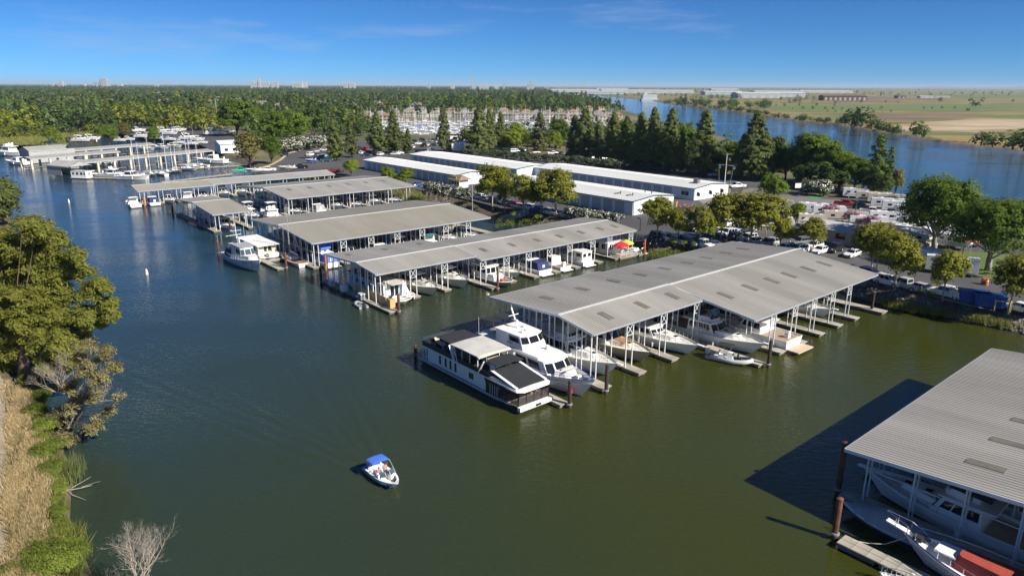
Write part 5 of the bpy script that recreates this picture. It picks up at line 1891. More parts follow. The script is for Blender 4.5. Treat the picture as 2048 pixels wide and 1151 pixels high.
	rails(o, e, L, .06, .36, .75, 'side_rail', 'chrome', 6)
	for s in (1, -1):
		for k_ in range(3):
			b = MB()
			b.box((1.8 + k_ * 1.6, s * (B / 2 * .93 - k_ * .17), 1.25), (.6, .05, .14))
			b.build('hawse_slot', 'band_black', o)
	b = MB()
	b.tube([(7.6, -1.15, 1.15), (7.6, -1.15, .55)], [.3, .34], 8)
	b.build('fender', 'buoy_red', o)
	b = MB()
	b.tube([(8.8, .1, 2.5), (9.3, .1, 2.55)], .16, 6)
	b.box((8.4, 0, 2.35), (.5, .4, .25))
	b.build('windlass', 'chrome', o)
	return o


slip(houseboat(), ER, -9.2, -6.0, 19.6).scale = (1, 1, .80)
slip(big_yacht(), ER, -3.0, -8.6, 20.5).scale = (1, 1, .94)
SL = 'yachts berthed under the largest shed'
o = cruiser('white flybridge yacht with a blue-trimmed bow under the near corner of the largest shed', 15.5, 4.7, 'gel_white', True, 'canvas_grey', 2.2, 1.5, tmast=True, encl='canvas_grey', cabh=1.5, name='motor_yacht', cat='yacht', group=SL)
slip(o, ER, 3.6, -6.3, 15.5)
o = cruiser('tan trawler yacht with a wooden foredeck hatch under the largest shed', 14.5, 4.5, 'hull_tan', False, None, 1.9, 1.5, 'deck_nonskid', teakfore=True, cabm='gel_cream', cabh=1.5, name='trawler_yacht', cat='yacht', group=SL)
slip(o, ER, 10.3, -6.0, 14.5)
o = cruiser('sleek white express cruiser with two dark deck hatches under the largest shed', 14.5, 4.4, 'gel_white', False, None, 1.8, 1.35, cabh=.9, name='express_cruiser', cat='yacht', group=SL)
slip(o, ER, 17.2, -8.2, 14.5)
o = cruiser('white flybridge yacht with dark bridge windows beside the grey inflatable boat', 15.5, 4.7, 'gel_white', True, None, 2.0, 1.5, tmast=True, cabh=1.35, encl='glass_dark', name='motor_yacht', cat='yacht', group=SL)
slip(o, ER, 23.9, -13.6, 15.5)
o = cruiser('white yacht moored stern out with a tan swim platform', 13.5, 4.5, 'gel_white', True, None, 1.9, 1.6, 'cushion_tan', teakfore=False, cabh=1.3, name='motor_yacht', cat='yacht', group=SL)
slip(o, ER, 29.6, -14.6, 13.5, bow_out=False)
b = MB()
b.box((-13.5 / 2 - .9, 0, .42), (1.7, 3.9, .16))
b.build('teak_platform', 'cushion_tan', o)
o = cruiser('white cruiser with a wooden hatch under the far end of the largest shed', 12.5, 4.0, 'gel_white', False, 'canvas_white', 1.8, 1.3, teakfore=True, cabh=1.0, name='cabin_cruiser', group=SL)
slip(o, ER, 45.9, -12.0, 12.5)
CRU = {}
pool = [cruiser('white flybridge cruiser under the left half of the largest shed, nearest the open gable', 13, 4.2, 'gel_white', True, 'canvas_white', group=SL),
		cruiser('', 12, 4.0, 'gel_white', False, 'canvas_blue', group=SL), ]
slip(pool[0], ER, 3.4, 16.0, 13, 1)


def more(proto, L, R0, s, w_, out, bow, label, group, sc=1.0):
	c = copy_tree(proto) if CRU.get(proto.name) else proto
	CRU[proto.name] = 1
	c.scale = (sc, sc, sc)
	slip(c, R0, s, w_, L * sc, out, bow)
	tag(c, label, 'boat', group)
	return c


CRU[pool[0].name] = 1
more(pool[1], 12, ER, 10.3, 16, 1, True, 'white cruiser with a blue bimini in the shade of the largest shed, second slip', SL)
more(pool[0], 13, ER, 17.1, 16, 1, True, 'white flybridge cruiser in the shade of the largest shed, third slip from the open gable', SL)
more(pool[1], 12, ER, 23.6, 16, 1, False, 'white cruiser in the shade at the middle of the left side of the largest shed', SL)

# --- narrow shed D
SD = 'boats berthed under the long narrow shed'
t = thing('houseboat', 'old white houseboat behind a tan fence under the corner of the long narrow shed', 'houseboat', group=SD)
e = hull(t, 15.5, 4.6, .7, .75, 'gel_aged', 'deck_nonskid', rake=.4, drop=.05, full=.9, stern=1)
cab(t, 'cabin', -7.2, 4.6, 4.1, 4.1, .7, 3.0, 0, 0, 0, 'hull_bluegrey', 0, [('side', [(.08, .14), (.22, .28), (.40, .47), (.58, .64), (.74, .80), (.88, .94)], .45, .85), ('front', [(.1, .45), (.55, .9)], .1, .9)], cap='deck_brown')
b = MB()
for y in (-2.0, 2.0):
	b.bar((4.6, y, .7), (4.6, y, 3.0), .1)
	b.bar((7.3, y, .7), (7.3, y, 1.6), .1)
	b.bar((4.6, y, 1.6), (7.3, y, 1.6), .08)
b.bar((7.3, -2, 1.6), (7.3, 2, 1.6), .08)
b.bar((7.3, -2, 1.15), (7.3, 2, 1.15), .08)
b.build('deck_rail', 'gel_white', t)
b = MB()
b.bar((4.8, 1.4, 3.2), (6.9, 1.6, .9), .5, .1)
b.build('slide', 'gel_white', t)
b = MB()
b.bar((5.0, -1.6, .8), (4.6, -1.6, 3.6), .06)
b.bar((5.0, -1.1, .8), (4.6, -1.1, 3.6), .06)
for k_ in range(6):
	b.bar((4.95 - k_ * .06, -1.6, 1.1 + k_ * .4), (4.95 - k_ * .06, -1.1, 1.1 + k_ * .4), .05)
b.build('ladder', 'gel_white', t)
b = MB()
b.box((2.0, 0, 3.2), (8, 2.6, .1))
b.build('roof_deck', 'gel_aged', t)
slip(t, DR, 4.3, -7.6, 15.5)
f = thing('screen_fence', 'tan plywood fence panels standing along the end dock of the narrow shed', 'fence', DW(DR, 1.25, 0), TH)
for i in range(7):
	b = MB()
	b.box((0, 3.2 - i * 1.55, 1.15), (.06, 1.48, 1.3))
	b.build('fence_panel', 'ply_tan', f)
f = thing('dock_planter', 'tan square planter box with a small plant at the end of the fenced dock', 'planter', DW(DR, 1.35, -8.2), TH)
b = MB()
b.box((0, 0, 1.2), (.9, 1.1, 1.4), 0, 0, 1.08)
b.build('box', 'ply_tan', f)
b = MB()
for k_ in range(14):
	a_ = k_ * 2.4
	b.bar((0, 0, 1.85), (math.cos(a_) * .35, math.sin(a_) * .4, 2.3), .12, .03)
b.build('leaves', 'reed_green', f)
for i, (w_, m_, lb) in enumerate([(9.0, 'gel_aged', 'white dock locker at the back end of the fenced dock'), (4.6, 'gel_white', 'white storage box halfway along the fenced dock'), (-1.5, 'hull_grey', 'grey box among clutter on the fenced dock')]):
	f = thing('dock_box', lb, 'box', DW(DR, -.2, w_, .5), TH)
	b = MB()
	b.box((0, 0, .45), (.8, 1.2, .9))
	b.build('box', m_, f)
	b = MB()
	b.box((0, 0, .95), (.86, 1.28, .1), 0, 0, .9)
	b.build('lid', 'gel_white', f)
f = thing('dinghy', 'grey inflatable dinghy floating beside the fenced dock', 'dinghy', DW(DR, -1.5, -3.6), TH + 1.5)
b = MB()
b.tube([(-1.3, .6, .2), (.6, .6, .25), (1.4, .2, .4), (1.4, -.2, .4), (.6, -.6, .25), (-1.3, -.6, .2)], .24, 8)
b.build('tube', 'canvas_grey', f)
b = MB()
b.box((-.2, 0, .16), (2.2, .9, .08))
b.build('floor', 'hull_grey', f)
b = MB()
b.box((-1.35, 0, .6), (.3, .4, .8))
b.build('outboard_motor', 'rubber_black', f)
o = cruiser('aged white motor cruiser with a rounded bow, second boat of the long narrow shed', 12.5, 4.1, 'gel_aged', True, None, 1.8, 1.3, 'deck_nonskid', cabm='gel_aged', cabh=1.3, group=SD)
slip(o, DR, 10.8, -7.3, 12.5)
o = cruiser('white-cabined cruiser with a pale canvas top, third boat of the long narrow shed', 12.0, 4.0, 'gel_aged', True, 'canvas_white', 1.9, 1.3, cabm='gel_white', cabh=1.3, group=SD)
slip(o, DR, 17.4, -7.0, 12.0)
t = thing('patrol_boat', 'dark grey flat-bowed work boat with a white wheelhouse and red gear', 'boat', group=SD)
e = hull(t, 11.5, 3.8, 1.0, 1.25, 'hull_grey', 'hull_grey', rake=1.0, full=.7, power=3.5)
cab(t, 'wheelhouse', -3.6, .9, 3.0, 2.8, .8, 3.1, .3, .1, .1, 'gel_white', .2, [('side', [(.05, .3), (.36, .62), (.68, .94)], .5, .9), ('fronts', [(.08, .92)], .5, .9)], cap='gel_white')
cab(t, 'lower_house', .9, 2.6, 2.6, 2.3, .8, 1.9, .4, 0, .1, 'gel_white')
rails(t, e, 11.5, .7, .98, .6, 'bow_rail', 'steel_white', 6)
for x, y in ((3.4, .6), (3.9, -.5)):
	b = MB()
	b.box((x, y, 1.3), (.4, .4, .5))
	b.build('gear_case', 'buoy_red', t)
b = MB()
b.tube([(-1.6, 0, 3.2), (-1.8, 0, 5.4)], .04, 4)
b.build('mast', 'paint_white', t)
slip(t, DR, 23.6, -11.0, 11.5)
o = cruiser('white cruiser with a big dark blue cockpit canvas, stern out under the narrow shed', 11.0, 3.6, 'gel_white', False, None, 1.5, 1.2, cockpit_cover='canvas_navy', group=SD)
slip(o, DR, 34.1, -8.6, 11.0, bow_out=False)
o = cruiser('small white cruiser stern out right of the one with the dark blue canvas', 9.0, 3.2, 'gel_white', False, None, 1.3, 1.0, group=SD)
slip(o, DR, 39.4, -8.6, 9.0, bow_out=False)
o = cruiser('white square-cabined boat stern out near the umbrellas', 9.5, 3.5, 'gel_white', False, None, 1.4, 1.1, cabh=1.5, group=SD)
slip(o, DR, 45.3, -8.9, 9.5, bow_out=False)
cab(o, 'aft_cabin', -4.2, -1.9, 2.8, 2.8, 1.0, 2.9, 0, 0, .1, 'gel_white', 0, [('side', [(.2, .7)], .5, .85), ('rear', [(.1, .4), (.6, .9)], .5, .85)], cap='gel_white')
t = thing('float_deck', 'floating wooden deck with a hut and white railing under the two sun umbrellas', 'float', DW(DR, 56.6, -5.6), TH)
dockmb(5.4, 8.0).build('deck', ['dock_concrete', 'dock_side'], t, rz=math.pi / 2)
b = MB()
for s_, w_ in ((-2.6, -3.8), (-.9, -3.8), (.9, -3.8), (2.6, -3.8), (2.6, -1.2), (-2.6, -1.2)):
	b.bar((s_, w_, .5), (s_, w_, 1.5), .08)
for z in (1.05, 1.5):
	b.bar((-2.6, -3.8, z), (2.6, -3.8, z), .07)
	b.bar((2.6, -3.8, z), (2.6, -1.2, z), .07)
	b.bar((-2.6, -3.8, z), (-2.6, -1.2, z), .07)
b.build('railing', 'steel_white', t)
cab(t, 'hut', -2.4, 2.4, 4.4, 4.4, .5, 2.9, 0, 0, 0, 'gel_white', 0, [('stbd', [(.1, .3), (.62, .84)], .4, .85), ('rear', [(.2, .4), (.6, .8)], .4, .85)])
kid = KIDS[t.name]
for k_ in kid[2:]:
	k_.location = (0, 2.0, 0)
for i, (ds, dw, m_, lb) in enumerate([(-.9, -2.4, 'umbrella_red', 'open red sun umbrella at the far end of the long narrow shed'), (1.5, -1.6, 'umbrella_lime', 'open lime-green sun umbrella right of the red one')]):
	p = DW(DR, 56.6 + ds, -5.6 + dw, .5)
	t = thing('sun_umbrella', lb, 'umbrella', p, TH + i)
	b = MB()
	b.tube([(0, 0, 0), (0, 0, 2.9)], .035, 6)
	b.build('pole', 'pole_wood', t)
	b = MB()
	rings = []
	for r_, z in ((1.75, 2.15), (1.2, 2.55), (.55, 2.82), (.02, 2.95)):
		rings.append([(r_ * math.cos(q * math.pi / 4), r_ * math.sin(q * math.pi / 4), z) for q in range(8)])
	b.loft(rings, True)
	b.loft([[(p_[0] * .99, p_[1] * .99, p_[2] - .04) for p_ in r_][::-1] for r_ in rings], True)
	b.build('canopy', m_, t)
	b = MB()
	for q in range(8):
		a_ = q * math.pi / 4
		b.bar((1.7 * math.cos(a_), 1.7 * math.sin(a_), 2.12), (.05, 0, 2.86), .025)
	b.build('ribs', 'pole_wood', t)
t = thing('garden_table', 'small round table under the red sun umbrella', 'table', DW(DR, 55.6, -8.0, .5), TH)
b = MB()
b.tube([(0, 0, .7), (0, 0, .75)], .5, 12)
b.build('table_top', 'buoy_red', t)
b = MB()
b.tube([(0, 0, 0), (0, 0, .7)], .05, 6)
b.build('leg', 'pole_grey', t)
o = cruiser('small white ski boat with a black outboard beside the umbrella float', 6.0, 2.3, 'gel_white', False, None, .8, .65, rail=False, pulpit=False, cabh=.25, name='ski_boat', group=SD)
slip(o, DR, 61.6, -9.0, 6.0, bow_out=False)
b = MB()
b.box((-3.3, 0, .9), (.45, .45, 1.0))
b.build('outboard_motor', 'rubber_black', o)
p1 = cruiser('shaded white cruiser under the left side of the narrow shed, nearest the open river', 11.5, 3.8, 'gel_white', True, 'canvas_blue', group=SD)
slip(p1, DR, 10.5, 11.5, 11.5, 1)
CRU[p1.name] = 1
more(p1, 11.5, DR, 17.4, 11.3, 1, True, 'shaded white cruiser under the left side of the narrow shed, second from the open river', SD)
more(pool[1], 12, DR, 28.8, -7.6, -1, True, 'shaded white cruiser with a blue bimini between work boat and dark blue canvas', SD, .85)

# --- shed C
SCG = 'boats berthed under the wide grey-beige shed'
o1 = cruiser('white boat with bright blue canvas sides at the corner of the wide grey-beige shed', 9.5, 3.4, 'gel_white', True, 'canvas_white', 1.4, 1.1, cockpit_cover='canvas_bright', encl='canvas_bright', group=SCG)
slip(o1, CR, 3.0, -17.0, 9.5, bow_out=False)
CRU[o1.name] = 1
o2 = cruiser('white teal-topped sport boat beside the blue canvas boat of the wide grey-beige shed', 10, 3.5, 'gel_white', False, 'canvas_teal', 1.5, 1.1, group=SCG)
slip(o2, CR, 9.2, -17.4, 10)
CRU[o2.name] = 1
o3 = cruiser('boat with a green-grey canvas cover under the wide grey-beige shed', 9, 3.3, 'gel_white', False, None, 1.3, 1.0, cockpit_cover='canvas_green', group=SCG)
slip(o3, CR, 15.3, -16.4, 9, bow_out=False)
CRU[o3.name] = 1
more(o1, 9.5, CR, 21.4, -16.4, -1, True, 'white flybridge boat with blue side canvas in the middle of the wide grey-beige shed', SCG, 1.05)
more(o2, 10, CR, 27.5, -16.6, -1, False, 'white sport boat with a teal top right of the middle of the wide grey-beige shed', SCG)
more(p1, 11.5, CR, 33.6, -16.4, -1, True, 'white flybridge cruiser near the shore end of the wide grey-beige shed', SCG, .95)
more(o3, 9, CR, 39.6, -15.8, -1, True, 'covered boat with green-grey canvas closest to the shore under the wide grey-beige shed', SCG)
more(p1, 11.5, CR, 3.0, 15.4, 1, True, 'white flybridge cruiser beside the left gable post of the wide grey-beige shed', SCG, 1.05)
more(o2, 10, CR, 9.2, 15.4, 1, False, 'white sport boat in the shade behind the left gable of the wide grey-beige shed', SCG)
# pale blue converted trawler, floating house, sailboat outside C
t = thing('work_boat', 'pale blue wooden motor boat with a grey cabin top, moored out in the open river', 'boat')
L_, B_ = 16.2, 4.6
e = hull(t, L_, B_, 1.5, 2.6, 'hull_bluegrey', 'deck_nonskid', rake=1.5, drop=.5, power=2.2, full=.45, stern=.8)
cab(t, 'cabin', -2.6, 2.6, 3.2, 3.0, 1.2, 4.0, .9, 0, .25, 'gel_aged', .4, [('side', [(.52, .74), (.78, .95)], .52, .85), ('fronts', [(.06, .94)], .5, .86, 'glass_blue')], cap='canvas_grey')
cab(t, 'foredeck_house', 2.6, 5.2, 2.8, 1.9, 1.4, 2.7, .5, 0, .15, 'deck_nonskid', .6)
cab(t, 'aft_cover', -6.6, -2.7, 3.2, 3.2, 1.2, 2.7, 0, .4, .3, 'canvas_navy', 0)
b = MB()
b.tube([(-3.2, 0, 3.9), (-3.4, 0, 8.0)], .06, 5)
b.tube([(-3.3, -1.0, 6.4), (-3.3, 1.0, 6.4)], .04, 4)
b.tube([(-5.6, 1.0, 2.4), (-5.6, 1.0, 5.2)], .05, 4)
b.tube([(-5.8, -1.2, 5.0), (-5.2, 1.6, 5.2)], .06, 4)
b.tube([(-1.6, 1.0, 4.1), (-1.6, 1.0, 7.6)], .025, 4)
b.build('mast', 'paint_white', t)
b = MB()
b.tube([(-2.4, .2, 4.9), (-2.4, .2, 5.15)], .35, 8)
b.tube([(-2.4, .2, 4.1), (-2.4, .2, 4.9)], .12, 6)
b.build('radar', 'gel_white', t)
cab(t, 'tender', -7.4, -5.0, 1.4, 1.1, 2.7, 3.3, .5, .2, .2, 'gel_aged')
rails(t, e, L_, .2, .97, .7, 'side_rail', 'steel_white', 12)
b = MB()
b.box((6.6, -.75, 1.2), (.5, .12, .7))
b.build('anchor', 'pile_rust', t)
for k_ in range(7):
	b = MB()
	b.box((4.1 + k_ * .26, -B_ / 2 * .80 + k_ * .05, 1.62 + k_ * .02), (.17, .05, .16))
	b.build('lettering', 'hull_navy', t)
slip(t, CR, -9.4, -12.4, L_)
t = thing('floating_house', 'floating house with a flat white roof behind the pale blue boat', 'houseboat')
hull(t, 13, 4.6, .7, .7, 'gel_white', 'deck_nonskid', rake=.3, drop=.05, full=.92, stern=1)
cab(t, 'cabin', -6.0, 4.2, 3.9, 3.9, .7, 2.9, 0, 0, 0, 'gel_cream', 0, [('side', [(.05, .18), (.25, .4), (.48, .62), (.7, .85)], .42, .85), ('front', [(.08, .4), (.55, .92)], .4, .85)])
b = MB()
b.box((-.6, 0, 2.98), (11.8, 4.9, .14))
b.build('roof', 'canvas_white', t)
b = MB()
b.box((5.6, .6, 1.05), (1.6, 2.4, .8))
b.build('tender_cover', 'canvas_white', t)
b = MB()
for x in (-6.3, 5.0):
	for s in (1, -1):
		b.bar((x, s * 2.2, .7), (x, s * 2.2, 2.9), .08)
b.build('porch_post', 'gel_white', t)
slip(t, CR, -3.7, -4.0, 13)


def sailboat(label, L=9.0, B=2.8, mast=12.0, hm='gel_white', cover='canvas_blue', group=None, name='sailboat'):
	t = thing(name, label, 'sailboat', (0, 0, 0), 0, group)
	e = hull(t, L, B, .85, 1.15, hm, 'deck_nonskid', rake=1.2, drop=.08, stern=.6, full=.42)
	cab(t, 'cabin', -L * .12, L * .18, B * .6, B * .42, .85, 1.42, .5, .1, .12, 'gel_white', .3, [('side', [(.1, .4), (.5, .8)], .35, .75)])
	b = MB()
	b.box((-L * .28, 0, .83), (L * .26, B * .42, .06))
	b.build('cockpit_sole', 'teak', t)
	b = MB()
	b.tube([(L * .1, 0, .9), (L * .1, 0, mast)], [.09, .06], 6)
	b.tube([(L * .1, -1.0, mast * .58), (L * .1, 1.0, mast * .58)], .03, 4)
	b.build('mast', 'paint_white', t)
	b = MB()
	b.tube([(L * .1, 0, 2.0), (-L * .32, 0, 2.05)], .06, 5)
	b.build('boom', 'paint_white', t)
	b = MB()
	b.tube([(L * .09, 0, 2.5), (L * .02, 0, 2.25), (-L * .3, 0, 2.15)], [.12, .2, .1], 6)
	b.build('sail_cover', cover, t)
	b = MB()
	for s in (1, -1):
		b.tube([(L * .08, s * B * .46, 1.0), (L * .1, s * 1.0, mast * .58), (L * .1, 0, mast)], .014, 3)
	b.tube([(L * .49, 0, 1.1), (L * .1, 0, mast)], .014, 3)
	b.tube([(-L * .49, 0, .9), (L * .1, 0, mast)], .014, 3)
	b.build('rigging', 'steel_grey', t)
	rails(t, e, L, .7, .98, .55, k=4)
	return t


sb = sailboat('wooden-decked sailboat with a bare pale mast before the gable of the wide grey-beige shed', 10.0, 3.0, 11.5, 'gel_white', 'canvas_white')
for k_ in KIDS[sb.name]:
	if k_.name.startswith('mast') or k_.name.startswith('boom'):
		k_.data.materials[0] = MT['bark_pale']
	if k_.name.startswith('deck'):
		k_.data.materials[0] = MT['teak']
slip(sb, CR, -1.3, -13.0, 10.0, bow_out=False)
fd = thing('floating_dock', 'short grey float between the pale blue boat and the sailboat', 'dock', (CR.x, CR.y, 0), TH)
dock_part(fd, 'deck', -6.4, -5.1, -13.0, 4)
fd2 = thing('floating_dock', 'cross float behind the sailboat before the wide grey-beige shed', 'dock', (CR.x, CR.y, 0), TH)
dock_part(fd2, 'deck', -5.0, 0.2, -5.6, -4.4)

# --- B, A sheds
SB = 'boats berthed under the far sheds'
ql = [cruiser('white cruiser with a raked bow under the shed below the lime-green trees, left one', 11, 3.7, 'gel_white', True, 'canvas_white', group=SB), cruiser('white open cruiser under the narrow shed nearest the open river', 9, 3.3, 'gel_white', False, 'canvas_white', 1.3, 1.0, group=SB),
      cruiser('white boat with a dark blue canvas cover under the narrow shed by the open river', 9, 3.3, 'gel_white', False, None, 1.3, 1.0, cockpit_cover='canvas_navy', group=SB), cruiser('boat with a grey canvas cover under the shed below the lime-green trees', 9, 3.3, 'gel_white', False, None, 1.3, 1.0, cockpit_cover='canvas_grey', group=SB)]
nmB = 'by the lime-green trees'
for (pi, L_, R0, s, w_, out, bow, lb) in [
		(0, 11, BR, 15.4, -16.6, -1, True, 'left one of two raked white cruisers under the shed ' + nmB + ''),
		(0, 11, BR, 27.6, -16.6, -1, True, 'right one of two raked white cruisers under the shed ' + nmB + ''),
		(3, 9, BR, 9.0, -16.4, -1, False, 'grey covered boat near the open gable of the shed ' + nmB),
		(3, 9, BR, 21.4, -16.4, -1, True, 'grey covered boat between two raked cruisers under the shed ' + nmB),
		(2, 9, BR, 33.8, -16.4, -1, True, 'dark blue covered boat at the shore end of the shed ' + nmB),
		(1, 9, BR, 3.0, -16.4, -1, True, 'white open cruiser at the near corner of the shed ' + nmB),
		(1, 9, BR, 3.0, 15.0, 1, False, 'small white open boat at the far side of the shed ' + nmB),
		(0, 11, BR, 9.0, 15.0, 1, True, 'white cruiser at the far side of the shed ' + nmB),
		(1, 9, AA1, -1.6, -9.6, -1, False, 'white open cruiser moored outside the leftmost narrow shed'),
		(2, 9, AA1, 3.6, -9.2, -1, False, 'white boat with a dark blue cover under the leftmost narrow shed, nearest the open river'),
		(1, 9, AA1, 8.6, -9.2, -1, True, 'white-bowed cruiser beside the dark blue covered boat of the leftmost narrow shed'),
		(1, 9, AA1, 13.6, -8.4, -1, False, 'white open cruiser in the middle of the leftmost narrow shed'),
		(2, 9, AA1, 18.6, -8.0, -1, True, 'dark blue covered boat at the inner end of the leftmost narrow shed'),
		(0, 11, AA2, 5.0, -8.6, -1, True, 'tall white cruiser at the near end of the long low shed by the ramp'),
		(0, 11, AA2, 10.4, -8.4, -1, True, 'white cruiser with its bow out, second slip of the long low shed by the ramp'),
		(1, 9, AA2, 16.0, -8.0, -1, True, 'white open boat, third slip of the long low shed by the ramp'),
		(3, 9, AA2, 21.6, -7.6, -1, True, 'grey covered boat in the middle of the long low shed by the ramp'),
		(2, 9, AA2, 27.2, -7.6, -1, True, 'dark blue covered boat right of the middle of the long low shed by the ramp'),
		(1, 9, AA2, 32.8, -7.6, -1, True, 'white open boat near the shore end of the long low shed by the ramp'),
		(3, 9, AR, 4.2, -14.9, -1, True, 'grey covered boat lying along the small square shed'),
		(1, 9, AR, 4.2, 14.4, 1, True, 'small white boat in the shade at the left side of the small square shed'),
		(3, 9, AR, 4.4, 4.0, 1, True, 'grey covered boat in the shade in the middle of the small square shed'),
		(0, 11, AR, 13.0, -8.0, -1, True, 'white trawler with a dark hull side between the small square shed and the wide shed'),
		(0, 11, AR, 17.5, -10.0, -1, False, 'tall-cabined white boat beside the near gable of the shed ' + nmB)]:
	more(ql[pi], L_, R0, s, w_, out, bow, lb, SB)

# --- F shed boats
o = cruiser('white flybridge yacht with a dark bridge cover under the nearest shed at the bottom right', 13.5, 4.3, 'gel_white', True, None, 2.0, 1.4, tmast=False, cabh=1.35, encl='canvas_black', name='motor_yacht', cat='yacht')
slip(o, FR_, 4.5, .0, 13.5, 1)
o = cruiser('white yacht hidden behind the dark-bridged one under the nearest shed', 12.5, 4.1, 'gel_white', True, 'canvas_white', 1.8, 1.3, name='motor_yacht', cat='yacht')
slip(o, FR_, 10.2, -.4, 12.5, 1)
t = thing('covered_boat', 'open motor boat wrapped in a sagging grey tarpaulin beside the nearest shed', 'boat')
e = hull(t, 7.2, 2.5, .75, .95, 'hull_navy', 'canvas_grey', rake=.9, drop=.25)
b = MB()
rows = []
for tt, pk in ((.0, .1), (.18, 1.0), (.34, .5), (.5, 1.35), (.66, .85), (.82, .35), (.985, .05)):
	bd, z = e(tt)
	x = -3.6 + tt * 7.2
	bd = bd + .05
	rows.append([(x, -bd, z - .18), (x, -bd, z + .02), (x, -bd * .5, z + pk * .75), (x, 0, z + pk), (x, bd * .5, z + pk * .72), (x, bd, z + .02), (x, bd, z - .18)])
b.loft(rows, False)
b.build('tarpaulin', 'canvas_grey', t, True)
slip(t, FR_, -.6, -.6, 7.2, 1)
t = thing('trawler_yacht', 'white yacht with a rust-red deck cover at the bottom right corner', 'yacht')
L_, B_ = 14.0, 4.2
e = hull(t, L_, B_, 1.3, 2.0, 'gel_white', 'gel_white', rake=1.8, drop=.22, railm='trim_blue')
cab(t, 'foredeck_cover', -.6, 3.2, 2.6, 2.0, 1.45, 2.35, .3, 0, .35, 'canvas_red', .3)
cab(t, 'cabin', -5.6, -.6, 3.4, 3.2, 1.15, 3.1, .9, 0, .25, 'gel_white', .3, [('side', [(.1, .45), (.5, .92)], .45, .9), ('fronts', [(.05, .95)], .2, .92)], cap='gel_white')
b = MB()
b.box((3.9, 0, 2.02), (1.4, 1.6, .12))
b.build('fore_hatch', 'canvas_white', t)
b = MB()
b.bar((6.6, 0, 2.02), (8.2, 0, 2.3), .5, .1)
b.build('bowsprit', 'gel_white', t)
b = MB()
for s in (1, -1):
	b.tube([(5.6, s * .8, 2.0), (6.6, s * .42, 2.75), (8.3, s * .05, 3.05)], .03, 4)
	b.tube([(6.6, s * .42, 1.95), (6.6, s * .42, 2.75)], .028, 4)
	b.tube([(7.5, s * .22, 2.15), (7.5, s * .22, 2.9)], .028, 4)
b.build('bowsprit_rail', 'chrome', t)
b = MB()
b.box((5.9, .1, 1.95), (.6, .5, .35))
b.tube([(5.2, -.3, 1.9), (6.2, -.3, 2.0)], .13, 6)
b.build('windlass', 'rubber_black', t)
rails(t, e, L_, .35, .93, .6, 'bow_rail', 'chrome', 9)
for k_ in range(8):
	b = MB()
	b.box((-1.0 + k_ * .28, 1.98, 1.02), (.18, .04, .18))
	b.build('lettering', 'band_black', t)
b = MB()
for s in (1, -1):
	b.tube([(-6.8, s * B_ * .46, .75), (1.5, s * B_ * .485, .9), (4.6, s * 1.25, 1.15), (6.2, s * .38, 1.4)], .07, 4)
b.build('rubbing_strake', 'deck_brown', t)
slip(t, FR_, -2.6, -5.9, L_, 1)
r = thing('mooring_line', 'white rope from the panelled float to the bow of the red-covered yacht', 'rope', DW(FR_, -4.6, -3.2, .55), TH)
b = MB()
pth = [Vector((0, 0, 0)), Vector((.6, -.9, -.05)), Vector((1.2, -1.9, .15)), Vector((1.9, -3.0, 1.0))]
b.tube(pth, .035, 5)
b.build('rope', 'rope', r)
o = cruiser('small white dinghy with a blue seat at the bottom edge beside the panelled float', 4.6, 1.9, 'gel_white', False, None, .62, .55, rail=True, pulpit=False, cabh=.15, name='dinghy', cat='dinghy')
slip(o, FR_, -6.9, -6.2, 4.6, 1)

# --- inflatable boat by the big shed
t = thing('inflatable_boat', 'grey inflatable boat with a dark bimini beside the long finger of the largest shed', 'boat')
b = MB()
pth = [(-2.9, 1.0, .35), (.8, 1.0, .38), (2.0, .75, .5), (2.7, .25, .66), (2.7, -.25, .66), (2.0, -.75, .5), (.8, -1.0, .38), (-2.9, -1.0, .35)]
b.tube(pth, [.2, .3, .3, .28, .28, .3, .3, .2], 9)
b.build('tube', 'rubber_grey', t, True)
b = MB()
b.box((-.3, 0, .2), (4.6, 1.5, .16))
b.build('floor', 'gel_white', t)
cab(t, 'console', -.4, .5, .8, .7, .28, 1.25, .25, .1, .08, 'gel_white', .1, [('fronts', [(.1, .9)], .6, .95)])
seat(t, -1.1, 0, .28, .7, 'gel_white')
seat(t, 1.2, 0, .22, .5, 'rubber_black')
bimini(t, -1.6, .4, 1.6, .6, 2.15, 'canvas_black', arch=.12)
b = MB()
b.box((-2.95, 0, .95), (.5, .5, .8), 0, 0, .8)
b.box((-2.95, 0, .3), (.2, .2, .8))
b.build('outboard_motor', 'gel_aged', t)
t.location = (at(1415, 713).lerp(at(1505, 731), .5))
d_ = at(1505, 731) - at(1415, 713)
t.rotation_euler = (0, 0, math.atan2(d_.y, d_.x))
# ---------------------------------------------------------------- people
import bmesh


def skin_mesh(name, verts, edges, radii, m, root=0, lvl=1):
	bm = bmesh.new()
	ly = bm.verts.layers.skin.verify()
	vs = [bm.verts.new(v) for v in verts]
	for i, v in enumerate(vs):
		r = radii[i] if isinstance(radii[i], tuple) else (radii[i], radii[i])
		v[ly].radius = r
		v[ly].use_root = i == root
	for a, c in edges:
		bm.edges.new((vs[a], vs[c]))
	me = bpy.data.meshes.new(name)
	bm.to_mesh(me)
	bm.free()
	me.materials.append(MT[m])
	return me


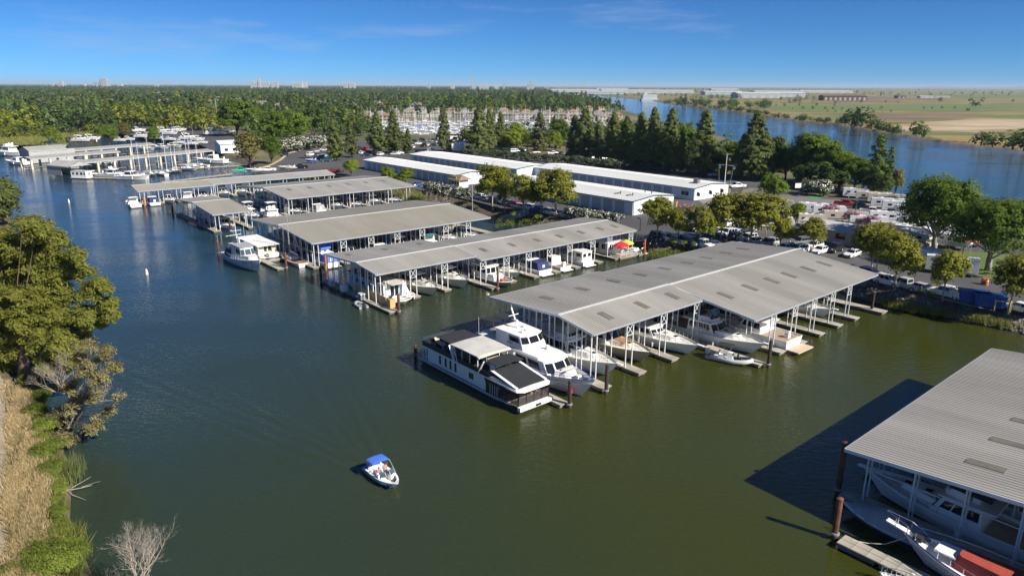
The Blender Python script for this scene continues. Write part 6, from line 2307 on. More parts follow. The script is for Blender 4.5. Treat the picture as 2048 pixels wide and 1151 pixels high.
def person(label, loc, rz, pose, shirt, legs_m, group=None, longlegs=True):
	"""one continuous body; shirt, trousers and hair are its clothing"""
	o = thing('person', label, 'person', loc, rz, group)
	if pose == 'stand':
		hip, kn, an, toe = .92, (.03, .5), (0, .09), (.14, .04)
		J = {'pel': (0, 0, hip), 'chest': (.01, 0, 1.28), 'neck': (0, 0, 1.48), 'head': (.02, 0, 1.64), 'top': (.01, 0, 1.76)}
		for s, n in ((1, 'l'), (-1, 'r')):
			J['hip' + n] = (0, .10 * s, hip - .04)
			J['knee' + n] = (.05 * s, .11 * s, .5)
			J['ank' + n] = (.08 * s - .03, .11 * s, .09)
			J['toe' + n] = (.08 * s + .13, .12 * s, .04)
			J['sho' + n] = (0, .19 * s, 1.42)
			J['elb' + n] = (-.02, .25 * s, 1.14)
			J['wri' + n] = (.10, .24 * s, .92)
			J['hand' + n] = (.13, .23 * s, .83)
	else:
		hip = .5
		J = {'pel': (0, 0, hip), 'chest': (-.03, 0, .88), 'neck': (-.02, 0, 1.08), 'head': (.01, 0, 1.23), 'top': (0, 0, 1.35)}
		for s, n in ((1, 'l'), (-1, 'r')):
			J['hip' + n] = (.03, .10 * s, hip - .02)
			J['knee' + n] = (.44, .14 * s, hip + .02)
			J['ank' + n] = (.5, .14 * s, .1)
			J['toe' + n] = (.66, .15 * s, .05)
			J['sho' + n] = (-.03, .19 * s, 1.02)
			J['elb' + n] = (.10, .27 * s, .78)
			J['wri' + n] = (.33, .2 * s, .74)
			J['hand' + n] = (.42, .18 * s, .75)
	R = dict(pel=(.15, .11), chest=(.16, .11), neck=.055, head=(.085, .10), top=.06)
	for n in 'lr':
		R.update({'hip' + n: .085, 'knee' + n: .06, 'ank' + n: .04, 'toe' + n: .035, 'sho' + n: .06, 'elb' + n: .042, 'wri' + n: .03, 'hand' + n: .035})
	nm = list(J)
	ix = {k: i for i, k in enumerate(nm)}
	E = [('pel', 'chest'), ('chest', 'neck'), ('neck', 'head'), ('head', 'top')]
	for n in 'lr':
		E += [('pel', 'hip' + n), ('hip' + n, 'knee' + n), ('knee' + n, 'ank' + n), ('ank' + n, 'toe' + n), ('chest', 'sho' + n), ('sho' + n, 'elb' + n), ('elb' + n, 'wri' + n), ('wri' + n, 'hand' + n)]

	def grow(name, keys, k, m):
		ks = [q for q in nm if q in keys]
		ii = {q: i for i, q in enumerate(ks)}
		ed = [(ii[a], ii[c]) for a, c in E if a in ii and c in ii]
		rr = [tuple(x * k for x in (R[q] if isinstance(R[q], tuple) else (R[q], R[q]))) for q in ks]
		ob = link(name, skin_mesh(name, [J[q] for q in ks], ed, rr, m), o)
		ob.modifiers.new('skin', 'SKIN')
		s = ob.modifiers.new('smooth', 'SUBSURF')
		s.levels = s.render_levels = 1
		return ob
	grow('body', nm, 1.0, 'skin_tone')
	grow('shirt', {'pel', 'chest', 'shol', 'shor', 'elbl', 'elbr'}, 1.22, shirt)
	grow('trousers', {'pel', 'hipl', 'hipr', 'kneel', 'kneer'} | ({'ankl', 'ankr'} if longlegs else set()), 1.2, legs_m)
	b = MB()
	h = Vector(J['head'])
	rings = []
	for a in (0.0, .5, 1.0, 1.45):
		rings.append([(h.x - .02 + .115 * math.cos(a) * math.cos(q * .785), h.y + .105 * math.cos(a) * math.sin(q * .785), h.z + .02 + .13 * math.sin(a)) for q in range(8)])
	b.loft(rings, True, True)
	b.build('hair', 'hair_dark', o)
	return o


# ---------------------------------------------------------------- the small motor boat under way
t = thing('motor_boat', 'small white bowrider with a bright blue bimini under way with two people aboard', 'motor boat')
L_, B_ = 5.9, 2.35
hr, dkr = [], []


def sb_edge(tt):
	bd = B_ / 2 * (.93 + .07 * min(1, tt / .3))
	if tt > .42:
		bd *= max(.02, 1 - ((tt - .42) / .58) ** 2.6)
	return bd, .72 + .2 * tt ** 1.6


e = sb_edge
n = 14
ring, inn = [], []
cock = []
for i in range(n + 1):
	tt = 1 - (1 - i / n) ** 1.2
	bd, z = e(tt)
	x = -L_ / 2 + tt * L_
	tw = max(0, (tt - .35) / .65)
	bw = B_ / 2 * .8 * max(.012, 1 - tw ** 1.8)
	xl = -L_ / 2 + .1 + tt * (L_ - 1.0)
	ring.append([(x, bd, z), (x * .75 + xl * .25, bd * .97, z - .2), (x * .4 + xl * .6, bw * .4 + bd * .6, .35), (xl, bw, .04), (xl, 0, -.3), (xl, -bw, .04), (x * .4 + xl * .6, -(bw * .4 + bd * .6), .35), (x * .75 + xl * .25, -bd * .97, z - .2), (x, -bd, z)])
b = MB()
b.loft(ring, False)
for k_ in range(len(b.f)):
	b.m[k_] = 1 if k_ % 8 in (1, 6) else 0
b.poly(ring[0][::-1])
b.build('hull', ['gel_white', 'gel_white'], t, True)
b = MB()
for s in (1, -1):
	pts = []
	for i in range(10):
		tt = .02 + i * .088
		bd, z = e(tt)
		pts.append((-L_ / 2 + tt * L_, s * (bd * .985 + .012), z - .16))
	b.tube(pts, .05, 4)
b.build('hull_stripe', 'canvas_blue', t)
# gunwale deck ring with a cockpit well and a bow well
b = MB()
outer, inner, low = [], [], []
for i in range(13):
	tt = i / 12 * .985
	bd, z = e(tt)
	x = -L_ / 2 + tt * L_
	wi = max(.02, min(bd - .24, .86))
	if tt < .13:
		wi = .0
	if tt > .86:
		wi = .0
	outer.append(((x, bd, z + .015), (x, -bd, z + .015)))
	inner.append(((x, wi, z + .02), (x, -wi, z + .02)))
b.loft([[o_[0], i_[0]] for o_, i_ in zip(outer, inner)], False)
b.loft([[i_[1], o_[1]] for o_, i_ in zip(outer, inner)], False)
b.build('gunwale', 'gel_white', t)
b = MB()
b.loft([[(i_[0][0], max(.05, i_[0][1]), .3), (i_[1][0], min(-.05, i_[1][1]), .3)][::-1] for o_, i_ in list(zip(outer, inner))[2:11]], False)
b.build('sole', 'deck_nonskid', t)
b = MB()
for s in (1, -1):
	pts = [[(i_[0 if s > 0 else 1][0], i_[0 if s > 0 else 1][1], i_[0][2]) for i_ in inner[2:11]], [(i_[0 if s > 0 else 1][0], i_[0 if s > 0 else 1][1], .3) for i_ in inner[2:11]]]
	b.loft(pts[::s], False)
b.build('well_liner', 'gel_white', t)
for s in (1, -1):
	cab(t, 'console', .35, 1.0, .74, .62, .3, .98, .12, 0, .04, 'gel_white')
	KIDS[t.name][-1].location = (0, s * .58, 0)
	b = MB()
	b.loft([[(.62, s * .98, .98), (1.02, s * .26, .98)], [(.30, s * .92, 1.42), (.62, s * .26, 1.42)]], False)
	b.build('windshield', 'glass_blue', t)
	b = MB()
	b.bar((.30, s * .92, 1.42), (.62, s * .26, 1.42), .035)
	b.bar((.62, s * .98, .98), (.30, s * .92, 1.42), .03)
	b.bar((1.02, s * .26, .98), (.62, s * .26, 1.42), .03)
	b.bar((-.6, s * 1.04, .98), (.62, s * .98, 1.0), .03)
	b.build('windshield_frame', 'chrome', t)
	b = MB()
	b.box((1.75, s * .52, .52), (1.15, .34, .14))
	b.build('bow_cushion', 'hull_navy', t)
seat(t, -.25, .5, .28, .5, 'gel_white')
seat(t, -.25, -.5, .28, .5, 'gel_white')
b = MB()
b.box((-1.7, 0, .55), (.55, 1.7, .46))
b.box((-2.05, 0, .9), (.14, 1.7, .4))
b.build('rear_bench', 'gel_white', t)
b = MB()
b.box((-2.62, 0, .78), (.6, 1.9, .12))
b.build('sun_pad', 'canvas_bright', t)
b = MB()
b.box((-3.2, 0, .18), (.55, 1.8, .08))
b.build('swim_platform', 'gel_white', t)
b = MB()
b.tube([(.2, .5, .95), (.1, .5, 1.05)], .17, 10)
b.build('steering_wheel', 'rubber_black', t)
bimini(t, -2.1, -.55, 2.1, .75, 2.05, 'canvas_bright', 'bimini', .17)
b = MB()
for s in (1, -1):
	b.tube([(-.6, s * 1.05, 2.05), (.7, s * 1.08, .95)], .018, 4)
b.build('bimini_strap', 'canvas_white', t)
b = MB()
b.tube([(2.4, .35, .95), (2.75, .05, 1.0), (2.4, -.35, .95)], .02, 4)
b.build('bow_handle', 'chrome', t)
b = MB()
b.bar((-2.9, .9, .75), (-2.9, .9, 1.5), .03)
b.build('stern_light', 'chrome', t)
hd = -math.pi / 2 + TH
t.location = SPEED_POS
t.rotation_euler = (0, 0, hd)
t.scale = (.8, .8, .8)


def on_boat(x, y, z):
	c, s = math.cos(hd), math.sin(hd)
	x, y, z = x * .8, y * .8, z * .8
	return SPEED_POS + Vector((x * c - y * s, x * s + y * c, z))


person('person in a pink top seated on the left of the small motor boat', on_boat(-.25, -.5, .28), hd, 'sit', 'cloth_pink', 'cloth_dark', longlegs=False).scale = (.86,) * 3
person('person in a grey shirt standing at the wheel of the small motor boat', on_boat(.05, .1, .32), hd, 'stand', 'cloth_grey', 'cloth_dark', longlegs=False).scale = (.86,) * 3
pz = at(1422, 490, ZL)
fo = []
for i in range(60):
	a_ = R_.uniform(2.3, 3.1)
	lat = R_.choice((-1, 1)) * (a_ - 2.0) * .05 + R_.gauss(0, .16)
	fo.append(SPEED_POS + V * a_ + U * lat + Vector((0, 0, .015)))
Cf = np.array([tuple(q) for q in fo])
tag(link('wake_foam', leaf_mesh('wake_foam', 'petal_white', Cf, np.tile(np.array([[0, 0, 1.0]]), (len(Cf), 1)) + .02 * rng.normal(size=Cf.shape), rng.uniform(.03, .08, len(Cf)) * np.exp(-np.linalg.norm(Cf - np.array(tuple(SPEED_POS)), axis=1) / 14), 2.0)), kind='stuff')
person('person in dark clothes walking on the parking lot behind the big shed', pz, 1.0, 'stand', 'cloth_dark', 'cloth_dark')
person('person in a bright yellow vest on the parking lot behind the big shed', at(1452, 492, ZL), 2.0, 'stand', 'cloth_hivis', 'cloth_dark')

for i, (x, y) in enumerate([(138, 405), (294, 549)]):
	t = thing('channel_buoy', ['white cone buoy in the open water far up the left channel', 'white cone buoy in the open water at mid left'][i], 'buoy', at(x, y, 0), 0, 'white channel buoys')
	b = MB()
	b.tube([(0, 0, -.3), (0, 0, .5), (0, 0, 1.2), (0, 0, 1.5)], [.42, .42, .24, .1], 10)
	b.build('float', 'gel_white', t, True)
	t.scale = (.62, .62, .75)
	b = MB()
	b.tube([(0, 0, .72), (0, 0, .84)], .385, 10)
	b.build('band', 'orange_plastic', t)

# ---------------------------------------------------------------- vehicles
WHEEL = {}


def wheel_meshes(r):
	if r not in WHEEL:
		a = MB()
		a.tube([(0, -.11, 0), (0, .11, 0)], r, 12)
		c = MB()
		c.tube([(0, -.12, 0), (0, .12, 0)], r * .58, 8)
		WHEEL[r] = (a.mesh('tyre', 'rubber_black'), c.mesh('rim', 'pole_grey'))
	return WHEEL[r]


def add_wheels(o, xs, y, r):
	for x in xs:
		for s in (1, -1):
			w_ = link('wheel', wheel_meshes(r)[0], o, (x, s * y, r))
			link('rim', wheel_meshes(r)[1], w_)


def body_loft(b, L, W, zb, zt, hood=None, n=0):
	"""rounded car body; zt may be a list of (x fraction, height)"""
	prof = zt if isinstance(zt, list) else [(0, zt), (1, zt)]

	def top(f):
		for (a, za), (c, zc) in zip(prof, prof[1:]):
			if a <= f <= c:
				return za + (zc - za) * (f - a) / max(1e-6, c - a)
		return prof[-1][1]
	rings = []
	for f, k in ((0, .86), (.03, .95), (.1, 1), (.3, 1), (.5, 1), (.7, 1), (.88, .99), (.96, .93), (1, .78)):
		x = -L / 2 + f * L
		w_ = W / 2 * k
		z = top(f)
		lo = zb + (.12 if f in (0, 1) else 0)
		rings.append([(x, -w_ * .92, lo), (x, -w_, lo + .22), (x, -w_, z - .22), (x, -w_ * .9, z), (x, w_ * .9, z), (x, w_, z - .22), (x, w_, lo + .22), (x, w_ * .92, lo)])
	b.loft(rings, True, True)


CARS = {}


def make_car(kind_, color):
	m = 'car_' + color
	nm = {'sedan': 'parked_car', 'suv': 'parked_car', 'pickup': 'pickup_truck', 'van': 'parked_van', 'utility': 'utility_truck'}[kind_]
	o = thing(nm, '', 'car')
	if kind_ == 'sedan':
		Lc, Wc, r = 4.7, 1.82, .32
		b = MB()
		body_loft(b, Lc, Wc, .22, [(0, .88), (.1, .95), (.25, .97), (.7, .95), (.93, .78), (1, .62)])
		b.build('body', m, o)
		cab(o, 'greenhouse', -1.75, 1.0, 1.62, 1.6, .93, 1.43, .75, .55, .2, m, .08, [('side', [(.05, .45), (.5, .92)], .1, .88), ('fronts', [(.04, .96)], .06, .92), ('rear', [(.08, .92)], .1, .9)])
	elif kind_ == 'suv':
		Lc, Wc, r = 4.8, 1.94, .37
		b = MB()
		body_loft(b, Lc, Wc, .28, [(0, 1.0), (.1, 1.08), (.65, 1.08), (.9, .98), (1, .78)])
		b.build('body', m, o)
		cab(o, 'greenhouse', -2.2, .95, 1.76, 1.72, 1.05, 1.72, .7, .25, .18, m, .08, [('side', [(.04, .32), (.36, .62), (.66, .95)], .1, .85), ('fronts', [(.04, .96)], .08, .9), ('rear', [(.08, .92)], .15, .85)])
		b = MB()
		for s in (1, -1):
			b.bar((-1.7, s * .7, 1.77), (.1, s * .7, 1.77), .05)
		b.build('roof_rack', 'pole_black', o)
	elif kind_ in ('pickup', 'utility'):
		Lc, Wc, r = 5.8, 2.0, .40
		b = MB()
		body_loft(b, Lc, Wc, .36, [(0, .66), (.37, .66), (.375, 1.12), (.7, 1.14), (.93, 1.08), (1, .9)])
		b.build('body', m, o)
		b = MB()
		if kind_ == 'pickup':
			for s in (1, -1):
				b.box((-1.84, s * .94, .93), (2.1, .12, .5))
			b.box((-2.85, 0, .93), (.1, 1.96, .5))
		else:
			for s in (1, -1):
				b.box((-1.84, s * .86, 1.05), (2.2, .36, .85))
			b.box((-2.9, 0, .95), (.1, 1.9, .5))
		b.build('bed', m, o)
		b = MB()
		b.box((-1.84, 0, .70), (2.05, 1.3, .04))
		b.build('bed_floor', 'rubber_black', o)
		cab(o, 'crew_cab', -.85, 1.35, 1.82, 1.78, 1.1, 1.86, .6, .12, .18, m, .08, [('side', [(.05, .45), (.5, .92)], .12, .85), ('fronts', [(.04, .96)], .08, .9), ('rear', [(.1, .9)], .2, .85)])
		if kind_ == 'utility':
			b = MB()
			for s in (1, -1):
				b.bar((-2.8, s * .95, 2.05), (1.4, s * .95, 2.05), .06)
				for x in (-2.7, -.9, 1.2):
					b.bar((x, s * .95, 1.2), (x, s * .95, 2.05), .06)
			b.build('ladder_rack', 'pole_grey', o)
	else:
		Lc, Wc, r = 5.2, 1.98, .36
		b = MB()
		body_loft(b, Lc, Wc, .3, [(0, 1.1), (.8, 1.12), (.93, .95), (1, .8)])
		b.build('body', m, o)
		cab(o, 'greenhouse', -2.5, 1.6, 1.84, 1.8, 1.08, 1.98, .75, .12, .14, m, .08, [('side', [(.05, .3), (.34, .6), (.66, .95)], .1, .72), ('fronts', [(.04, .96)], .08, .9), ('rear', [(.1, .9)], .3, .85)])
	add_wheels(o, (-Lc * .30, Lc * .31), Wc / 2 - .1, r)
	for s in (1, -1):
		b = MB()
		b.box((Lc / 2 - .09, s * Wc * .33, .68 if kind_ == 'sedan' else .86), (.14, .34, .15))
		b.build('headlight', 'lamp_clear', o)
		b = MB()
		b.box((-Lc / 2 + .03, s * Wc * .36, .75 if kind_ == 'sedan' else .95), (.1, .2, .22))
		b.build('tail_light', 'tail_red', o)
	b = MB()
	b.box((Lc / 2 - .03, 0, .5 if kind_ == 'sedan' else .62), (.1, Wc * .5, .2))
	b.build('grille', 'pole_black', o)
	return o


ROWS = {}


def car(kind_, color, x, y, ang, where, group):
	key = (kind_, color)
	if key not in CARS:
		CARS[key] = make_car(kind_, color)
		c = CARS[key]
	else:
		c = copy_tree(CARS[key])
	c.location = at(x, y, ZL) + Vector((0, 0, .03))
	c.rotation_euler = (0, 0, math.radians(ang))
	nm = {'sedan': 'sedan', 'suv': 'SUV', 'pickup': 'pickup truck', 'van': 'van', 'utility': 'utility truck with a ladder rack'}[kind_]
	ROWS.setdefault((color, nm, where), []).append((x, c))
	tag(c, None, 'truck' if kind_ in ('pickup', 'utility') else ('van' if kind_ == 'van' else 'car'), group)
	return c


def finish_rows():
	for (color, nm, where), lst in ROWS.items():
		lst.sort(key=lambda q: q[0])
		for i, (x, c) in enumerate(lst):
			c['label'] = f'{color} {nm} {where}' if len(lst) == 1 else f'{ORD[i]} {color} {nm} from the left {where}'


A_ = ANG
G1 = 'vehicles on the boat ramp lot'
wh = 'on the lot by the boat ramp'
for k_, c_, x, y, a in [('pickup', 'green', 482, 344, 200), ('pickup', 'white', 537, 343, 195), ('pickup', 'black', 601, 337, 190), ('van', 'teal', 654, 323, 190), ('van', 'white', 621, 312, 80), ('suv', 'silver', 632, 305, 75),
						('suv', 'grey', 637, 313, 75), ('pickup', 'white', 648, 302, 75), ('sedan', 'silver', 651, 314, 75), ('sedan', 'navy', 570, 312, 240), ('suv', 'grey', 640, 318, 190), ('sedan', 'tan', 660, 305, 70)]:
	car(k_, c_, x, y, a, wh, G1)
G2 = 'vehicles on the far parking lot'
wh = 'on the far parking lot among the left pines'
for k_, c_, x, y, a in [('pickup', 'red', 731, 301, 70), ('suv', 'white', 725, 308, 75), ('suv', 'black', 738, 308, 75), ('sedan', 'navy', 734, 312, 10), ('suv', 'black', 751, 310, 75), ('suv', 'white', 761, 311, 75), ('suv', 'navy', 720, 300, 75), ('sedan', 'white', 798, 308, 20),
						('suv', 'white', 812, 305, 75), ('van', 'white', 824, 297, 75), ('suv', 'black', 837, 305, 75), ('sedan', 'white', 838, 289, 10), ('suv', 'black', 846, 282, 10), ('sedan', 'grey', 858, 284, 10), ('sedan', 'white', 857, 292, 10), ('pickup', 'black', 848, 293, 75),
						('suv', 'white', 861, 302, 75), ('sedan', 'navy', 868, 292, 10), ('suv', 'black', 901, 296, 70), ('pickup', 'black', 897, 303, 70), ('sedan', 'blue', 924, 288, 10), ('suv', 'navy', 937, 298, 70), ('sedan', 'silver', 790, 310, 20), ('sedan', 'black', 830, 284, 10),
						('sedan', 'silver', 806, 290, 10), ('suv', 'white', 880, 286, 10), ('sedan', 'grey', 700, 306, 75)]:
	car(k_, c_, x, y, a, wh, G2)
wh = 'under the dense pine row'
for k_, c_, x, y, a in [('van', 'white', 1030, 305, 20), ('sedan', 'silver', 1044, 303, 20), ('pickup', 'black', 1054, 309, 20), ('pickup', 'white', 1106, 309, 15), ('pickup', 'black', 1121, 311, 15), ('pickup', 'red', 1157, 317, 15), ('pickup', 'white', 1230, 324, 10), ('pickup', 'white', 1241, 327, 190),
						('sedan', 'grey', 1264, 328, 20), ('suv', 'white', 1295, 333, 20), ('sedan', 'silver', 1190, 318, 20), ('suv', 'black', 1210, 320, 20), ('sedan', 'tan', 1072, 307, 20), ('suv', 'navy', 1140, 313, 15)]:
	car(k_, c_, x, y, a, wh, 'vehicles under the pine row')
wh = 'in the car row before the storage buildings'
cl = ['white', 'silver', 'navy', 'white', 'grey', 'white', 'red', 'silver', 'white', 'blue', 'white', 'black', 'silver', 'white']
for i, (x, y) in enumerate([(958, 398), (972, 402), (991, 406), (1004, 408), (1020, 412), (1036, 416), (1027, 414), (1046, 418), (1064, 421), (1078, 425), (1102, 430), (1118, 432), (1131, 436), (1090, 427)]):
	car(['suv', 'sedan', 'suv', 'pickup', 'suv', 'sedan'][i % 6], cl[i], x, y, A_ + 90 + (180 if i % 3 else 0), wh, 'cars before the storage buildings')
car('sedan', 'blue', 838, 373, A_, 'beside the entrance kiosk', 'cars before the storage buildings')
wh = 'nose to the rocky bank behind the big shed'
for k_, c_, x, y, a in [('suv', 'navy', 1318, 479, -60), ('suv', 'white', 1334, 482, -60), ('suv', 'silver', 1357, 487, -65), ('van', 'blue', 1380, 491, -62), ('pickup', 'white', 1406, 495, -66), ('sedan', 'navy', 1430, 494, 10)]:
	car(k_, c_, x, y, a, wh, 'cars nosed to the rocky bank')
wh = 'under the sycamores behind the big shed roof'
for i, (k_, c_, x, y) in enumerate([('suv', 'white', 1434, 470), ('sedan', 'silver', 1420, 466), ('suv', 'white', 1455, 472), ('suv', 'grey', 1475, 478), ('suv', 'white', 1494, 482), ('sedan', 'white', 1515, 487), ('suv', 'silver', 1535, 492), ('suv', 'black', 1395, 462), ('pickup', 'white', 1490, 464),
                                     ('sedan', 'white', 1575, 500), ('suv', 'white', 1595, 505), ('sedan', 'silver', 1480, 498), ('suv', 'grey', 1600, 490), ('sedan', 'blue', 1375, 440), ('sedan', 'white', 1345, 436), ('suv', 'white', 1462, 452), ('sedan', 'red', 1500, 455)]):
	car(k_, c_, x, y, 30 if i % 2 else 205, wh, 'cars under the sycamores')
wh = 'before the white-roofed park office'
for k_, c_, x, y, a in [('suv', 'black', 1668, 503, -140), ('sedan', 'white', 1704, 513, -140), ('sedan', 'white', 1640, 506, -140), ('suv', 'white', 1628, 498, -140)]:
	car(k_, c_, x, y, a, wh, 'cars by the park office')
wh = 'parked above the rocky bank at the right'
for k_, c_, x, y, a in [('suv', 'white', 1776, 570, -62), ('pickup', 'silver', 1809, 577, 118), ('sedan', 'silver', 1846, 584, -62), ('utility', 'white', 1892, 594, 122), ('sedan', 'white', 2036, 622, 118), ('sedan', 'black', 1753, 562, -62), ('suv', 'navy', 1742, 556, -62)]:
	car(k_, c_, x, y, a, wh, 'cars above the rocky bank')
wh = 'in the trailer park'
for k_, c_, x, y, a in [('pickup', 'red', 1690, 412, -30), ('suv', 'black', 1724, 418, -30), ('pickup', 'white', 1743, 428, -30), ('pickup', 'black', 1782, 432, 160), ('suv', 'white', 1815, 447, -25), ('pickup', 'white', 1630, 421, 150), ('suv', 'silver', 1805, 440, -25), ('suv', 'black', 1560, 428, -30), ('pickup', 'tan', 1600, 462, 30),
						('sedan', 'black', 1855, 462, 60), ('sedan', 'silver', 1905, 470, 60)]:
	car(k_, c_, x, y, a, wh, 'vehicles in the trailer park')
for k_, c_, x, y, a, w_ in [('pickup', 'white', 1474, 376, 200, 'beside the flag pole'), ('sedan', 'white', 1428, 352, 20, 'behind the flag pole end of the long storage building')]:
	car(k_, c_, x, y, a, w_, 'vehicles by the flag pole')


def rv(kind_, m, label, x, y, ang, L_=9.5):
	o = thing('camper_trailer' if kind_ != 'motorhome' else 'motorhome', label, 'camper' if kind_ != 'motorhome' else 'motorhome', at(x, y, ZL) + Vector((0, 0, .03)), math.radians(ang), 'campers in the trailer park')
	o.scale = (.9, .9, .86)
	W_, h0, h1 = 2.5, .75, 3.35
	b = MB()
	if kind_ == 'fifth':
		prof = [(-L_ / 2, h0), (L_ / 2 - 2.4, h0), (L_ / 2 - 2.2, 1.6), (L_ / 2 - .3, 1.7), (L_ / 2, 2.3), (L_ / 2 - .25, 3.1), (L_ / 2 - .9, h1), (-L_ / 2 + .1, h1)]
	elif kind_ == 'motorhome':
		prof = [(-L_ / 2, h0), (L_ / 2 - 1.4, h0), (L_ / 2, .8), (L_ / 2, 1.35), (L_ / 2 - 1.2, 1.6), (L_ / 2 - .9, 2.1), (L_ / 2 - .3, 2.4), (L_ / 2 - .5, 3.1), (L_ / 2 - 1.2, h1), (-L_ / 2 + .1, h1)]
	else:
		prof = [(-L_ / 2, h0), (L_ / 2 - .7, h0), (L_ / 2, 1.5), (L_ / 2 - .05, 2.4), (L_ / 2 - .6, h1), (-L_ / 2 + .1, h1)]
	b.loft([[(p[0], W_ / 2, p[1]) for p in prof], [(p[0], -W_ / 2, p[1]) for p in prof]], True, True)
	b.build('body', m, o)
	for s in (1, -1):
		for (wx, ww) in ((-L_ * .3, 1.0), (-L_ * .05, .7), (L_ * .18, 1.1)):
			b = MB()
			b.box((wx, s * (W_ / 2 + .01), 2.3), (ww, .04, .6))
			b.build('window', 'glass_dark', o)
		b = MB()
		b.box((0, s * (W_ / 2 + .008), 1.35), (L_ * .8, .03, .22))
		b.build('side_stripe', 'car_grey' if m != 'car_white' else 'car_silver', o)
	b = MB()
	b.box((L_ * .05, W_ / 2 + .02, 1.85), (.7, .05, 1.9))
	b.build('door', 'car_silver', o)
	for wx in (-L_ * .22, L_ * .15):
		b = MB()
		b.box((wx, 0, h1 + .13), (.95, .75, .26), 0, 0, .85)
		b.build('air_conditioner', 'car_grey' if wx > 0 else 'paint_white', o)
	for wx in (-L_ * .4, 0, L_ * .3):
		b = MB()
		b.box((wx, .4, h1 + .06), (.42, .42, .12))
		b.build('roof_vent', 'canvas_white', o)
	b = MB()
	b.tube([(-L_ * .36, W_ / 2 + .06, 3.15), (L_ * .22, W_ / 2 + .06, 3.15)], .09, 6)
	b.build('awning', 'canvas_grey', o)
	add_wheels(o, (-L_ * .12, -L_ * .03) if kind_ != 'motorhome' else (-L_ * .28, L_ * .36), W_ / 2 - .15, .40)
	if kind_ == 'motorhome':
		b = MB()
		b.loft([[(L_ / 2 - 1.17, -1.05, 1.63), (L_ / 2 - 1.17, 1.05, 1.63)], [(L_ / 2 - .9, -1.05, 2.12), (L_ / 2 - .9, 1.05, 2.12)]], False)
		b.build('windshield', 'glass_dark', o)
	return o


for a in [('motorhome', 'car_white', 'white motorhome at the left end of the back row of the trailer park', 1712, 396, -20, 8.5), ('fifth', 'car_beige', 'large beige trailer with a rounded nose behind the red pickup truck', 1748, 404, -22, 11),
          ('fifth', 'car_beige', 'beige trailer second from the red pickup in the back row', 1772, 408, -22, 11), ('fifth', 'car_white', 'white trailer in the middle of the back row behind the white pickup', 1778, 418, -22, 10.5), ('fifth', 'car_white', 'white trailer with a dark nose window in the back row', 1800, 424, -22, 10),
          ('trailer', 'car_white', 'white rounded trailer at the right end of the back row beside the huge tree', 1822, 434, -22, 9), ('trailer', 'car_white', 'white trailer with a dark awning, leftmost of the front row', 1658, 434, -15, 9), ('fifth', 'car_beige', 'long beige trailer behind the crape myrtles', 1690, 446, -15, 11.5),
          ('trailer', 'car_white', 'white trailer between two pink crape myrtles', 1735, 456, -15, 9.5), ('fifth', 'car_beige', 'beige trailer with two roof units behind the park office', 1784, 470, -22, 10.5), ('motorhome', 'car_beige', 'beige motorhome with an open door beside the huge forked tree', 1832, 490, -70, 9),
          ('trailer', 'car_white', 'small white trailer behind the forked trunk of the huge tree', 1905, 496, -60, 7), ('trailer', 'car_silver', 'silver trailer beside the small lime tree', 1558, 421, -20, 8), ('trailer', 'car_white', 'white trailer roof showing between the sycamores near the round tree', 1555, 458, -15, 8),
          ('trailer', 'car_white', 'white trailer squeezed between the front and back rows left of the huge tree', 1768, 446, -18, 8), ('fifth', 'car_white', 'white trailer behind the leftmost crape myrtle', 1626, 428, -18, 8.5), ('trailer', 'car_beige', 'small beige trailer left of the park office roof', 1622, 452, -15, 7),
          ('trailer', 'car_white', 'white trailer right of the beige trailer with two roof units', 1822, 478, -40, 8), ('fifth', 'car_white', 'white trailer half hidden by the left side of the huge forked tree', 1848, 452, -25, 9), ('trailer', 'car_white', 'small white trailer beside the second huge tree', 1938, 490, -60, 7),
          ('trailer', 'car_white', 'white trailer under the dark branches of the huge tree', 1862, 470, -30, 8)]:
	rv(*a)

# box trailers, dumpsters, drums and other things of the right-hand lot
for i, (x, y, ln) in enumerate([(1846, 531, 9.0), (1900, 548, 8.0)]):
	t = thing('cargo_trailer', ['large white cargo trailer parked beside the lawn', 'white cargo trailer behind the sparse sycamore'][i], 'trailer', at(x, y, ZL) + Vector((0, 0, .03)), math.radians(-30), 'cargo trailers')
	b = MB()
	b.box((0, 0, 1.95), (ln, 2.5, 2.6))
	b.build('box', 'gel_white', t)
	for s in (1, -1):
		for k_ in range(5):
			b = MB()
			b.box((-ln / 2 + ln * (k_ + .5) / 5, s * 1.262, 1.95), (ln / 5 - .06, .03, 2.45))
			b.build('side_panel', 'gel_white', t)
	add_wheels(t, (-1.2, -.3), 1.1, .42)
	b = MB()
	b.bar((ln / 2, .5, .7), (ln / 2 + 1.4, 0, .6), .1)
	b.bar((ln / 2, -.5, .7), (ln / 2 + 1.4, 0, .6), .1)
	b.build('tow_bar', 'pole_black', t)
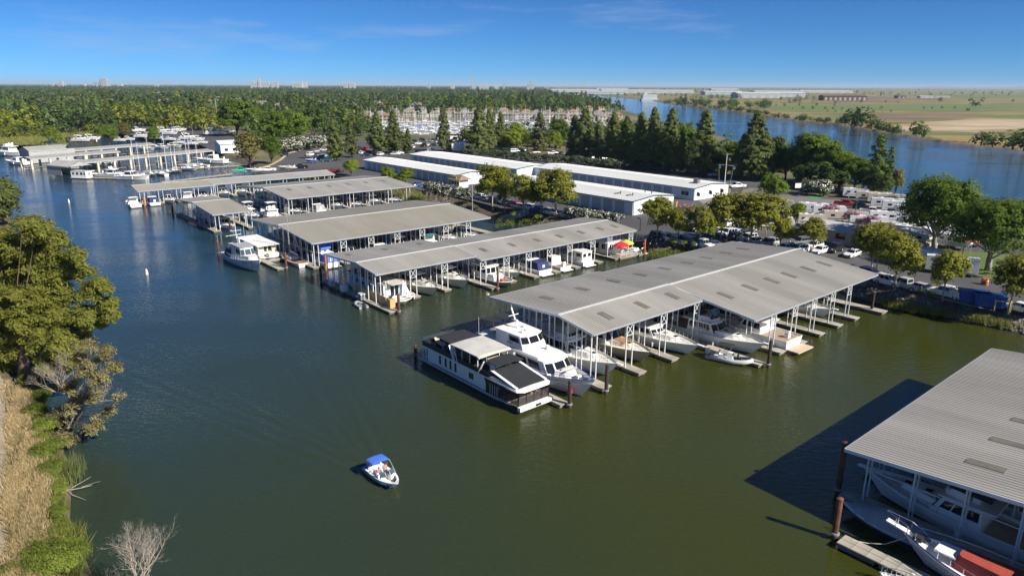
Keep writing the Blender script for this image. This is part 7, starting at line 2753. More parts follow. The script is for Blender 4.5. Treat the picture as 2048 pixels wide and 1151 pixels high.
for i, (x, y) in enumerate([(1945, 606), (1976, 613)]):
	t = thing('dumpster', ['blue open dumpster on the bank, the left of two', 'blue open dumpster on the bank, the right of two'][i], 'dumpster', at(x, y, ZL) + Vector((0, 0, .03)), math.radians(-25), 'blue dumpsters')
	b = MB()
	b.loft([[(-1.8, -1.0, .15), (1.8, -1.0, .15), (1.8, 1.0, .15), (-1.8, 1.0, .15)], [(-2.1, -1.15, 1.9), (2.1, -1.15, 1.9), (2.1, 1.15, 1.9), (-2.1, 1.15, 1.9)]], True)
	b.loft([[(-2.0, -1.05, 1.9), (-2.0, 1.05, 1.9), (2.0, 1.05, 1.9), (2.0, -1.05, 1.9)], [(-1.7, -.9, .3), (-1.7, .9, .3), (1.7, .9, .3), (1.7, -.9, .3)]], True, True)
	b.build('bin', 'dumpster_blue', t)
	for k_ in range(4):
		b = MB()
		b.box((-1.5 + k_, -1.12, 1.05), (.12, .14, 1.6))
		b.build('rib', 'dumpster_blue', t)
	b = MB()
	for s in (1, -1):
		b.bar((-2.1, s * 1.12, 1.92), (2.1, s * 1.12, 1.92), .12)
	b.build('rim', 'dumpster_blue', t)
t = thing('loading_frame', 'yellow metal frame right of the blue dumpsters', 'frame', at(2002, 619, ZL), math.radians(-25))
b = MB()
for x in (-1, 1):
	for y in (-.9, .9):
		b.bar((x, y, 0), (x, y, 1.5), .12)
for x in (-1, 1):
	b.bar((x, -.9, 1.5), (x, .9, 1.5), .12)
for y in (-.9, .9):
	b.bar((-1, y, 1.5), (1, y, 1.5), .12)
b.build('frame', 'yellow_paint', t)
f = thing('board_fence', 'low dark wooden fence left of the blue dumpsters', 'fence', at(1918, 602, ZL), math.radians(-25))
for i in range(8):
	b = MB()
	b.box((-.9 + i * .26, 0, .8), (.23, .06, 1.6 + (i % 3) * .03))
	b.build('board', 'wood_old', f)
for i, (x, y) in enumerate([(1965, 568), (1972, 570)]):
	t = thing('traffic_drum', ['orange and white traffic drum under the huge tree, the left one', 'orange and white traffic drum under the huge tree, the right one'][i], 'traffic drum', at(x, y, ZL), 0, 'traffic drums')
	b = MB()
	b.tube([(0, 0, 0), (0, 0, 1.1)], [.34, .26], 10)
	b.build('drum', 'orange_plastic', t)
	b = MB()
	b.tube([(0, 0, .7), (0, 0, .85)], [.31, .3], 10)
	b.build('band', 'paint_white', t)
t = thing('sun_canopy', 'orange canopy on poles behind the lawn', 'canopy', at(1936, 503, ZL), .4)
b = MB()
b.loft([[(-1.5, -1.5, 2.3), (1.5, -1.5, 2.3), (1.5, 1.5, 2.3), (-1.5, 1.5, 2.3)], [(-.05, -.05, 3.2), (.05, -.05, 3.2), (.05, .05, 3.2), (-.05, .05, 3.2)]], True, True)
b.build('roof', 'orange_plastic', t)
b = MB()
for x in (-1.4, 1.4):
	for y in (-1.4, 1.4):
		b.bar((x, y, 0), (x, y, 2.3), .06)
b.build('posts', 'pole_grey', t)


def trailer_boat(label, x, y, ang, L_=6.5, hm='gel_white', cover=None):
	o = thing('boat_on_trailer', label, 'boat trailer', at(x, y, ZL) + Vector((0, 0, .03)), math.radians(ang), 'boats on trailers')
	h = cruiser('', L_, 2.4, hm, False, None, .9, .7, rail=False, pulpit=False, cabh=.3, cockpit_cover=cover)
	for k_ in KIDS.pop(h.name):
		if k_.name.split('.')[0] == 'fender':
			bpy.data.objects.remove(k_)
			continue
		k_.parent = o
		KIDS.setdefault(o.name, []).append(k_)
		k_.location.z += .75
	bpy.data.objects.remove(h)
	b = MB()
	for s in (1, -1):
		b.bar((-L_ * .4, s * .8, .5), (L_ * .2, s * .7, .5), .1)
		b.bar((L_ * .2, s * .7, .5), (L_ * .62, 0, .5), .1)
	b.build('trailer_frame', 'pole_grey', o)
	add_wheels(o, (-.9,), 1.0, .32)


trailer_boat('tan and white boat on a trailer behind the black pickup by the boat ramp', 574, 341, 190, 6.5, 'gel_cream')
trailer_boat('white boat on a trailer by the ramp beside the green pickup', 507, 346, 195, 5.5)
trailer_boat('boat under a blue cover on a trailer beneath the pine row', 1177, 331, 20, 6.5, 'gel_white', 'canvas_blue')
trailer_boat('small blue boat on a trailer in the middle of the ramp lot', 622, 326, 190, 4.5, 'canvas_bright', 'canvas_blue')
finish_rows()
# ---------------------------------------------------------------- storage buildings
def storage(label, px_corner, ze, Wd, Lb, h=3.55, office=False, vents=(), dw=3.0, pitch=3.92):
	"""corner = near right eave corner; x runs into the depth, y along the building to the left"""
	p = at(px_corner[0], px_corner[1], ze)
	o = thing('storage_building', label, 'building', (p.x, p.y, ZL), TH, 'storage buildings')
	h = ze - ZL
	rz = h + .75
	b = MB()
	pts = [(0, 0, 0), (Wd, 0, 0), (Wd, 0, h), (Wd / 2, 0, rz), (0, 0, h)]
	b.poly(pts)
	b.poly([(q[0], Lb, q[2]) for q in pts][::-1])
	b.poly([(Wd, 0, 0), (Wd, Lb, 0), (Wd, Lb, h), (Wd, 0, h)])
	b.poly([(0, Lb, 0), (0, 0, 0), (0, 0, h), (0, Lb, h)])
	b.build('wall', 'wall_white', o)
	off = 7.5 if office else (2.4 if vents else .9)
	n = int((Lb - off - .5) / pitch)
	zt = h - .55
	b = MB()
	b.box((-.09, Lb / 2, (zt + h) / 2 + .0), (.18, Lb - .02, h - zt - .04))
	b.build('header', 'wall_blue', o)
	pil = MB().box((0, 0, zt / 2), (.2, pitch - dw, zt)).mesh('pilaster', 'wall_blue')
	dm = MB()
	k_ = 9
	prof = []
	for i in range(k_):
		z0, z1 = i * zt / k_, (i + 1) * zt / k_
		prof += [(-.03, z0 + .02), (-.06, z0 + (z1 - z0) * .3), (-.06, z0 + (z1 - z0) * .8), (-.03, z1 - .01)]
	dm.loft([[(x, -dw / 2, z) for x, z in prof], [(x, dw / 2, z) for x, z in prof]], False)
	dm = dm.mesh('roll_door', 'door_roll')
	for i in range(n):
		y = off + i * pitch
		link('pilaster', pil, o, (-.1, y, 0))
		link('roll_door', dm, o, (0, y + pitch / 2, 0))
	link('pilaster', pil, o, (-.1, off + n * pitch, 0))
	b = MB()
	b.box((-.1, off / 2 - (pitch - dw) / 4 + .0, zt / 2), (.2, off - (pitch - dw) / 2 - .02, zt))
	b.build('wall_panel', 'wall_blue', o)
	for sgn in (0, 1):
		b = MB()
		x0, x1 = (-.45, Wd / 2) if sgn == 0 else (Wd / 2, Wd + .45)
		z0, z1 = (h - .02, rz + .06) if sgn == 0 else (rz + .06, h - .02)
		m = int(Lb / 1.0)
		hi, lo = [], []
		for i in range(m):
			for f_, dz in ((0, 0), (.86, 0), (.88, .05), (.98, .05)):
				y = -.25 + (i + f_) * (Lb + .5) / m
				lo.append((x0, y, z0 + dz))
				hi.append((x1, y, z1 + dz))
		b.loft([hi, lo] if True else [lo, hi], False)
		b.build('roof_slope', 'roof_white', o)
	b = MB()
	for x0, z0, x1, z1 in ((-.45, h, Wd / 2, rz + .08), (Wd / 2, rz + .08, Wd + .45, h)):
		b.bar((x0, -.28, z0 - .05), (x1, -.28, z1 - .05), .06, .2)
		b.bar((x0, Lb + .28, z0 - .05), (x1, Lb + .28, z1 - .05), .06, .2)
	b.bar((-.48, -.25, h - .08), (-.48, Lb + .25, h - .08), .06, .16)
	b.build('green_trim', 'trim_green', o)
	b = MB()
	b.bar((Wd + .48, -.25, h - .05), (Wd + .48, Lb + .25, h - .05), .08, .18)
	b.build('gutter', 'trim_rust', o)
	b = MB()
	b.bar((.05, -.04, 0), (.05, -.04, h - .1), .14)
	b.bar((Wd - .05, -.04, 0), (Wd - .05, -.04, h - .1), .14)
	b.build('corner_trim', 'trim_green' if not office else 'wall_blue', o)
	if office:
		b = MB()
		b.box((-.02 - .18, 3.2, 1.75), (.1, 2.5, 1.1))
		b.build('window', 'glass_dark', o)
		b = MB()
		b.bar((-.5, 1.9, 2.55), (-.5, 4.5, 2.55), .75, .05)
		b.bar((-.27, 3.2, 1.2), (-.27, 3.2, 2.3), .08)
		b.build('window_awning', 'gel_white', o)
		for x in (2.0, 8.0, 13.8):
			b = MB()
			b.box((x, -.03, 1.6), (1.3, .08, 1.2))
			b.build('window', 'glass_dark', o)
			b = MB()
			b.loft([[(x - .9, -.05, 2.55), (x + .9, -.05, 2.55)], [(x - .9, -1.1, 2.15), (x + .9, -1.1, 2.15)]], False)
			b.build('window_awning', 'gel_white', o)
		b = MB()
		b.box((4.6, -.04, 1.05), (1.0, .08, 2.1))
		b.build('door', 'gel_white', o)
		b = MB()
		b.box((Wd / 2 - 2.2, 4.0, rz + .45), (1.3, 1.5, 1.0))
		b.build('air_conditioner', 'car_grey', o)
	for x, y in vents:
		b = MB()
		z = h + .75 * (1 - abs(x - Wd / 2) / (Wd / 2))
		b.tube([(x, y, z), (x, y, z + .65)], .12, 6)
		b.tube([(x, y, z + .65), (x, y, z + .8)], [.24, .05], 6)
		b.build('roof_vent', 'car_black', o)
	for x, y in vents[:2]:
		b = MB()
		z = h + .75 * ((x + 1.0) / (Wd / 2))
		b.box((x + .6, y + 1.2, z + .06), (3.0, .8, .05))
		b.build('roof_patch', 'dock_side', o)
	return o


storage('narrow white storage building beside the entrance kiosk and the two lime-green trees', (914, 350), 5.7, 12.5, 62)
storage('white storage building behind the left one, its roof below the white marina office', (1034, 337.5), 5.7, 16.6, 70)
storage('longest white storage building with an office window and awnings at its right end', (1390, 376.6), 5.7, 16.9, 70, office=True)
storage('white storage building at the front with five big doors beside a lone sycamore', (1267.4, 402), 5.9, 16.6, 52, vents=((4.5, 4.2), (4.5, 8.4), (9.5, 2.0), (10.5, 5.0)), pitch=4.1, dw=3.2)
for i, (x, y) in enumerate([(1352, 414), (1354, 411), (1284, 427), (1459, 386), (917, 372)]):
	t = thing('bollard', ['yellow bollard at the far corner of the front storage building', 'orange and yellow bollard beside the far corner of the front storage building', 'yellow bollard before the white end wall of the front storage building', 'yellow bollard at the office corner of the longest storage building', 'yellow bollard by the entrance kiosk'][i],
              'bollard', at(x, y, ZL), 0, 'yellow bollards')
	b = MB()
	b.tube([(0, 0, 0), (0, 0, 1.25), (0, 0, 1.4)], [.16, .16, .06], 8)
	b.build('post', 'yellow_paint' if i != 1 else 'orange_plastic', t)
	b = MB()
	b.tube([(0, 0, .9), (0, 0, 1.0)], .17, 8)
	b.build('band', 'car_black' if i != 1 else 'yellow_paint', t)


def simple_house(label, p, rz, Lx, Ly, h, roof_h, wm, rm, name='house', cat='house', group=None, wins=((-.3, 1), (.0, 1), (.3, 1)), hip=True, over=.5, flat=False, storeys=1, door=True):
	o = thing(name, label, cat, p, rz, group)
	b = MB()
	b.box((0, 0, h / 2), (Lx, Ly, h))
	if not hip and not flat:
		for s in (1, -1):
			q = [(s * Lx / 2, -Ly / 2, h), (s * Lx / 2, Ly / 2, h), (s * Lx / 2, 0, h + roof_h)]
			b.poly(q if s > 0 else q[::-1])
	b.build('wall', wm, o)
	b = MB()
	if flat:
		b.box((0, 0, h + .15), (Lx + over * 2, Ly + over * 2, .3))
	else:
		ex, ey = Lx / 2 + over, Ly / 2 + over
		rx = max(.3, ex - ey) if hip else ex
		E_ = [(-ex, -ey, h - .05), (ex, -ey, h - .05), (ex, ey, h - .05), (-ex, ey, h - .05)]
		r0, r1 = (-rx, 0, h + roof_h), (rx, 0, h + roof_h)
		b.poly([E_[0], E_[1], r1, r0])
		b.poly([E_[2], E_[3], r0, r1])
		b.poly([E_[1], E_[2], r1])
		b.poly([E_[3], E_[0], r0])
		b.poly([(q[0], q[1], q[2] - .02) for q in E_][::-1])
	b.build('roof', rm, o)
	for st in range(storeys):
		z = 1.6 + st * 2.9
		for f_, _ in wins:
			for s in (1, -1):
				b = MB()
				b.box((f_ * Lx, s * (Ly / 2 + .02), z), (Lx * .13, .08, 1.2))
				b.build('window', 'glass_dark', o)
		b = MB()
		b.box((Lx / 2 + .02, 0, z), (.08, Ly * .3, 1.2))
		b.build('window', 'glass_dark', o)
	return o


simple_house('low white-roofed park office with pinkish walls behind the sycamores', at(1690, 483, ZL), TH - math.pi / 2 + .1, 15, 6.5, 2.9, .9, 'wall_pink', 'roof_white', 'office_building', 'building', hip=False, over=.9)
simple_house('long pale trailer-like building roof right behind the park office', at(1652, 466, ZL), TH - math.pi / 2, 9, 3, 2.6, .4, 'wall_white', 'roof_white', 'office_building', 'building', hip=False)
simple_house('white marina office with a flat roof and blue band among the pines', at(924, 280, ZL), .25, 17, 9, 4.0, 0, 'wall_white', 'roof_white', 'office_building', 'building', flat=True, over=1.2)
simple_house('grey-roofed wing left of the white marina office', at(893, 279, ZL), .25, 12, 9, 3.2, 1.2, 'wall_white', 'roof_grey', 'office_building', 'building')
simple_house('small white boatyard shed with a pale blue roof above the inlet', at(464, 304, ZL), .7, 13, 8, 4.2, 1.6, 'wall_white', 'wall_blue', 'boatyard_shed', 'shed', hip=False)
k_ = thing('entrance_kiosk', 'small entrance kiosk with a brown shingle roof and a yellow sign at the storage gate', 'kiosk', at(920, 374, ZL), TH)
b = MB()
b.box((0, 0, 1.4), (3.4, 4.4, 2.8))
b.build('wall', 'wall_white', k_)
b = MB()
b.loft([[(-2.6, -3.2, 2.6), (2.6, -3.2, 2.6), (2.6, 3.2, 2.6), (-2.6, 3.2, 2.6)], [(-.4, -1.6, 3.9), (.4, -1.6, 3.9), (.4, 1.6, 3.9), (-.4, 1.6, 3.9)]], True, True)
b.build('roof', 'wood_old', k_)
b = MB()
b.bar((-2.7, -1.8, 3.35), (-2.7, 1.8, 3.35), .1, .8)
b.build('sign', 'yellow_paint', k_)
for y in (-1.2, .2, 1.5):
	b = MB()
	b.box((-1.72, y, 1.5), (.06, .9, 1.0))
	b.build('window', 'glass_dark', k_)
b = MB()
for y in (-2.9, 2.9):
	b.bar((-2.4, y, 0), (-2.4, y, 2.6), .14)
b.build('post', 'yellow_paint', k_)
t = thing('sign_board', 'blank white sign board on posts in the far parking lot', 'sign', at(916, 304, ZL), .3)
b = MB()
b.box((0, 0, 2.6), (6.2, .2, 3.0))
b.build('panel', 'paint_white', t)
b = MB()
for x in (-2.9, 0, 2.9):
	b.bar((x, .15, 0), (x, .15, 4.1), .16)
b.build('post', 'pole_wood', t)
t = thing('sign_board', 'small white notice board beside the putting green', 'sign', at(1594, 390, ZL), .2)
b = MB()
b.box((0, 0, 2.9), (2.0, .15, 1.4))
b.build('panel', 'paint_white', t)
b = MB()
b.bar((.6, .1, 0), (.6, .1, 3.6), .12)
b.build('post', 'trim_green', t)


def lamp(x, y, ytop, label, m='pole_grey', arm=0):
	p = at(x, y, ZL)
	h = hgt(x, ytop, p)
	o = thing('lamp_post', label, 'lamp post', p, R_.uniform(0, 3), 'lamp posts')
	b = MB()
	b.tube([(0, 0, 0), (0, 0, h)], [.11, .07], 6)
	b.build('pole', m, o)
	b = MB()
	if arm:
		b.bar((0, 0, h), (arm, 0, h + .05), .08)
	b.box((arm or 0, 0, h + .1), (.7, .35, .18))
	b.build('lamp_head', m, o)
	return o


for x, y, yt, lb, m in [(945, 424, 352, 'tall pale lamp post left of the yellow sycamore before the sheds', 'pole_grey'), (1280, 462, 438, 'black lamp post at the shore end of the long narrow shed', 'pole_black'), (1753, 536, 503, 'black lamp post between the park office and the cargo trailer', 'pole_black'),
						(1924, 512, 494, 'short black lamp post on the lawn', 'pole_black'), (662, 281, 226, 'wooden utility pole left of the curved-road pine', 'pole_wood'), (704, 282, 250, 'white lamp post behind the slim pine', 'pole_grey'), (861, 284, 268, 'lamp post in the middle of the far parking lot', 'pole_grey'), (1711, 424, 402, 'green lamp post between the red and white pickups', 'trim_green')]:
	lamp(x, y, yt, lb, m, .6 if m == 'pole_black' else 0)
p = at(1447, 392, ZL)
h = hgt(1447, 308, p)
t = thing('flag_pole', 'white flag pole with a cross yard and three small flags', 'flag pole', p, TH - math.pi / 2)
b = MB()
b.tube([(0, 0, 0), (0, 0, h)], [.14, .08], 8)
b.build('mast', 'paint_white', t)
b = MB()
b.tube([(-2.6, 0, h * .74), (2.6, 0, h * .74)], .06, 6)
b.tube([(-.4, 0, h), (.5, 0, h)], .06, 5)
b.build('yard', 'paint_white', t)
b = MB()
for s in (-1, 1):
	b.tube([(s * 2.5, 0, h * .74), (s * 1.6, 0, 1.0)], .02, 3)
b.build('halyard', 'rope', t)
for (x, z, ms) in ((-2.5, h * .66, ('paint_white', 'canvas_blue')), (2.5, h * .66, ('paint_white', 'canvas_blue')), (.7, h * .84, ('umbrella_red', 'paint_white'))):
	b = MB()
	for i in range(4):
		b.loft([[(x + j * .25, .06 * math.sin(j * 1.7), z + i * .22) for j in range(4)], [(x + j * .25, .06 * math.sin(j * 1.7 + .3), z + (i + 1) * .22) for j in range(4)]], False, False, i % 2)
	b.build('flag', list(ms), t)

# gangways down to the floats
def gangway(label, p0, p1, w_=1.5):
	o = thing('gangway', label, 'gangway')
	p0, p1 = Vector(p0), Vector(p1)
	d = (p1 - p0).normalized()
	s = d.cross(Vector((0, 0, 1))).normalized() * (w_ / 2)
	b = MB()
	b.bar(p0, p1, w_, .12)
	b.build('deck', 'dock_concrete', o)
	n = 7
	for sg in (1, -1):
		b = MB()
		for hh in (.55, 1.1):
			b.bar(p0 + s * sg + Vector((0, 0, hh)), p1 + s * sg + Vector((0, 0, hh)), .07)
		for i in range(n + 1):
			q = p0.lerp(p1, i / n) + s * sg
			b.bar(q, q + Vector((0, 0, 1.1)), .06)
		b.build('railing', 'hull_bluegrey', o)


gangway('pale blue gangway from the rocky bank to the far end of the long narrow shed', at(1290, 480, ZL + .1), DW(DR, 61.5, 4.0, .6))
gangway('pale blue gangway from the bank to the shore end of the wide grey-beige shed', at(1056, 428, ZL + .1), at(1002, 442, .6))
gangway('gangway from the bank to the wide shed below the lime-green trees', at(775, 378, ZL + .1), DW(BR, 41, 2.0, .6))
fl = thing('floating_dock', 'walkway float at the shore end of the wide grey-beige shed', 'dock', (CR.x, CR.y, 0), TH)
dock_part(fl, 'deck', 44.9, 47.0, -19, 8)
fl = thing('floating_dock', 'small empty float with a grey dinghy between two sheds near the shore', 'dock', (CR.x, CR.y, 0), TH)
dock_part(fl, 'deck', 38.5, 44.8, -23, -20)
o = cruiser('small grey covered boat on the float between two sheds near the shore', 6.0, 2.3, 'hull_grey', False, None, .8, .65, rail=False, pulpit=False, cabh=.2, cockpit_cover='canvas_grey')
slip(o, CR, 42.5, -24.0, 6.0)
rd = thing('floating_dock', 'long narrow boat ramp float with short piles beside the green pickup', 'dock', (0, 0, 0))
a_, c_ = at(322, 364, .5), at(462, 347.5, .5)
d_ = (c_ - a_)
rd.location = (a_ + d_ * .5) * 1.0
rd.location.z = 0
rd.rotation_euler = (0, 0, math.atan2(d_.y, d_.x))
dockmb(2.2, d_.length).build('deck', ['dock_concrete', 'dock_side'], rd)
for i in range(7):
	q = a_.lerp(c_, i / 6.3 + .01) + Vector((-.6, 1.3, 0))
	q.z = 0
	pile(q, 1.5, .2, 'pile_rust', f'short brown pile along the boat ramp float, {ORD[i]} from the left', 'piles of the boat ramp float')
q = at(362, 345, 0)
pile(q, 2.8, .25, 'pile_rust', 'tall brown pile before the sailboats of the old marina')

# ---------------------------------------------------------------- the old marina at the upper left
def old_shed(label, ex0, ex1, depth, ze, zr, posts, wall=None, px_off=0):
	"""near eave from pixel ex0 to ex1"""
	p, q = at(*ex0, ze), at(*ex1, ze)
	d = q - p
	o = thing('covered_dock', label, 'covered dock', (p.x, p.y, 0), math.atan2(d.y, d.x), 'old sheds of the far marina')
	Ln = d.length
	roof_slope_p = []
	for (y0, y1, z0, z1) in ((0, depth / 2, ze, zr), (depth, depth / 2, ze, zr)):
		b = MB()
		n = max(6, int(Ln / 1.6))
		lo, hi = [], []
		for i in range(n):
			for f_, dz in ((0, 0), (.8, 0), (.84, .09), (.97, .09)):
				x = (i + f_) * Ln / n
				lo.append((x, y0, z0 + dz))
				hi.append((x, y1, z1 + dz))
		b.loft([lo, hi] if y0 == 0 else [hi, lo], False)
		b.build('roof_slope', 'roof_grey', o)
	b = MB()
	b.box((Ln / 2, 0, ze - .2), (Ln, .12, .45))
	b.box((Ln / 2, depth, ze - .2), (Ln, .12, .45))
	b.build('fascia', 'wall_grey', o)
	for x in (0.05, Ln - .05):
		b = MB()
		b.poly([(x, 0, ze), (x, depth, ze), (x, depth / 2, zr)])
		b.build('gable', 'wall_grey', o)
	if wall:
		b = MB()
		x0, x1 = wall
		b.box(((x0 + x1) / 2, .15, ze / 2 + .1), (x1 - x0, .1, ze - .2))
		b.box((x0 + .05, depth / 2, ze / 2 + .1), (.1, depth - .4, ze - .2))
		b.build('wall', 'wall_grey', o)
	if posts:
		pm_ = MB().box((0, 0, ze / 2 - .2), (.7, .7, ze - .2)).mesh('post', 'gel_cream')
		k0 = 0 if not wall else int(wall[1] / posts) + 1
		for i in range(k0, int(Ln / posts) + 1):
			link('post', pm_, o, (i * posts + .5, .5, 0))
			link('post', pm_, o, (i * posts + .5, depth - .5, 0))
	b = MB()
	b.box((Ln / 2, depth / 2, .35), (Ln, 2.2, .3))
	b.build('walkway_dock', 'dock_side', o)
	return o


old_shed('grey barn-like boathouse at the back of the old marina', (57, 302), (134, 297), 10, 5.6, 7.2, 0, (0, 19))
old_shed('long low grey boat shed before the barn-like boathouse', (60, 318), (241, 303), 8.5, 4.2, 4.9, 7.5)
old_shed('low grey boat shed at the back of the old marina ending near the round tree', (138, 302), (311, 288.5), 9, 4.2, 4.9, 7.5)
old_shed('longest low grey boat shed of the old marina with many pale posts', (159, 326), (427, 301), 8.5, 4.2, 4.9, 7.0)
old_shed('grey boathouse with a closed gable at the open water end of the old marina', (92, 330), (136, 334), 9, 3.8, 5.4, 0, (0, 9))
OB = 'boats of the old marina'
for i, (x, y, L_, a, mst, lb) in enumerate([
		(270, 356, 11, -40, 15, 'sailboat'), (300, 351, 10, -38, 16, 'sailboat'), (333, 347, 9, -40, 17, 'sailboat'), (322, 350, 10, 140, 9, 'sailboat'), (372, 340, 12, -15, 14, 'sailboat'), (386, 336, 10, 160, 12, 'sailboat'), (400, 333, 9, 165, 11, 'sailboat'), (352, 344, 8, -35, 10, 'sailboat'),
		(345, 345, 8, -40, 12, 'sailboat'), (284, 354, 9, 140, 13, 'sailboat')]):
	s_ = sailboat(f'white sailboat moored before the old marina sheds, {ORD[sorted(range(10), key=lambda k__: [270, 300, 333, 322, 372, 386, 400, 352, 345, 284][k__]).index(i)]} from the left', L_, L_ * .3, mst, 'gel_white', ['canvas_blue', 'canvas_white', 'canvas_teal'][i % 3], OB)
	s_.location = at(x, y, 0)
	s_.rotation_euler = (0, 0, math.radians(a))
rootq = [cruiser('white cabin cruiser with a tall wheelhouse moored left of the sailboats', 11, 3.6, 'gel_white', True, None, 1.6, 1.2, group=OB), cruiser('low white cruiser with its bow out moored before the sailboats', 10, 3.4, 'gel_white', False, None, 1.5, 1.1, group=OB)]
for (pi, x, y, a, sc, lb) in [(0, 232, 354, -10, 1.1, 'white cabin cruiser with a tall wheelhouse moored left of the sailboats'), (1, 268, 359, -12, 1.25, 'low white cruiser with its bow out moored before the sailboats'), (1, 188, 353, -20, .9, 'white cruiser beside the square white houseboat of the old marina'),
                              (1, 422, 326, 170, 1.5, 'large white motor yacht alone at the inlet below the boatyard'), (0, 15, 311, 170, 1.7, 'large white yacht at the far left edge of the old marina'), (1, 34, 329, 160, 1.3, 'old tan boat before the barn-like boathouse'), (0, 110, 296, -8, 1.4, 'white yacht with a blue top beside the barn-like boathouse'),
                              (1, 205, 331, -30, .9, 'white boat under the middle of the longest old shed'), (1, 228, 328, -30, .9, 'white boat under the longest old shed, right of another'), (0, 295, 300, -20, 1.0, 'white cruiser behind the longest old shed'), (1, 325, 297, -20, 1.0, 'low white cruiser behind the longest old shed'), (1, 350, 294, -15, 1.0, 'white boat moored below the boatyard edge')]:
	c_ = copy_tree(rootq[pi]) if CRU.get(rootq[pi].name) else rootq[pi]
	CRU[rootq[pi].name] = 1
	c_.location = at(x, y, 0)
	c_.rotation_euler = (0, 0, math.radians(a))
	c_.scale = (sc,) * 3
	tag(c_, lb, 'boat', OB)
h1 = thing('houseboat', 'square white houseboat on a float at the front of the old marina', 'houseboat', at(166, 357, 0), -.25, OB)
h1.scale = (.66, .66, .72)
hull(h1, 13, 5, .6, .6, 'gel_aged', 'deck_nonskid', rake=.2, drop=.05, full=.95, stern=1)
cab(h1, 'cabin', -5.6, 4.6, 4.4, 4.4, .6, 4.0, 0, 0, 0, 'gel_white', 0, [('side', [(.1, .22), (.35, .5), (.62, .78), (.85, .95)], .45, .8), ('front', [(.15, .4), (.6, .85)], .4, .8)], cap='gel_aged')
h1 = thing('houseboat', 'long grey floating house beside the closed gable of the old marina', 'houseboat', at(156, 338, 0), -.1, OB)
hull(h1, 17, 5, .6, .6, 'gel_aged', 'deck_nonskid', rake=.2, drop=.05, full=.95, stern=1)
cab(h1, 'cabin', -8, 7, 4.6, 4.6, .6, 3.6, 0, 0, 0, 'wall_grey', 0, [('side', [(.1, .18), (.35, .45), (.6, .7), (.85, .93)], .45, .8)], cap='gel_white')
fl = thing('floating_dock', 'narrow dark float reaching out before the old marina', 'dock', at(215, 358, 0), -.12)
dockmb(1.6, 26).build('deck', ['dock_concrete', 'dock_side'], fl)
fl = thing('floating_dock', 'long float between the sailboats and the inlet of the old marina', 'dock', at(360, 340, 0), .62)
dockmb(1.8, 62).build('deck', ['dock_concrete', 'dock_side'], fl)
BYG = 'boats standing in the boatyard'
ybp = [(165, 286, 0, 12), (186, 283, 5, 11), (330, 268, 2, 13), (352, 266, 4, 12), (342, 272, -3, 11), (380, 282, 3, 13), (398, 284, -4, 9), (432, 272, 8, 14), (446, 270, 0, 9), (300, 276, 10, 9), (318, 281, 0, 9), (340, 284, 0, 9), (362, 291, 0, 8), (385, 293, 0, 9), (405, 291, 0, 8), (278, 266, 20, 11), (284, 278, 0, 10), (362, 264, 0, 10), (466, 268, 0, 8), (260, 284, 0, 8), (310, 270, 0, 9), (242, 286, 0, 8)]
yprot = cruiser('', 9, 3.1, 'gel_white', False, 'canvas_white', 1.5, 1.2, pulpit=False)
yprot2 = cruiser('', 9, 3.1, 'gel_white', False, None, 1.4, 1.1, cockpit_cover='canvas_blue', pulpit=False)
order_ = sorted(range(len(ybp)), key=lambda k__: ybp[k__][0])
for i, (x, y, a, L_) in enumerate(ybp):
	pr = yprot2 if i in (7 + 4, 13, 3) else yprot
	c_ = copy_tree(pr) if CRU.get(pr.name) else pr
	CRU[pr.name] = 1
	c_.scale = (L_ / 10.5,) * 3
	c_.location = at(x, y, ZL) + Vector((0, 0, 1.1))
	c_.rotation_euler = (0, 0, math.radians(a))
	tag(c_, ('boat with a blue cover' if pr is yprot2 else 'white boat') + f' standing ashore in the boatyard, {ORD[order_.index(i)]} boat from the left', 'boat', BYG)
	st = thing('boat_stand', f'steel stand under the {ORD[order_.index(i)]} boat from the left in the boatyard', 'stand', at(x, y, ZL), math.radians(a), 'boat stands of the boatyard')
	b = MB()
	for xx in (-.25, .25):
		for yy in (-.12, .12):
			b.bar((xx * L_, yy * L_, 0), (xx * L_ * .9, yy * L_ * .7, 1.3), .18)
		b.bar((xx * L_, -.12 * L_, .2), (xx * L_, .12 * L_, .2), .14)
	b.build('legs', 'car_blue' if i % 3 else 'pile_rust', st)
s_ = sailboat('white sailboat on the hard with the tallest mast of the boatyard', 14, 3.8, 22, 'gel_white', 'canvas_white', BYG)
s_.location = at(434, 272, ZL) + Vector((0, 0, 1.0))
s_.rotation_euler = (0, 0, .1)
for i, (x, yb, yt) in enumerate([(349, 262, 226), (361, 260, 228), (386, 272, 250), (407, 268, 250)]):
	lamp(x, yb, yt, f'thin mast or pole standing in the boatyard, {ORD[i]} from the left', 'pole_grey')

# ---------------------------------------------------------------- far marina and waterside houses
sg = 'sailboats of the far marina'
sp = sailboat('white sailboat with a bare mast in the crowded far marina', 10, 3.0, 14.5, 'gel_white', 'canvas_blue', sg)
sp2 = sailboat('white sailboat with a bare mast in the crowded far marina', 10, 3.0, 13, 'gel_white', 'canvas_white', sg)
cnt = 0
for row, (y, x0, x1) in enumerate([(268, 812, 990), (262, 812, 1190), (256, 812, 1215), (250, 830, 1225), (246, 850, 1215), (244, 722, 850), (252, 712, 800), (259, 722, 800)]):
	x = x0
	while x < x1:
		pr = sp if cnt % 3 else sp2
		c_ = copy_tree(pr) if cnt > 1 else (sp2 if cnt == 0 else sp)
		c_.location = at(x, y + R_.uniform(-1.5, 1.5), 0)
		c_.rotation_euler = (0, 0, R_.choice((0, math.pi)) + R_.uniform(-.15, .15) + .5)
		q = R_.uniform(.8, 1.2)
		c_.scale = (q, q, q)
		cnt += 1
		x += R_.uniform(11, 20)
HG = 'houses along the far marina'
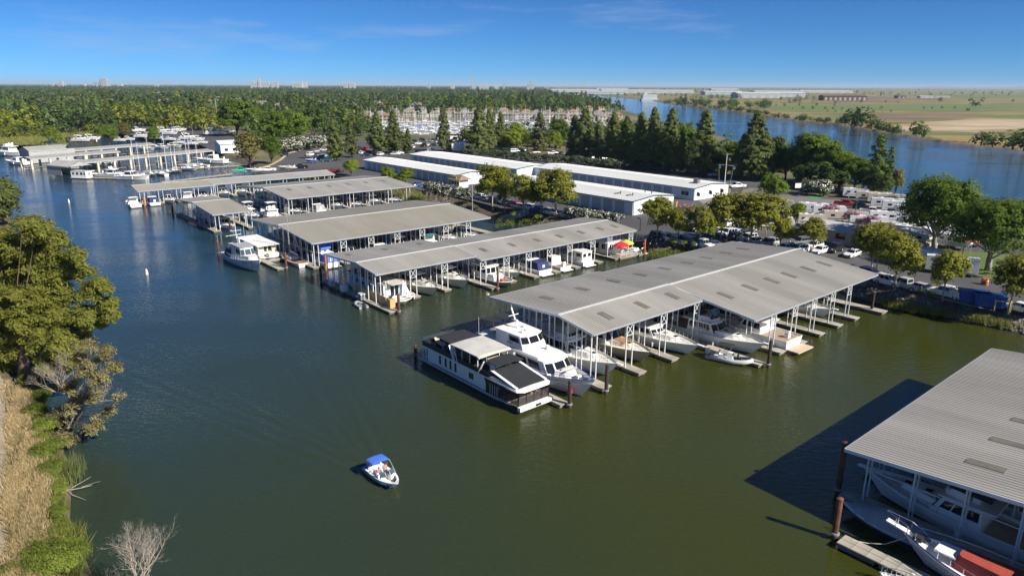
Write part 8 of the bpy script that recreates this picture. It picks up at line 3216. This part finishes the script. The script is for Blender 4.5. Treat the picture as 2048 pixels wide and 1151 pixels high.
cols = [('wall_tan', (0.40, 0.355, 0.29)), ('wall_cream', (0.52, 0.46, 0.37)), ('wall_peach', (0.42, 0.35, 0.28)), ('wall_ash', (0.40, 0.39, 0.37))]
for nm, c in cols:
	mat(nm, c, .85, 0, .08, .3)
mat('tile_red', (0.24, 0.145, 0.10), .85, 0, .15, .6)
mat('tile_brown', (0.21, 0.18, 0.155), .85, 0, .15, .6)
mat('tile_grey', (0.24, 0.225, 0.21), .85, 0, .15, .6)
hp = []
for i, (wm, rm) in enumerate([('wall_tan', 'tile_brown'), ('wall_cream', 'tile_grey'), ('wall_peach', 'tile_red'), ('wall_ash', 'tile_brown'), ('wall_cream', 'tile_brown')]):
	hh = simple_house('', (0, 0, ZL), 0, 15, 11, 6.0, 2.8, wm, rm, group=HG, storeys=2)
	b = MB()
	b.box((3.5, 1.5, 8.2), (.9, .9, 1.6))
	b.build('chimney', wm, hh)
	hp.append(hh)
hn = 0
used_h = {}
HOUSES = []


def place_house(x, y, i, label, group, sc=1.0, rz=None):
	pr = hp[i % 5]
	c_ = copy_tree(pr) if used_h.get(pr.name) else pr
	used_h[pr.name] = 1
	HOUSES.append((at(x, y, ZL).x, at(x, y, ZL).y))
	c_.location = at(x, y, ZL)
	c_.rotation_euler = (0, 0, R_.uniform(-.3, .3) if rz is None else rz)
	c_.scale = (sc,) * 3
	tag(c_, label, 'house', group)
	return c_


hdesc = ['tan brown-roofed house', 'cream grey-roofed house', 'peach red-roofed house', 'ash-grey brown-roofed house', 'cream brown-roofed house']
hcount = {}
for (y, x0, x1, st) in [(242, 726, 820, 23), (234, 735, 960, 25), (226, 790, 1010, 27), (238, 1000, 1240, 21), (231, 1010, 1220, 24), (222, 1150, 1225, 24), (244, 1180, 1240, 22)]:
	x = x0
	while x < x1:
		i = R_.randrange(5)
		k__ = (i, y)
		hcount[k__] = hcount.get(k__, 0) + 1
		where = {242: 'at the left end of the far marina', 234: 'behind the left half of the far marina', 226: 'in the back row behind the far marina', 238: 'on the quay right of the far marina', 231: 'in the second row right of the far marina', 222: 'on the point beside the ship channel', 244: 'at the front of the channel point'}[y]
		place_house(x, y + R_.uniform(-1, 1), i, f'{ORD[hcount[k__] - 1]} {hdesc[i]} from the left {where}', HG, R_.uniform(.62, .82))
		x += st * R_.uniform(.8, 1.25)
HG2 = 'houses among the trees of the far town'
for i in range(60):
	x, y = R_.uniform(40, 880), R_.uniform(186, 222)
	if i < 12:
		x, y = [(150, 206), (165, 207), (125, 205), (255, 200), (330, 203), (475, 210), (560, 225), (690, 215), (320, 192), (700, 222), (590, 196), (500, 190)][i]
	place_house(x, y, R_.randrange(5) if i else 2, 'roof of a house half hidden among the trees of the far town', HG2, 1.2)

# ---------------------------------------------------------------- port sheds, silos, skyline, ship channel
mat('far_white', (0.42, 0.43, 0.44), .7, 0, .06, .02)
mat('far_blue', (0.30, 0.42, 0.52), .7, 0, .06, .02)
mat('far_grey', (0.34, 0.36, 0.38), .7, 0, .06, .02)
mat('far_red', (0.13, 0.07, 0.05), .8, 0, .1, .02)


def ware(label, x, y, ytop, wpx, dm, wm='far_white', rm='roof_white', rz=0.0, name='warehouse', bays=5):
	p = at(x, y, ZL)
	h = hgt(x, ytop, p)
	Lx = wpx / F * p.length
	o = thing(name, label, 'warehouse', p, rz, 'port warehouses')
	b = MB()
	hw = h * .74
	b.box((0, dm / 2, hw / 2), (Lx, dm, hw))
	for s in (1, -1):
		q = [(s * Lx / 2, 0, hw), (s * Lx / 2, dm, hw), (s * Lx / 2, dm / 2, h)]
		b.poly(q if s > 0 else q[::-1])
	b.build('wall', wm, o)
	b = MB()
	e_ = 1.0
	b.poly([(-Lx / 2 - e_, -e_, hw), (Lx / 2 + e_, -e_, hw), (Lx / 2 + e_, dm / 2, h + .3), (-Lx / 2 - e_, dm / 2, h + .3)])
	b.poly([(Lx / 2 + e_, dm + e_, hw), (-Lx / 2 - e_, dm + e_, hw), (-Lx / 2 - e_, dm / 2, h + .3), (Lx / 2 + e_, dm / 2, h + .3)])
	b.build('roof', rm, o)
	for i in range(bays):
		b = MB()
		b.box((-Lx / 2 + Lx * (i + .5) / bays, -.15, hw * .36), (Lx / bays * .42, .4, hw * .7))
		b.build('door', 'far_grey', o)


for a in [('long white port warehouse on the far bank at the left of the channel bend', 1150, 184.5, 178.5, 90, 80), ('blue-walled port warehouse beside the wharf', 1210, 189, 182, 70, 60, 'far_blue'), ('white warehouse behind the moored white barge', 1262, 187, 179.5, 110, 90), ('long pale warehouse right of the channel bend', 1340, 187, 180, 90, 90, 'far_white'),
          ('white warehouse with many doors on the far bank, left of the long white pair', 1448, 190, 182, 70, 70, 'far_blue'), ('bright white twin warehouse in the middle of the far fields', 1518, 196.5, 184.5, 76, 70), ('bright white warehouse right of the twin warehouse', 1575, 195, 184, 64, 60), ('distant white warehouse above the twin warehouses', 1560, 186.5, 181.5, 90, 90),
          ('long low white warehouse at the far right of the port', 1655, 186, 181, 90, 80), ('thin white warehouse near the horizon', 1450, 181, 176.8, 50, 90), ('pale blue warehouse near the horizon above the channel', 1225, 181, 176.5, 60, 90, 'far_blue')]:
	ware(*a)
ware('red-brown farm shed in the far fields', 1803, 196.5, 191, 14, 20, 'far_red', 'far_red', 0, 'farm_shed', 2)
ware('white farm shed in the far fields', 1854, 196, 192, 22, 20, 'far_white', 'roof_white', 0, 'farm_shed', 2)
ware('long low white farm shed in the far fields', 1885, 195, 192.5, 26, 16, 'far_white', 'roof_white', 0, 'farm_shed', 2)
ware('rusty open-sided shed frame in the far fields', 1690, 201, 190, 76, 30, 'far_red', 'far_red', 0, 'farm_shed', 9)
t = thing('barge', 'white deckhouse barge moored in the ship channel', 'barge', at(1298, 201, 0), .1)
b = MB()
b.box((0, 0, 2), (42, 16, 4))
b.build('hull', 'far_blue', t)
b = MB()
b.box((0, 0, 9), (36, 13, 10))
b.build('deckhouse', 'far_white', t)
b = MB()
for i in range(5):
	b.box((-14 + i * 7, -6.6, 10), (2.5, .3, 2))
b.build('windows', 'far_grey', t)
b = MB()
b.box((-10, 0, 16), (8, 8, 4))
b.build('bridge', 'far_white', t)


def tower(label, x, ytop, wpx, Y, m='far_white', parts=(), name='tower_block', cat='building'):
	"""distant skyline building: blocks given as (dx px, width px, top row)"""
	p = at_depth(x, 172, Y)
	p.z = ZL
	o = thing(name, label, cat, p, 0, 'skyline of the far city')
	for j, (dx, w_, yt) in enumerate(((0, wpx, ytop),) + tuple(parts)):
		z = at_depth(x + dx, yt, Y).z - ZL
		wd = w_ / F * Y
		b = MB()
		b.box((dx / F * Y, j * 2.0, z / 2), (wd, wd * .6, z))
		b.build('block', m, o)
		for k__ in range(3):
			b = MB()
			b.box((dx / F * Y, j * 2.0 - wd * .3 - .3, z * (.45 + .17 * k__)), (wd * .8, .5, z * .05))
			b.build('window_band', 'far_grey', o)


tower('tallest pale twin-winged tower block on the left skyline', 210, 157.5, 12, 6200, 'far_grey', ((-6, 5, 160), (7, 5, 161), (-18, 8, 163.5)))
tower('white domed building on the left skyline', 124, 163, 6, 6200, 'far_white', ((-4, 5, 166), (5, 4, 166)))
tower('white grain silo complex with a tall head house on the skyline', 519, 157, 5, 4800, 'far_white', ((-14, 6, 162), (-8, 8, 164), (6, 8, 163.5), (15, 10, 164), (26, 7, 164), (33, 5, 162.5)))
tower('white factory with a conveyor on the skyline right of the silos', 596, 166, 20, 4800, 'far_white', ((-8, 2, 163), (12, 10, 164)))
tower('white twin storage domes on the skyline', 692, 166.5, 9, 4800, 'far_white', ((12, 11, 166),))
tower('dark port tower on the skyline left of the ship channel', 1061, 162.5, 4, 4200, 'far_grey', ((-4, 6, 168), (5, 7, 168.5)))
tower('blue tank on the skyline', 858, 167, 6, 4800, 'far_blue')
tower('small white block on the skyline near the crane', 905, 168, 8, 4800, 'far_white')
tower('water tower far on the skyline right of the crane', 1008, 162, 3, 4800, 'far_grey')
tower('low white blocks at the left end of the skyline', 105, 167, 4, 6200, 'far_white', ((60, 8, 168), (130, 9, 168), (200, 7, 168.5)))
tower('pale terminal beside the port crane on the skyline', 968, 170, 18, 4200, 'far_white', ((-20, 8, 171), (24, 9, 171)))
Yc = 4200
p = at_depth(946, 172, Yc)
p.z = ZL
t = thing('port_crane', 'tall lattice port crane with two jibs rising above the skyline', 'crane', p)
hh = at_depth(946, 148, Yc).z
b = MB()
b.bar((-14, 0, 0), (-2, 0, hh), 2.4)
b.bar((14, 0, 0), (-2, 0, hh), 2.0)
b.bar((0, 8, 0), (10, 8, hh * .8), 2.0)
for i in range(5):
	z = hh * (i + 1) / 6
	b.bar((-14 + 12 * (i + 1) / 6, 0, z), (14 - 16 * (i + 1) / 6, 0, z), 1.2)
b.build('lattice', 'far_grey', t)
b = MB()
b.box((0, 0, 8), (34, 16, 14))
b.build('base', 'far_grey', t)
for i, (x, yt, Y) in enumerate([(682, 156, 4600), (870, 158, 4600), (1168, 161, 5200)]):
	p = at_depth(x, 172, Y)
	p.z = ZL
	t = thing('radio_mast', f'thin radio mast on the skyline, {ORD[i]} from the left', 'mast', p, 0, 'radio masts on the skyline')
	b = MB()
	z = at_depth(x, yt, Y).z
	b.tube([(0, 0, 0), (0, 0, z)], [1.2, .8], 4)
	b.build('mast', 'far_grey', t)

# ---------------------------------------------------------------- far trees
def far_tree_mesh(name, leafm, h, rx, nleaf, ls, con=False):
	if con:
		z = rng.uniform(.08, 1, nleaf)
		r = rx * (1 - z) ** .8 * rng.uniform(.5, 1.1, nleaf) + .2
		a = rng.uniform(0, 6.28, nleaf)
		C = np.column_stack([np.cos(a) * r, np.sin(a) * r, z * h])
		N = np.column_stack([np.cos(a), np.sin(a), np.full(nleaf, .5)]) + .3 * rng.normal(size=(nleaf, 3))
	else:
		lobes = [(0, 0, h * .6, rx * .8, rx * .8, h * .38)] + [(math.cos(q) * rx * .5, math.sin(q) * rx * .5, h * R_.uniform(.16, .5), rx * .65, rx * .65, h * .28) for q in (0.3, 1.6, 2.9, 4.1, 5.3)]
		C, N, _ = clumps(lobes, max(6, nleaf // 8), 8, rx * .28, (.6, 1.0), .5, .8)
	return leaf_mesh(name, leafm, C, N, ls * rng.uniform(.7, 1.3, len(C)), 1.3)


FT = [far_tree_mesh('crown', 'leaf_far', 12, 5.5, 420, 1.0), far_tree_mesh('crown', 'leaf_far_lime', 11, 5.5, 420, 1.0), far_tree_mesh('crown', 'leaf_far', 14, 5, 420, 1.0), far_tree_mesh('crown', 'leaf_far', 16, 3.6, 380, .9, True), far_tree_mesh('crown', 'leaf_dark', 11, 5.5, 420, 1.0)]
ft_trunk = MB().tube([(0, 0, -.3), (0, 0, 7)], [.4, .15], 5).mesh('trunk', 'bark_brown')


def far_tree(i, p, s, label, group, wide=1.0):
	o = thing(['broadleaf_tree', 'broadleaf_tree', 'broadleaf_tree', 'conifer_tree', 'broadleaf_tree'][i], label, 'tree', p, R_.uniform(0, 6.28), group)
	o.scale = (s * wide, s * wide, s)
	link('trunk', ft_trunk, o)
	link('crown', FT[i], o)


GT = 'trees of the belt behind the boatyard'
for i in range(26):
	x = -30 + i * 19 + R_.uniform(-5, 5)
	far_tree(1 if not 95 < x < 235 else R_.choice((0, 4)), at(x, 260 - (x > 200) * 4 + R_.uniform(-5, 6), ZL), R_.uniform(1.2, 1.7), 'yellow-green tree of the tall belt behind the boatyard and marsh', GT)
for i in range(40):
	x = R_.uniform(-30, 560)
	far_tree(R_.choice((0, 4, 2, 0, 3)), at(x, R_.uniform(240, 254), ZL), R_.uniform(1.0, 1.5), 'dark tree in the wood behind the yellow-green belt', GT)
for i in range(22):
	x = R_.uniform(-20, 260)
	far_tree(R_.choice((0, 1, 4)), at(x, 262 + R_.uniform(2, 14), ZL), R_.uniform(.45, .75), 'bushy low tree between the marsh and the yellow-green belt', GT, 1.3)
GM = 'trees between the road and the far marina'
for i in range(46):
	x = R_.uniform(500, 735)
	far_tree(R_.choice((0, 1, 2, 3, 4)), at(x, R_.uniform(248, 278) if x < 690 else R_.uniform(258, 272), ZL), R_.uniform(.9, 1.35), 'green tree of the grove between the curved road and the far marina', GM)
for i in range(20):
	x = R_.uniform(930, 1330)
	far_tree(R_.choice((0, 1, 2, 4)), at(x, 284 + (x - 930) * .055 + R_.uniform(-8, 5), ZL), R_.uniform(.7, 1.05), 'green tree in the strip behind the pines', 'trees behind the pine row')
for i in range(26):
	x = R_.uniform(1180, 1560)
	far_tree(R_.choice((0, 1, 2, 4)), at(x, 262 + max(0, (x - 1290)) * .27 + R_.uniform(0, 12) + (x < 1290) * R_.uniform(-10, 6), ZL), R_.uniform(.55, .85), 'low tree along the near bank of the ship channel', 'trees on the near channel bank', 1.1)
GB = 'trees on the far bank of the channel'
for i, (x, y, s, wd) in enumerate([(1703, 251, 1.35, 1.2), (1722, 254, 1.5, 1.1), (1742, 258, 1.1, 1.3), (1690, 250, .9, 1.3), (1760, 262, .8, 1.4), (1785, 267, .75, 1.4), (1832, 273, 1.0, 1.1), (1846, 275, .75, 1.2), (1962, 291, .75, 1.5), (1985, 294, .8, 1.5), (2025, 298, 1.0, 1.4), (2048, 301, 1.05, 1.4), (2090, 308, .9, 1.5),
                                  (1556, 236, .5, 1.6), (1572, 238, .5, 1.6), (1607, 242, .7, 1.1), (1604, 242, .4, 1.8), (1480, 224, .7, 1.6), (1500, 227, .6, 1.7), (1460, 221, .6, 1.6), (1440, 219, .7, 1.3), (1420, 217, .55, 1.4), (1365, 208, 1.6, 1.1), (1390, 214, .6, 1.5), (1950, 213, 1.0, 1.6), (1935, 222, .4, 1.5), (1530, 226, .4, 1.6), (1590, 205, .8, 1.4)]):
	far_tree([4, 0, 4][i % 3], at(x, y, 1.6), s, f'dark bushy tree on the far bank of the ship channel, beside the golden fields', GB, wd)
for i in range(60):
	x = R_.uniform(1330, 1800)
	y = np.interp(x, [1330, 1400, 1450, 1510, 1580, 1640, 1700, 1800], [205, 213, 219, 228, 239, 245, 252, 270]) - R_.uniform(0, 4)
	far_tree(R_.choice((0, 4)), at(x, float(y), 1.4), R_.uniform(.22, .5), 'low scrub bush along the water edge of the far channel bank', 'scrub on the far channel bank', 1.5)
for i in range(48):
	x = R_.uniform(1320, 1540)
	far_tree(R_.choice((0, 4, 2)), at(x, R_.uniform(204, 212) + (x - 1320) * .03, 1.6), R_.uniform(.7, 1.1), 'tree of the dense grove before the white port warehouses', GB, 1.2)

# the town wood: counted out only as a mass
def forest_points():
	pts, sc, kd = [], [], []

	def row(py, x0, x1, gap, s0, zl=ZL, cap=9e9):
		base = at(x0, py, zl)
		d = max(300.0, base.length)
		step = gap / d * F
		x = x0 + R_.uniform(0, step)
		while x < x1:
			q = at(x, py + R_.uniform(-.4, .4) * (1 if py > 190 else .3), zl)
			if q.length < 16000:
				q += Vector((R_.uniform(-3, 3), R_.uniform(-6, 6), 0))
				pts.append(tuple(q))
				sc.append(s0 * R_.choice((.55, .75, .9, 1.0, 1.1, 1.35)) * R_.uniform(.85, 1.15))
				kd.append(R_.choice((0, 0, 1, 2, 2, 4, 4, 0, 2, 1, 4, 3)))
			x += step * R_.uniform(.6, 1.5)
	y = 240.0
	while y > 172.6:
		lim = 545 if y > 232 else (720 if y > 224 else float(np.interp(y, [172, 181, 187, 197, 209, 226], [1085, 1092, 1102, 1154, 1208, 1255])))
		row(y, -60, lim, 12.5, 1.0)
		y -= max(.32, (y - 170.5) * .028)
	for y in (237, 233, 229, 226, 222, 219, 215, 211, 207):
		row(y, 720, 1240 if y > 215 else 1150, 20, .7)
	for y in (203, 201, 199.5, 198, 196.5):
		row(y, 1090, 1140, 13, .9)
	for y in (246, 250, 240):
		row(y, 560, 720, 11, .95)
	# hedgerows and far lines of trees beyond the channel
	for y, x0, x1, g, s in ((181, 1100, 2150, 26, .9), (179.6, 1100, 2150, 20, .9), (178.6, 1100, 2150, 16, .9), (177.8, 1100, 2150, 16, .9), (177.2, 1090, 2200, 15, .9), (186, 1560, 2150, 60, .9), (192, 1600, 2150, 70, .8), (188.5, 1700, 2150, 45, .9), (200, 1560, 1720, 16, .8), (206, 1540, 1800, 40, .6),
							(197, 1380, 1480, 14, .8), (192, 1180, 1400, 22, .8), (184, 1300, 1700, 30, .9), (219, 1570, 1780, 15, .38), (224, 1640, 1800, 13, .32), (217.5, 1830, 1920, 22, .4), (204, 1880, 2150, 60, .8), (212, 1540, 1680, 24, .35)):
		row(y, x0, x1, g, s, 1.6)
	keep = []
	for i, q in enumerate(pts):
		if q[1] > 420 and any(abs(q[0] / q[1] - hx / hy) < 9 / hy and -6 < hy - q[1] < 34 for hx, hy in HOUSES):
			continue
		keep.append(i)
	return [pts[i] for i in keep], [sc[i] for i in keep], [kd[i] for i in keep]


def ordw(n):
	if n < len(ORD):
		return ORD[n]
	n += 1
	return {2: 'twenty', 3: 'thirty', 4: 'forty', 5: 'fifty', 6: 'sixty'}[n // 10] + '-' + ORD[n % 10 - 1] if n % 10 else {3: 'thirtieth', 4: 'fortieth', 5: 'fiftieth', 6: 'sixtieth'}[n // 10]


for g_, lb in (('yellow-green tree of the tall belt behind the boatyard and marsh', 'yellow-green tree of the tall belt behind the boatyard'), ('bushy low tree between the marsh and the yellow-green belt', 'bushy low tree between the marsh and the yellow-green belt'),
               ('green tree of the grove between the curved road and the far marina', 'tree of the grove between the curved road and far marina'), ('green tree in the strip behind the pines', 'green tree in the strip behind the pines'),
               ('low scrub bush along the water edge of the far channel bank', 'low scrub bush on the far channel bank'), ('low tree along the near bank of the ship channel', 'low tree along the near bank of the ship channel'), ('dark bushy tree on the far bank of the ship channel, beside the golden fields', 'dark bushy tree on the far bank by the golden fields')):
	ls = sorted((o_ for o_ in COL.objects if o_.get('label') == g_), key=lambda o_: o_.location.x / o_.location.y)
	for i, o_ in enumerate(ls):
		o_['label'] = f'{ordw(i)} {lb} from the left'
pts, scs, kds = forest_points()
me = bpy.data.meshes.new('town_wood')
me.vertices.add(len(pts))
me.vertices.foreach_set('co', np.array(pts, np.float32).ravel())
at_ = me.attributes.new('size', 'FLOAT', 'POINT')
at_.data.foreach_set('value', np.array(scs, np.float32))
at_ = me.attributes.new('sort', 'INT', 'POINT')
at_.data.foreach_set('value', np.array(kds, np.int32))
at_ = me.attributes.new('turn', 'FLOAT', 'POINT')
at_.data.foreach_set('value', rng.uniform(0, 6.28, len(pts)).astype(np.float32))
wood = link('town_wood', me)
tag(wood, kind='stuff')
LOW = [far_tree_mesh('far_crown', 'leaf_far', 12, 5.5, 150, 1.7), far_tree_mesh('far_crown', 'leaf_far_lime', 11, 5.5, 150, 1.7), far_tree_mesh('far_crown', 'leaf_far', 14, 5.2, 150, 1.7), far_tree_mesh('far_crown', 'leaf_dark', 16, 4.2, 150, 1.5, True), far_tree_mesh('far_crown', 'leaf_dark', 11, 5.5, 150, 1.7)]
ng = bpy.data.node_groups.new('wood', 'GeometryNodeTree')
ng.interface.new_socket('Geometry', in_out='INPUT', socket_type='NodeSocketGeometry')
ng.interface.new_socket('Geometry', in_out='OUTPUT', socket_type='NodeSocketGeometry')
gi, go = ng.nodes.new('NodeGroupInput'), ng.nodes.new('NodeGroupOutput')
join = ng.nodes.new('GeometryNodeJoinGeometry')


def named(nm, ty):
	n_ = ng.nodes.new('GeometryNodeInputNamedAttribute')
	n_.data_type = ty
	n_.inputs['Name'].default_value = nm
	return n_.outputs[0]


szo, sro, tuo = named('size', 'FLOAT'), named('sort', 'INT'), named('turn', 'FLOAT')
cx = ng.nodes.new('ShaderNodeCombineXYZ')
ng.links.new(tuo, cx.inputs['Z'])
for i, lm in enumerate(LOW):
	ob = bpy.data.objects.new('far_crown', lm)
	oi = ng.nodes.new('GeometryNodeObjectInfo')
	oi.inputs['Object'].default_value = ob
	oi.inputs['As Instance'].default_value = True
	cp_ = ng.nodes.new('FunctionNodeCompare')
	cp_.data_type = 'INT'
	cp_.operation = 'EQUAL'
	ng.links.new(sro, cp_.inputs[2])
	cp_.inputs[3].default_value = i
	ip = ng.nodes.new('GeometryNodeInstanceOnPoints')
	ng.links.new(gi.outputs[0], ip.inputs['Points'])
	ng.links.new(cp_.outputs[0], ip.inputs['Selection'])
	ng.links.new(oi.outputs['Geometry'], ip.inputs['Instance'])
	ng.links.new(szo, ip.inputs['Scale'])
	ng.links.new(cx.outputs[0], ip.inputs['Rotation'])
	ng.links.new(ip.outputs[0], join.inputs[0])
ng.links.new(join.outputs[0], go.inputs[0])
md = wood.modifiers.new('wood', 'NODES')
md.node_group = ng
print('wood points', len(pts), 'objects', len(bpy.data.objects))

# ---------------------------------------------------------------- air
m = bpy.data.materials.new('haze_air')
m.use_nodes = True
for n_ in list(m.node_tree.nodes):
	if n_.type == 'BSDF_PRINCIPLED':
		m.node_tree.nodes.remove(n_)
vo = m.node_tree.nodes.new('ShaderNodeVolumePrincipled')
vo.inputs['Color'].default_value = (0.62, 0.80, 1.0, 1)
vo.inputs['Density'].default_value = 4.5e-5
m.node_tree.links.new(vo.outputs[0], m.node_tree.nodes['Material Output'].inputs['Volume'])
MT['haze_air'] = m
b = MB()
b.box((0, 22300, 63), (60200, 45600, 135))
tag(b.build('haze', 'haze_air'), kind='stuff')
